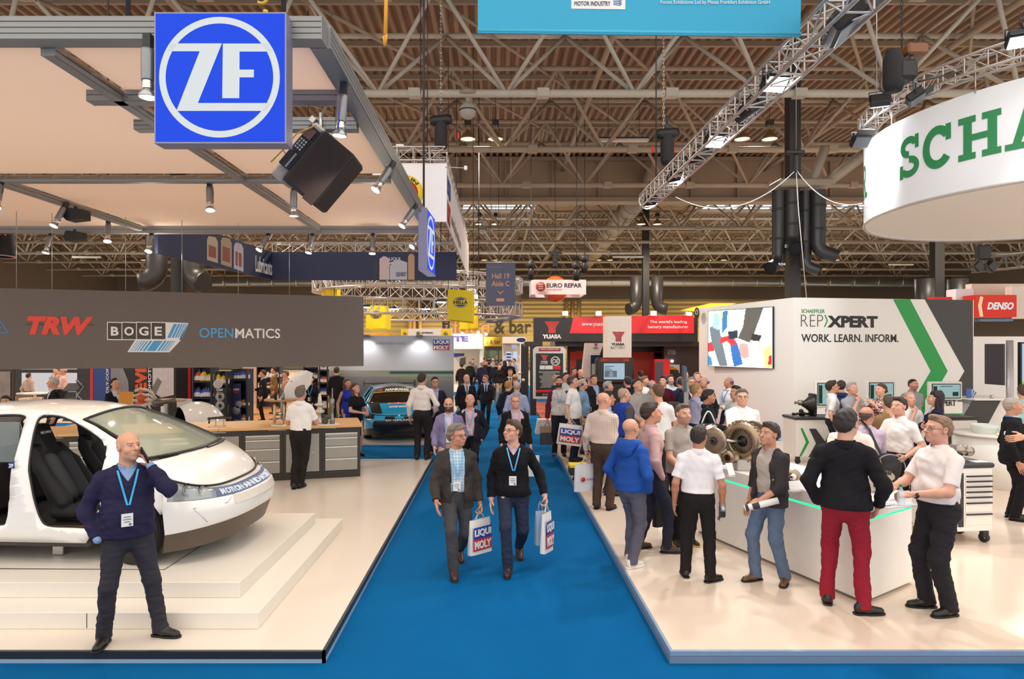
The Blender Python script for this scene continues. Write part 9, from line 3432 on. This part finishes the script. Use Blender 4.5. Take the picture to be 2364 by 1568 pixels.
# shelves with bottles
BC=['#c9322f','#2a4aa8','#d9d6d2','#e0b82a','#1c1b1e','#4a8a4a','#8f9298','#d06a2a']
rs=random.Random(11)
_b={}
def bottle(x,y,z,h,c,label,grp):
 k=(c,round(h,2))
 if k not in _b:
  t=thing('oil_bottle',label,'bottle',(0,0,0),0,grp)
  obj('bottle_body',MB().lathe([(0,0),(.3*h,0),(.3*h,.62*h),(.14*h,.8*h),(.12*h,.86*h)],10),M(c,.4),t)
  obj('cap',MB().lathe([(.14*h,.86*h),(.14*h,h),(0,h)],8),M('#1c1b1e' if c!='#1c1b1e' else '#c9322f',.4),t)
  obj('label_band',MB().lathe([(.306*h,.12*h),(.306*h,.5*h)],10),M('#e6e2da',.5),t)
  _b[k]=t
 else:
  t=copy_tree(_b[k],label,None,grp)
 t.location=(x,y,z)
def rack(label,x0,x1,D,zt,levels,grp,blabel,head=True,n=7,depth=.4):
 a,b=P(x0,800,D).x,P(x1,800,D).x
 T=thing('product_rack',label,'rack',(a,D,0))
 obj('frame',MB().box((a,D+depth,.05),(b,D+depth+.04,zt)).box((a,D,.02),(a+.04,D+depth,zt)).box((b-.04,D,.02),(b,D+depth,zt)),M('#3a3a44',.4,.4),T)
 if head:
  obj('header',MB().box((a,D-.02,zt),(b,D+.06,zt+.38)),M('#1f3476',.5),T)
  p=Plane((0,D-.02,0),(1,0,0))
  w=b-a
  text('LIQUI',(a+w*.3,D-.025,zt+.2),ux,uz,w*.4,.12,whi,T,bold=.05)
  text('MOLY',(a+w*.3,D-.025,zt+.06),ux,uz,w*.4,.12,RED,T,bold=.05)
 for z in levels:
  obj('shelf',MB().box((a+.04,D,z-.025),(b-.04,D+depth,z)),M('#26242a',.5),T)
  c=rs.choice(BC)
  for k in range(n):
   if rs.random()<.35:
    c=rs.choice(BC)
   bottle(a+(b-a)*(k+.7)/(n+.4),D+.12,z,rs.choice((.22,.26,.3)),c,blabel,grp)
 return T
rack('tall blue-headed product rack with rows of bottles, left of the egg chair',443,489,17.0,2.05,(.45,.85,1.25,1.68),'bottles on the blue-headed rack','small bottle on the tall blue-headed product rack')
T=rack('blue poster rack with car picture, right of the round white lamp',534,571,17.2,2.0,(.6,1.0,1.72),'bottles on the poster rack','small bottle on the blue poster rack',False,5)
p=Plane((0,17.16,0),(1,0,0))
g=MB()
p.panel(g,[(536,968),(556,970),(556,886),(536,886)],0,.02)
obj('poster',g,M('#202a52',.5,var=.4,vscale=3),T)
p.text('LIQUI',539,902,552,897,whi,T,bold=.05,off=.006)
p.text('MOLY',539,908,552,903,RED,T,bold=.05,off=.006)
obj('round_print',MB().lathe([(0,.006),(.11,.006),(.11,0)],20,p.at(545,948,.004),(0,-1,0)).lathe([(0,.006),(.1,.006),(.1,0)],20,p.at(551,934,.004),(0,-1,0)),M('#8f8f96',.4),T)
T=rack('dark spinner rack of round prints between the two tall racks',494,524,16.8,1.95,(1.62,),'bottles on the spinner rack','small bottle on the dark spinner rack',False,4)
p=Plane((0,16.76,0),(1,0,0))
g=MB()
p.panel(g,[(494,975),(523,975),(523,895),(494,895)],0,.02)
obj('poster',g,M('#24242c',.5,var=.3),T)
p.text('LIQUI',500,903,514,898,whi,T,bold=.05,off=.006)
p.text('MOLY',500,909,514,904,RED,T,bold=.05,off=.006)
for y in(916,937,968):
 obj('round_print',MB().lathe([(.05,.006),(.12,.006),(.12,0)],20,p.at(508,y,.004),(0,-1,0)),M('#a8a49c',.4),T)
for k,(x0,x1,D,zt,l)in enumerate(((592,646,27,2.9,'long bottle shelf behind the tan jacket man'),(700,735,26,2.9,'bottle shelf behind the smiling woman'),(736,757,23,2.6,'narrow product stand right of the smiling woman'))):
 rack(l,x0,x1,D,zt,(.4,.85,1.3,1.75,2.2),'bottles on the '+l.split(' behind')[0].split(' right')[0]+(' far back',' at the right','')[k],'small bottle on the '+l,False,(14,9,5)[k])
T,pl=wallpanel('bright white niche with dark bottles beside the backdrop',757,774,25,M('#e2e0e6',.4,emit=.45))
T,pl=wallpanel('blue-red logo panel above the narrow product stand',735,757,22.9,M('#22388a',.5),y1=836,z0=2.15)
# round lamp
p=P(503,887,15.2)
T=thing('floor_lamp','pale pink globe lamp on a thin pole before the racks','lamp',(p.x,p.y,0))
obj('lamp_globe',MB().ball(p,.105,20),M('#e9cdbf',.5,emit=.3),T)
obj('pole',MB().tube([(p.x,p.y,.02),p-V((0,0,.1))],.012,8),STEEL,T)
obj('base',MB().lathe([(0,0),(.15,0),(.15,.02),(0,.025)],20,(p.x,p.y,0)),STEEL,T)
# egg chair
c=V((-6.35,13.75,.82))
T=thing('egg_chair','glossy white egg chair with dark lining behind the worktop','chair',(c.x,c.y,0))
axd=V((-.72,-.66,.0)).normalized()
prof=[(0,-.62)]+[(.62*sin(t),-.62*cos(t))for t in np.linspace(.1,2.15,20)]
obj('shell',MB().lathe(prof,36,c,axd),M('#efece8',.15,coat=.6),T)
obj('lining',MB().lathe([(0,-.57)]+[(.58*sin(t),-.58*cos(t))for t in np.linspace(.1,2.1,16)],36,c,axd),M('#1d1716',.8),T)
obj('pedestal',MB().lathe([(0,0),(.3,0),(.3,.03),(.06,.06),(.06,.25),(0,.25)],24,(c.x,c.y,0)),STEEL,T)
A['egg'].location=(c.x-.05,c.y-.05,.0)
# barrel tables
for i,(x,yt,D,l)in enumerate(((383,923,14.6,'blue oil barrel table with round wooden top behind the car roof'),(652,922,15.4,'blue oil barrel table with round wooden top left of the man in white'))):
 p=P(x,yt,D)
 T=thing('barrel_table',l,'table',(p.x,D,0),0,'oil barrel tables')
 b=(p.x,D,0)
 zt=p.z
 obj('barrel',MB().lathe([(0,0),(.29,0),(.30,.02),(.285,.04),(.285,.3),(.3,.32),(.285,.34),(.285,.58),(.3,.60),(.285,.62),(.285,.86),(.3,.88),(0,.88)],32,b),M('#1f4aa0',.3,.3),T)
 obj('table_top',MB().lathe([(0,zt-.03),(.42,zt-.03),(.42,zt),(0,zt)],36,b),M('#c99a6a',.4),T)
 obj('stem',MB().lathe([(.05,.88),(.05,zt-.03)],12,b),STEEL,T)
 text('LIQUI MOLY OIL',(0,0,0),ux,uz,.5,.09,whi,T,bold=.05,bend=lambda x,y,z,b=b:(b[0]+.305*cos(-pi/2-.8+x/.3),b[1]+.305*sin(-pi/2-.8+x/.3),.12+y))
 if i:
  tag(obj('drink_cup',MB().lathe([(0,0),(.03,0),(.04,.15),(0,.15)],14,(p.x-.12,D-.12,zt)),BLACK),'black cup on the barrel table by the man in white','cup')
  tag(obj('glass_bottle',MB().lathe([(0,0),(.035,0),(.035,.12),(.015,.17),(.015,.21),(0,.21)],14,(p.x+.05,D-.1,zt)),M('#cfe0e6',.05,trans=.8)),'small clear water bottle on the barrel table by the man in white','bottle')
  # studio umbrella
p=P(684,890,16.5)
T=thing('studio_umbrella','white photo umbrella tilted beside the smiling woman','umbrella',(p.x,p.y,0))
ax=V((-.5,-.55,.55)).normalized()
obj('canopy',MB().lathe([(0,.16)]+[(.52*sin(t)/sin(1.1),.16-.4*(1-cos(t)))for t in np.linspace(.1,1.1,8)],8,p,ax,smooth=False),M('#f6f3f0',.7),T)
obj('shaft',MB().tube([p+ax*.2,p-ax*.6],.008,6).tube([p-ax*.5,(p.x+.25,p.y+.3,.02)],.012,6),DARK,T)
# stool, brochure stand, white table with chairs, robot exhibit
p=P(418,905,16.6)
T=thing('bar_stool','white-backed bar stool in front of the black grid wall','stool',(p.x,p.y,0))
obj('seat',MB().box((p.x-.2,p.y-.2,.74),(p.x+.2,p.y+.2,.79),0,.03),whi,T)
obj('backrest',MB().box((p.x-.2,p.y+.16,.8),(p.x+.2,p.y+.2,1.25),0,.02),M('#d9d3ce',.5),T)
for sx_ in(-1,1):
 for sy_ in(-1,1):
  obj('leg',MB().tube([(p.x+sx_*.15,p.y+sy_*.15,.74),(p.x+sx_*.2,p.y+sy_*.2,0)],.012,6),STEEL,T)
p=P(168,905,17.5)
T=thing('brochure_stand','folding metal brochure stand in front of the black partition','stand',(p.x,p.y,0))
for k,z in enumerate((.7,1.1,1.5)):
 obj('tray',MB().obox((p.x,p.y,z),(ux,(0,.8,.6),(0,-.6,.8)),(.2,.16,.01)),M('#2e2a2b',.4),T)
 obj('zigzag_arm',MB().tube([(p.x+.2,p.y-.12,z-.2),(p.x+.2,p.y+.14,z),(p.x+.2,p.y-.12,z+.2)],.012,6),STEEL,T)
obj('foot',MB().box((p.x-.22,p.y-.15,.0),(p.x+.22,p.y+.15,.03)).tube([(p.x,p.y+.16,0),(p.x,p.y+.16,1.7)],.015,6),STEEL,T)
p=P(75,905,21)
T=thing('white_table','round white table in the seating area at far left','table',(p.x,21,0))
obj('table_top',MB().lathe([(0,1.06),(.5,1.06),(.5,1.1),(0,1.1)],28,(p.x,21,0)),PAINT,T)
obj('pedestal',MB().lathe([(0,0),(.3,0),(.05,.05),(.05,1.06)],20,(p.x,21,0)),STEEL,T)
for i,(x,D,l)in enumerate(((72,19.6,'beige bucket chair in front of the round white table'),(50,20.4,'beige bucket chair left of the round white table'))):
 p=P(x,915,D)
 T=thing('bucket_chair',l,'chair',(p.x,D,0),0,'beige bucket chairs')
 obj('shell',MB().lathe([(0,.62),(.25,.64),(.3,.8),(.31,1.05),(.28,1.05),(.27,.8),(.2,.68)],24,(p.x,D,0),a0=rad(-160),a1=rad(100)),M('#d9bfa4',.5),T)
 obj('base',MB().lathe([(.2,0),(.2,.02),(.03,.04),(.03,.62)],16,(p.x,D,0)),STEEL,T)
p=P(327,920,13.6)
T=thing('robot_exhibit','pale mechanical axle exhibit on a white stand behind the car roof','exhibit',(p.x,p.y,0))
p.z=1.45
obj('stand',MB().box((p.x-.06,p.y-.06,0),(p.x+.06,p.y+.06,p.z-.1)).box((p.x+.42,p.y-.04,0),(p.x+.48,p.y+.04,p.z-.1)),PAINT,T)
cr=M('#d9d0c2',.35)
for k in range(4):
 z=p.z-.08+k*.1
 obj('axle_arm',MB().tube([p+V((-.2+.03*k,-.05,-.08+k*.1)),p+V((-.05,.05,-.1+k*.12)),p+V((.18,0,-.05+k*.09)),p+V((.25,.1,-.1+k*.05))],.028,8),cr,T)
obj('coupling',MB().lathe([(0,-.15),(.05,-.15),(.09,-.05),(.05,.05),(.04,.3),(0,.3)],16,p+V((.4,0,-.02)),(1,.1,.15)),M('#6f675c',.4,.5),T)
obj('orange_part',MB().ball(p+V((-.02,.05,.06)),(.12,.08,.1),12),M('#c9552a',.5),T)
p=P(288,925,14.2)
T=thing('lit_display','angled display desk with orange-lit pictures beside the bending man','display',(p.x,p.y,0))
obj('desk',MB().obox((p.x+.1,p.y,1.2),((.95,0,-.3),(0,1,0),(.3,0,.95)),(.32,.2,.02)),M('#3a3434',.4),T)
obj('lit_pictures',MB().box((p.x-.18,p.y+.1,1.3),(p.x+.12,p.y+.13,1.6)),M('#d98a3a',.4,emit=.5,var=0),T)
obj('leg',MB().box((p.x,p.y,0),(p.x+.06,p.y+.06,1.18)),STEEL,T)
# floor monitor, tyre and laptops among the crowd on the right
p=P(1606,900,13.4)
T=thing('display_wheel','upright black tyre on a grey rim beside the grey screen post','wheel',(p.x,p.y,.1))
XW=lambda u,v,w:(p.x-.45+u*.5+v*.85,p.y+v*-.5+u*.85,.62+w)
wheel(T,XW,0,0,.42)
obj('stand',MB().box((p.x-.75,p.y-.15,.1),(p.x-.15,p.y+.15,.63)),PAINT,T)
D=12.6
p=P(1584,900,D)
T=thing('monitor_post','grey post with a dark monitor edge-on among the visitors','monitor',(p.x,D,.1))
obj('post',MB().box((p.x-.04,D-.03,.1),(p.x+.04,D+.03,1.9)),M('#a9a9a8',.4),T)
obj('monitor',MB().obox((p.x-.06,D-.08,1.98),((.22,.975,0),(-.975,.22,0),uz),(.28,.03,.24),0,.01),M('#4a5a66',.2),T)
p=P(1338,1010,12.2)
T=thing('yellow_case','low black case with yellow lid on the white floor below the logo bag','case',(p.x,p.y,.1))
obj('case_body',MB().box((p.x-.2,p.y-.15,.2),(p.x+.2,p.y+.15,.34),0,.02),DARK,T)
obj('lid',MB().box((p.x-.2,p.y-.15,.342),(p.x+.14,p.y+.15,.4),0,.01),yel,T)
obj('feet',MB().lathe([(0,.1),(.09,.1),(.05,.2),(0,.2)],14,(p.x-.05,p.y,0)),DARK,T)
p=P(1640,985,10.6)
T=thing('turbo_exhibit','shiny ribbed metal converter with white hose left of the host','exhibit',(p.x,p.y,.1))
obj('plinth',MB().box((p.x-.3,p.y-.25,.1),(p.x+.3,p.y+.25,1.1),0,.01),PAINT,T)
obj('converter',MB().lathe([(0,1.1),(.11,1.1),(.12,1.13),(.11,1.16),(.13,1.2),(.12,1.24),(.13,1.28),(.1,1.34),(0,1.34)],24,(p.x-.03,p.y-.05,0)),CHROME,T)
obj('hose',MB().tube([(p.x-.14+.22*k/12,p.y,1.34+.2*sin(pi*k/12))for k in range(13)],.012,8),whi,T)
# dark engine showpiece and table in the crowd
p=P(1430,905,13.2)
T=thing('demo_car_body','dark car bonnet with open edge showing between the visitors','car part',(p.x,p.y,.1))
obj('bonnet',MB().grid([[V((p.x-.7+1.6*s,p.y+.8*t,1.0+.42*s-.1*(2*t-1)**2))for s in np.linspace(0,1,8)]for t in np.linspace(0,1,8)]),M('#26292e',.15,.5,coat=.6),T)
obj('trim_edge',MB().tube([V((p.x-.7,p.y,.91)),V((p.x+.9,p.y,1.33))],.014,6),CHROME,T)
obj('support',MB().box((p.x-.5,p.y+.2,.1),(p.x+.6,p.y+.6,.95)),DARK,T)
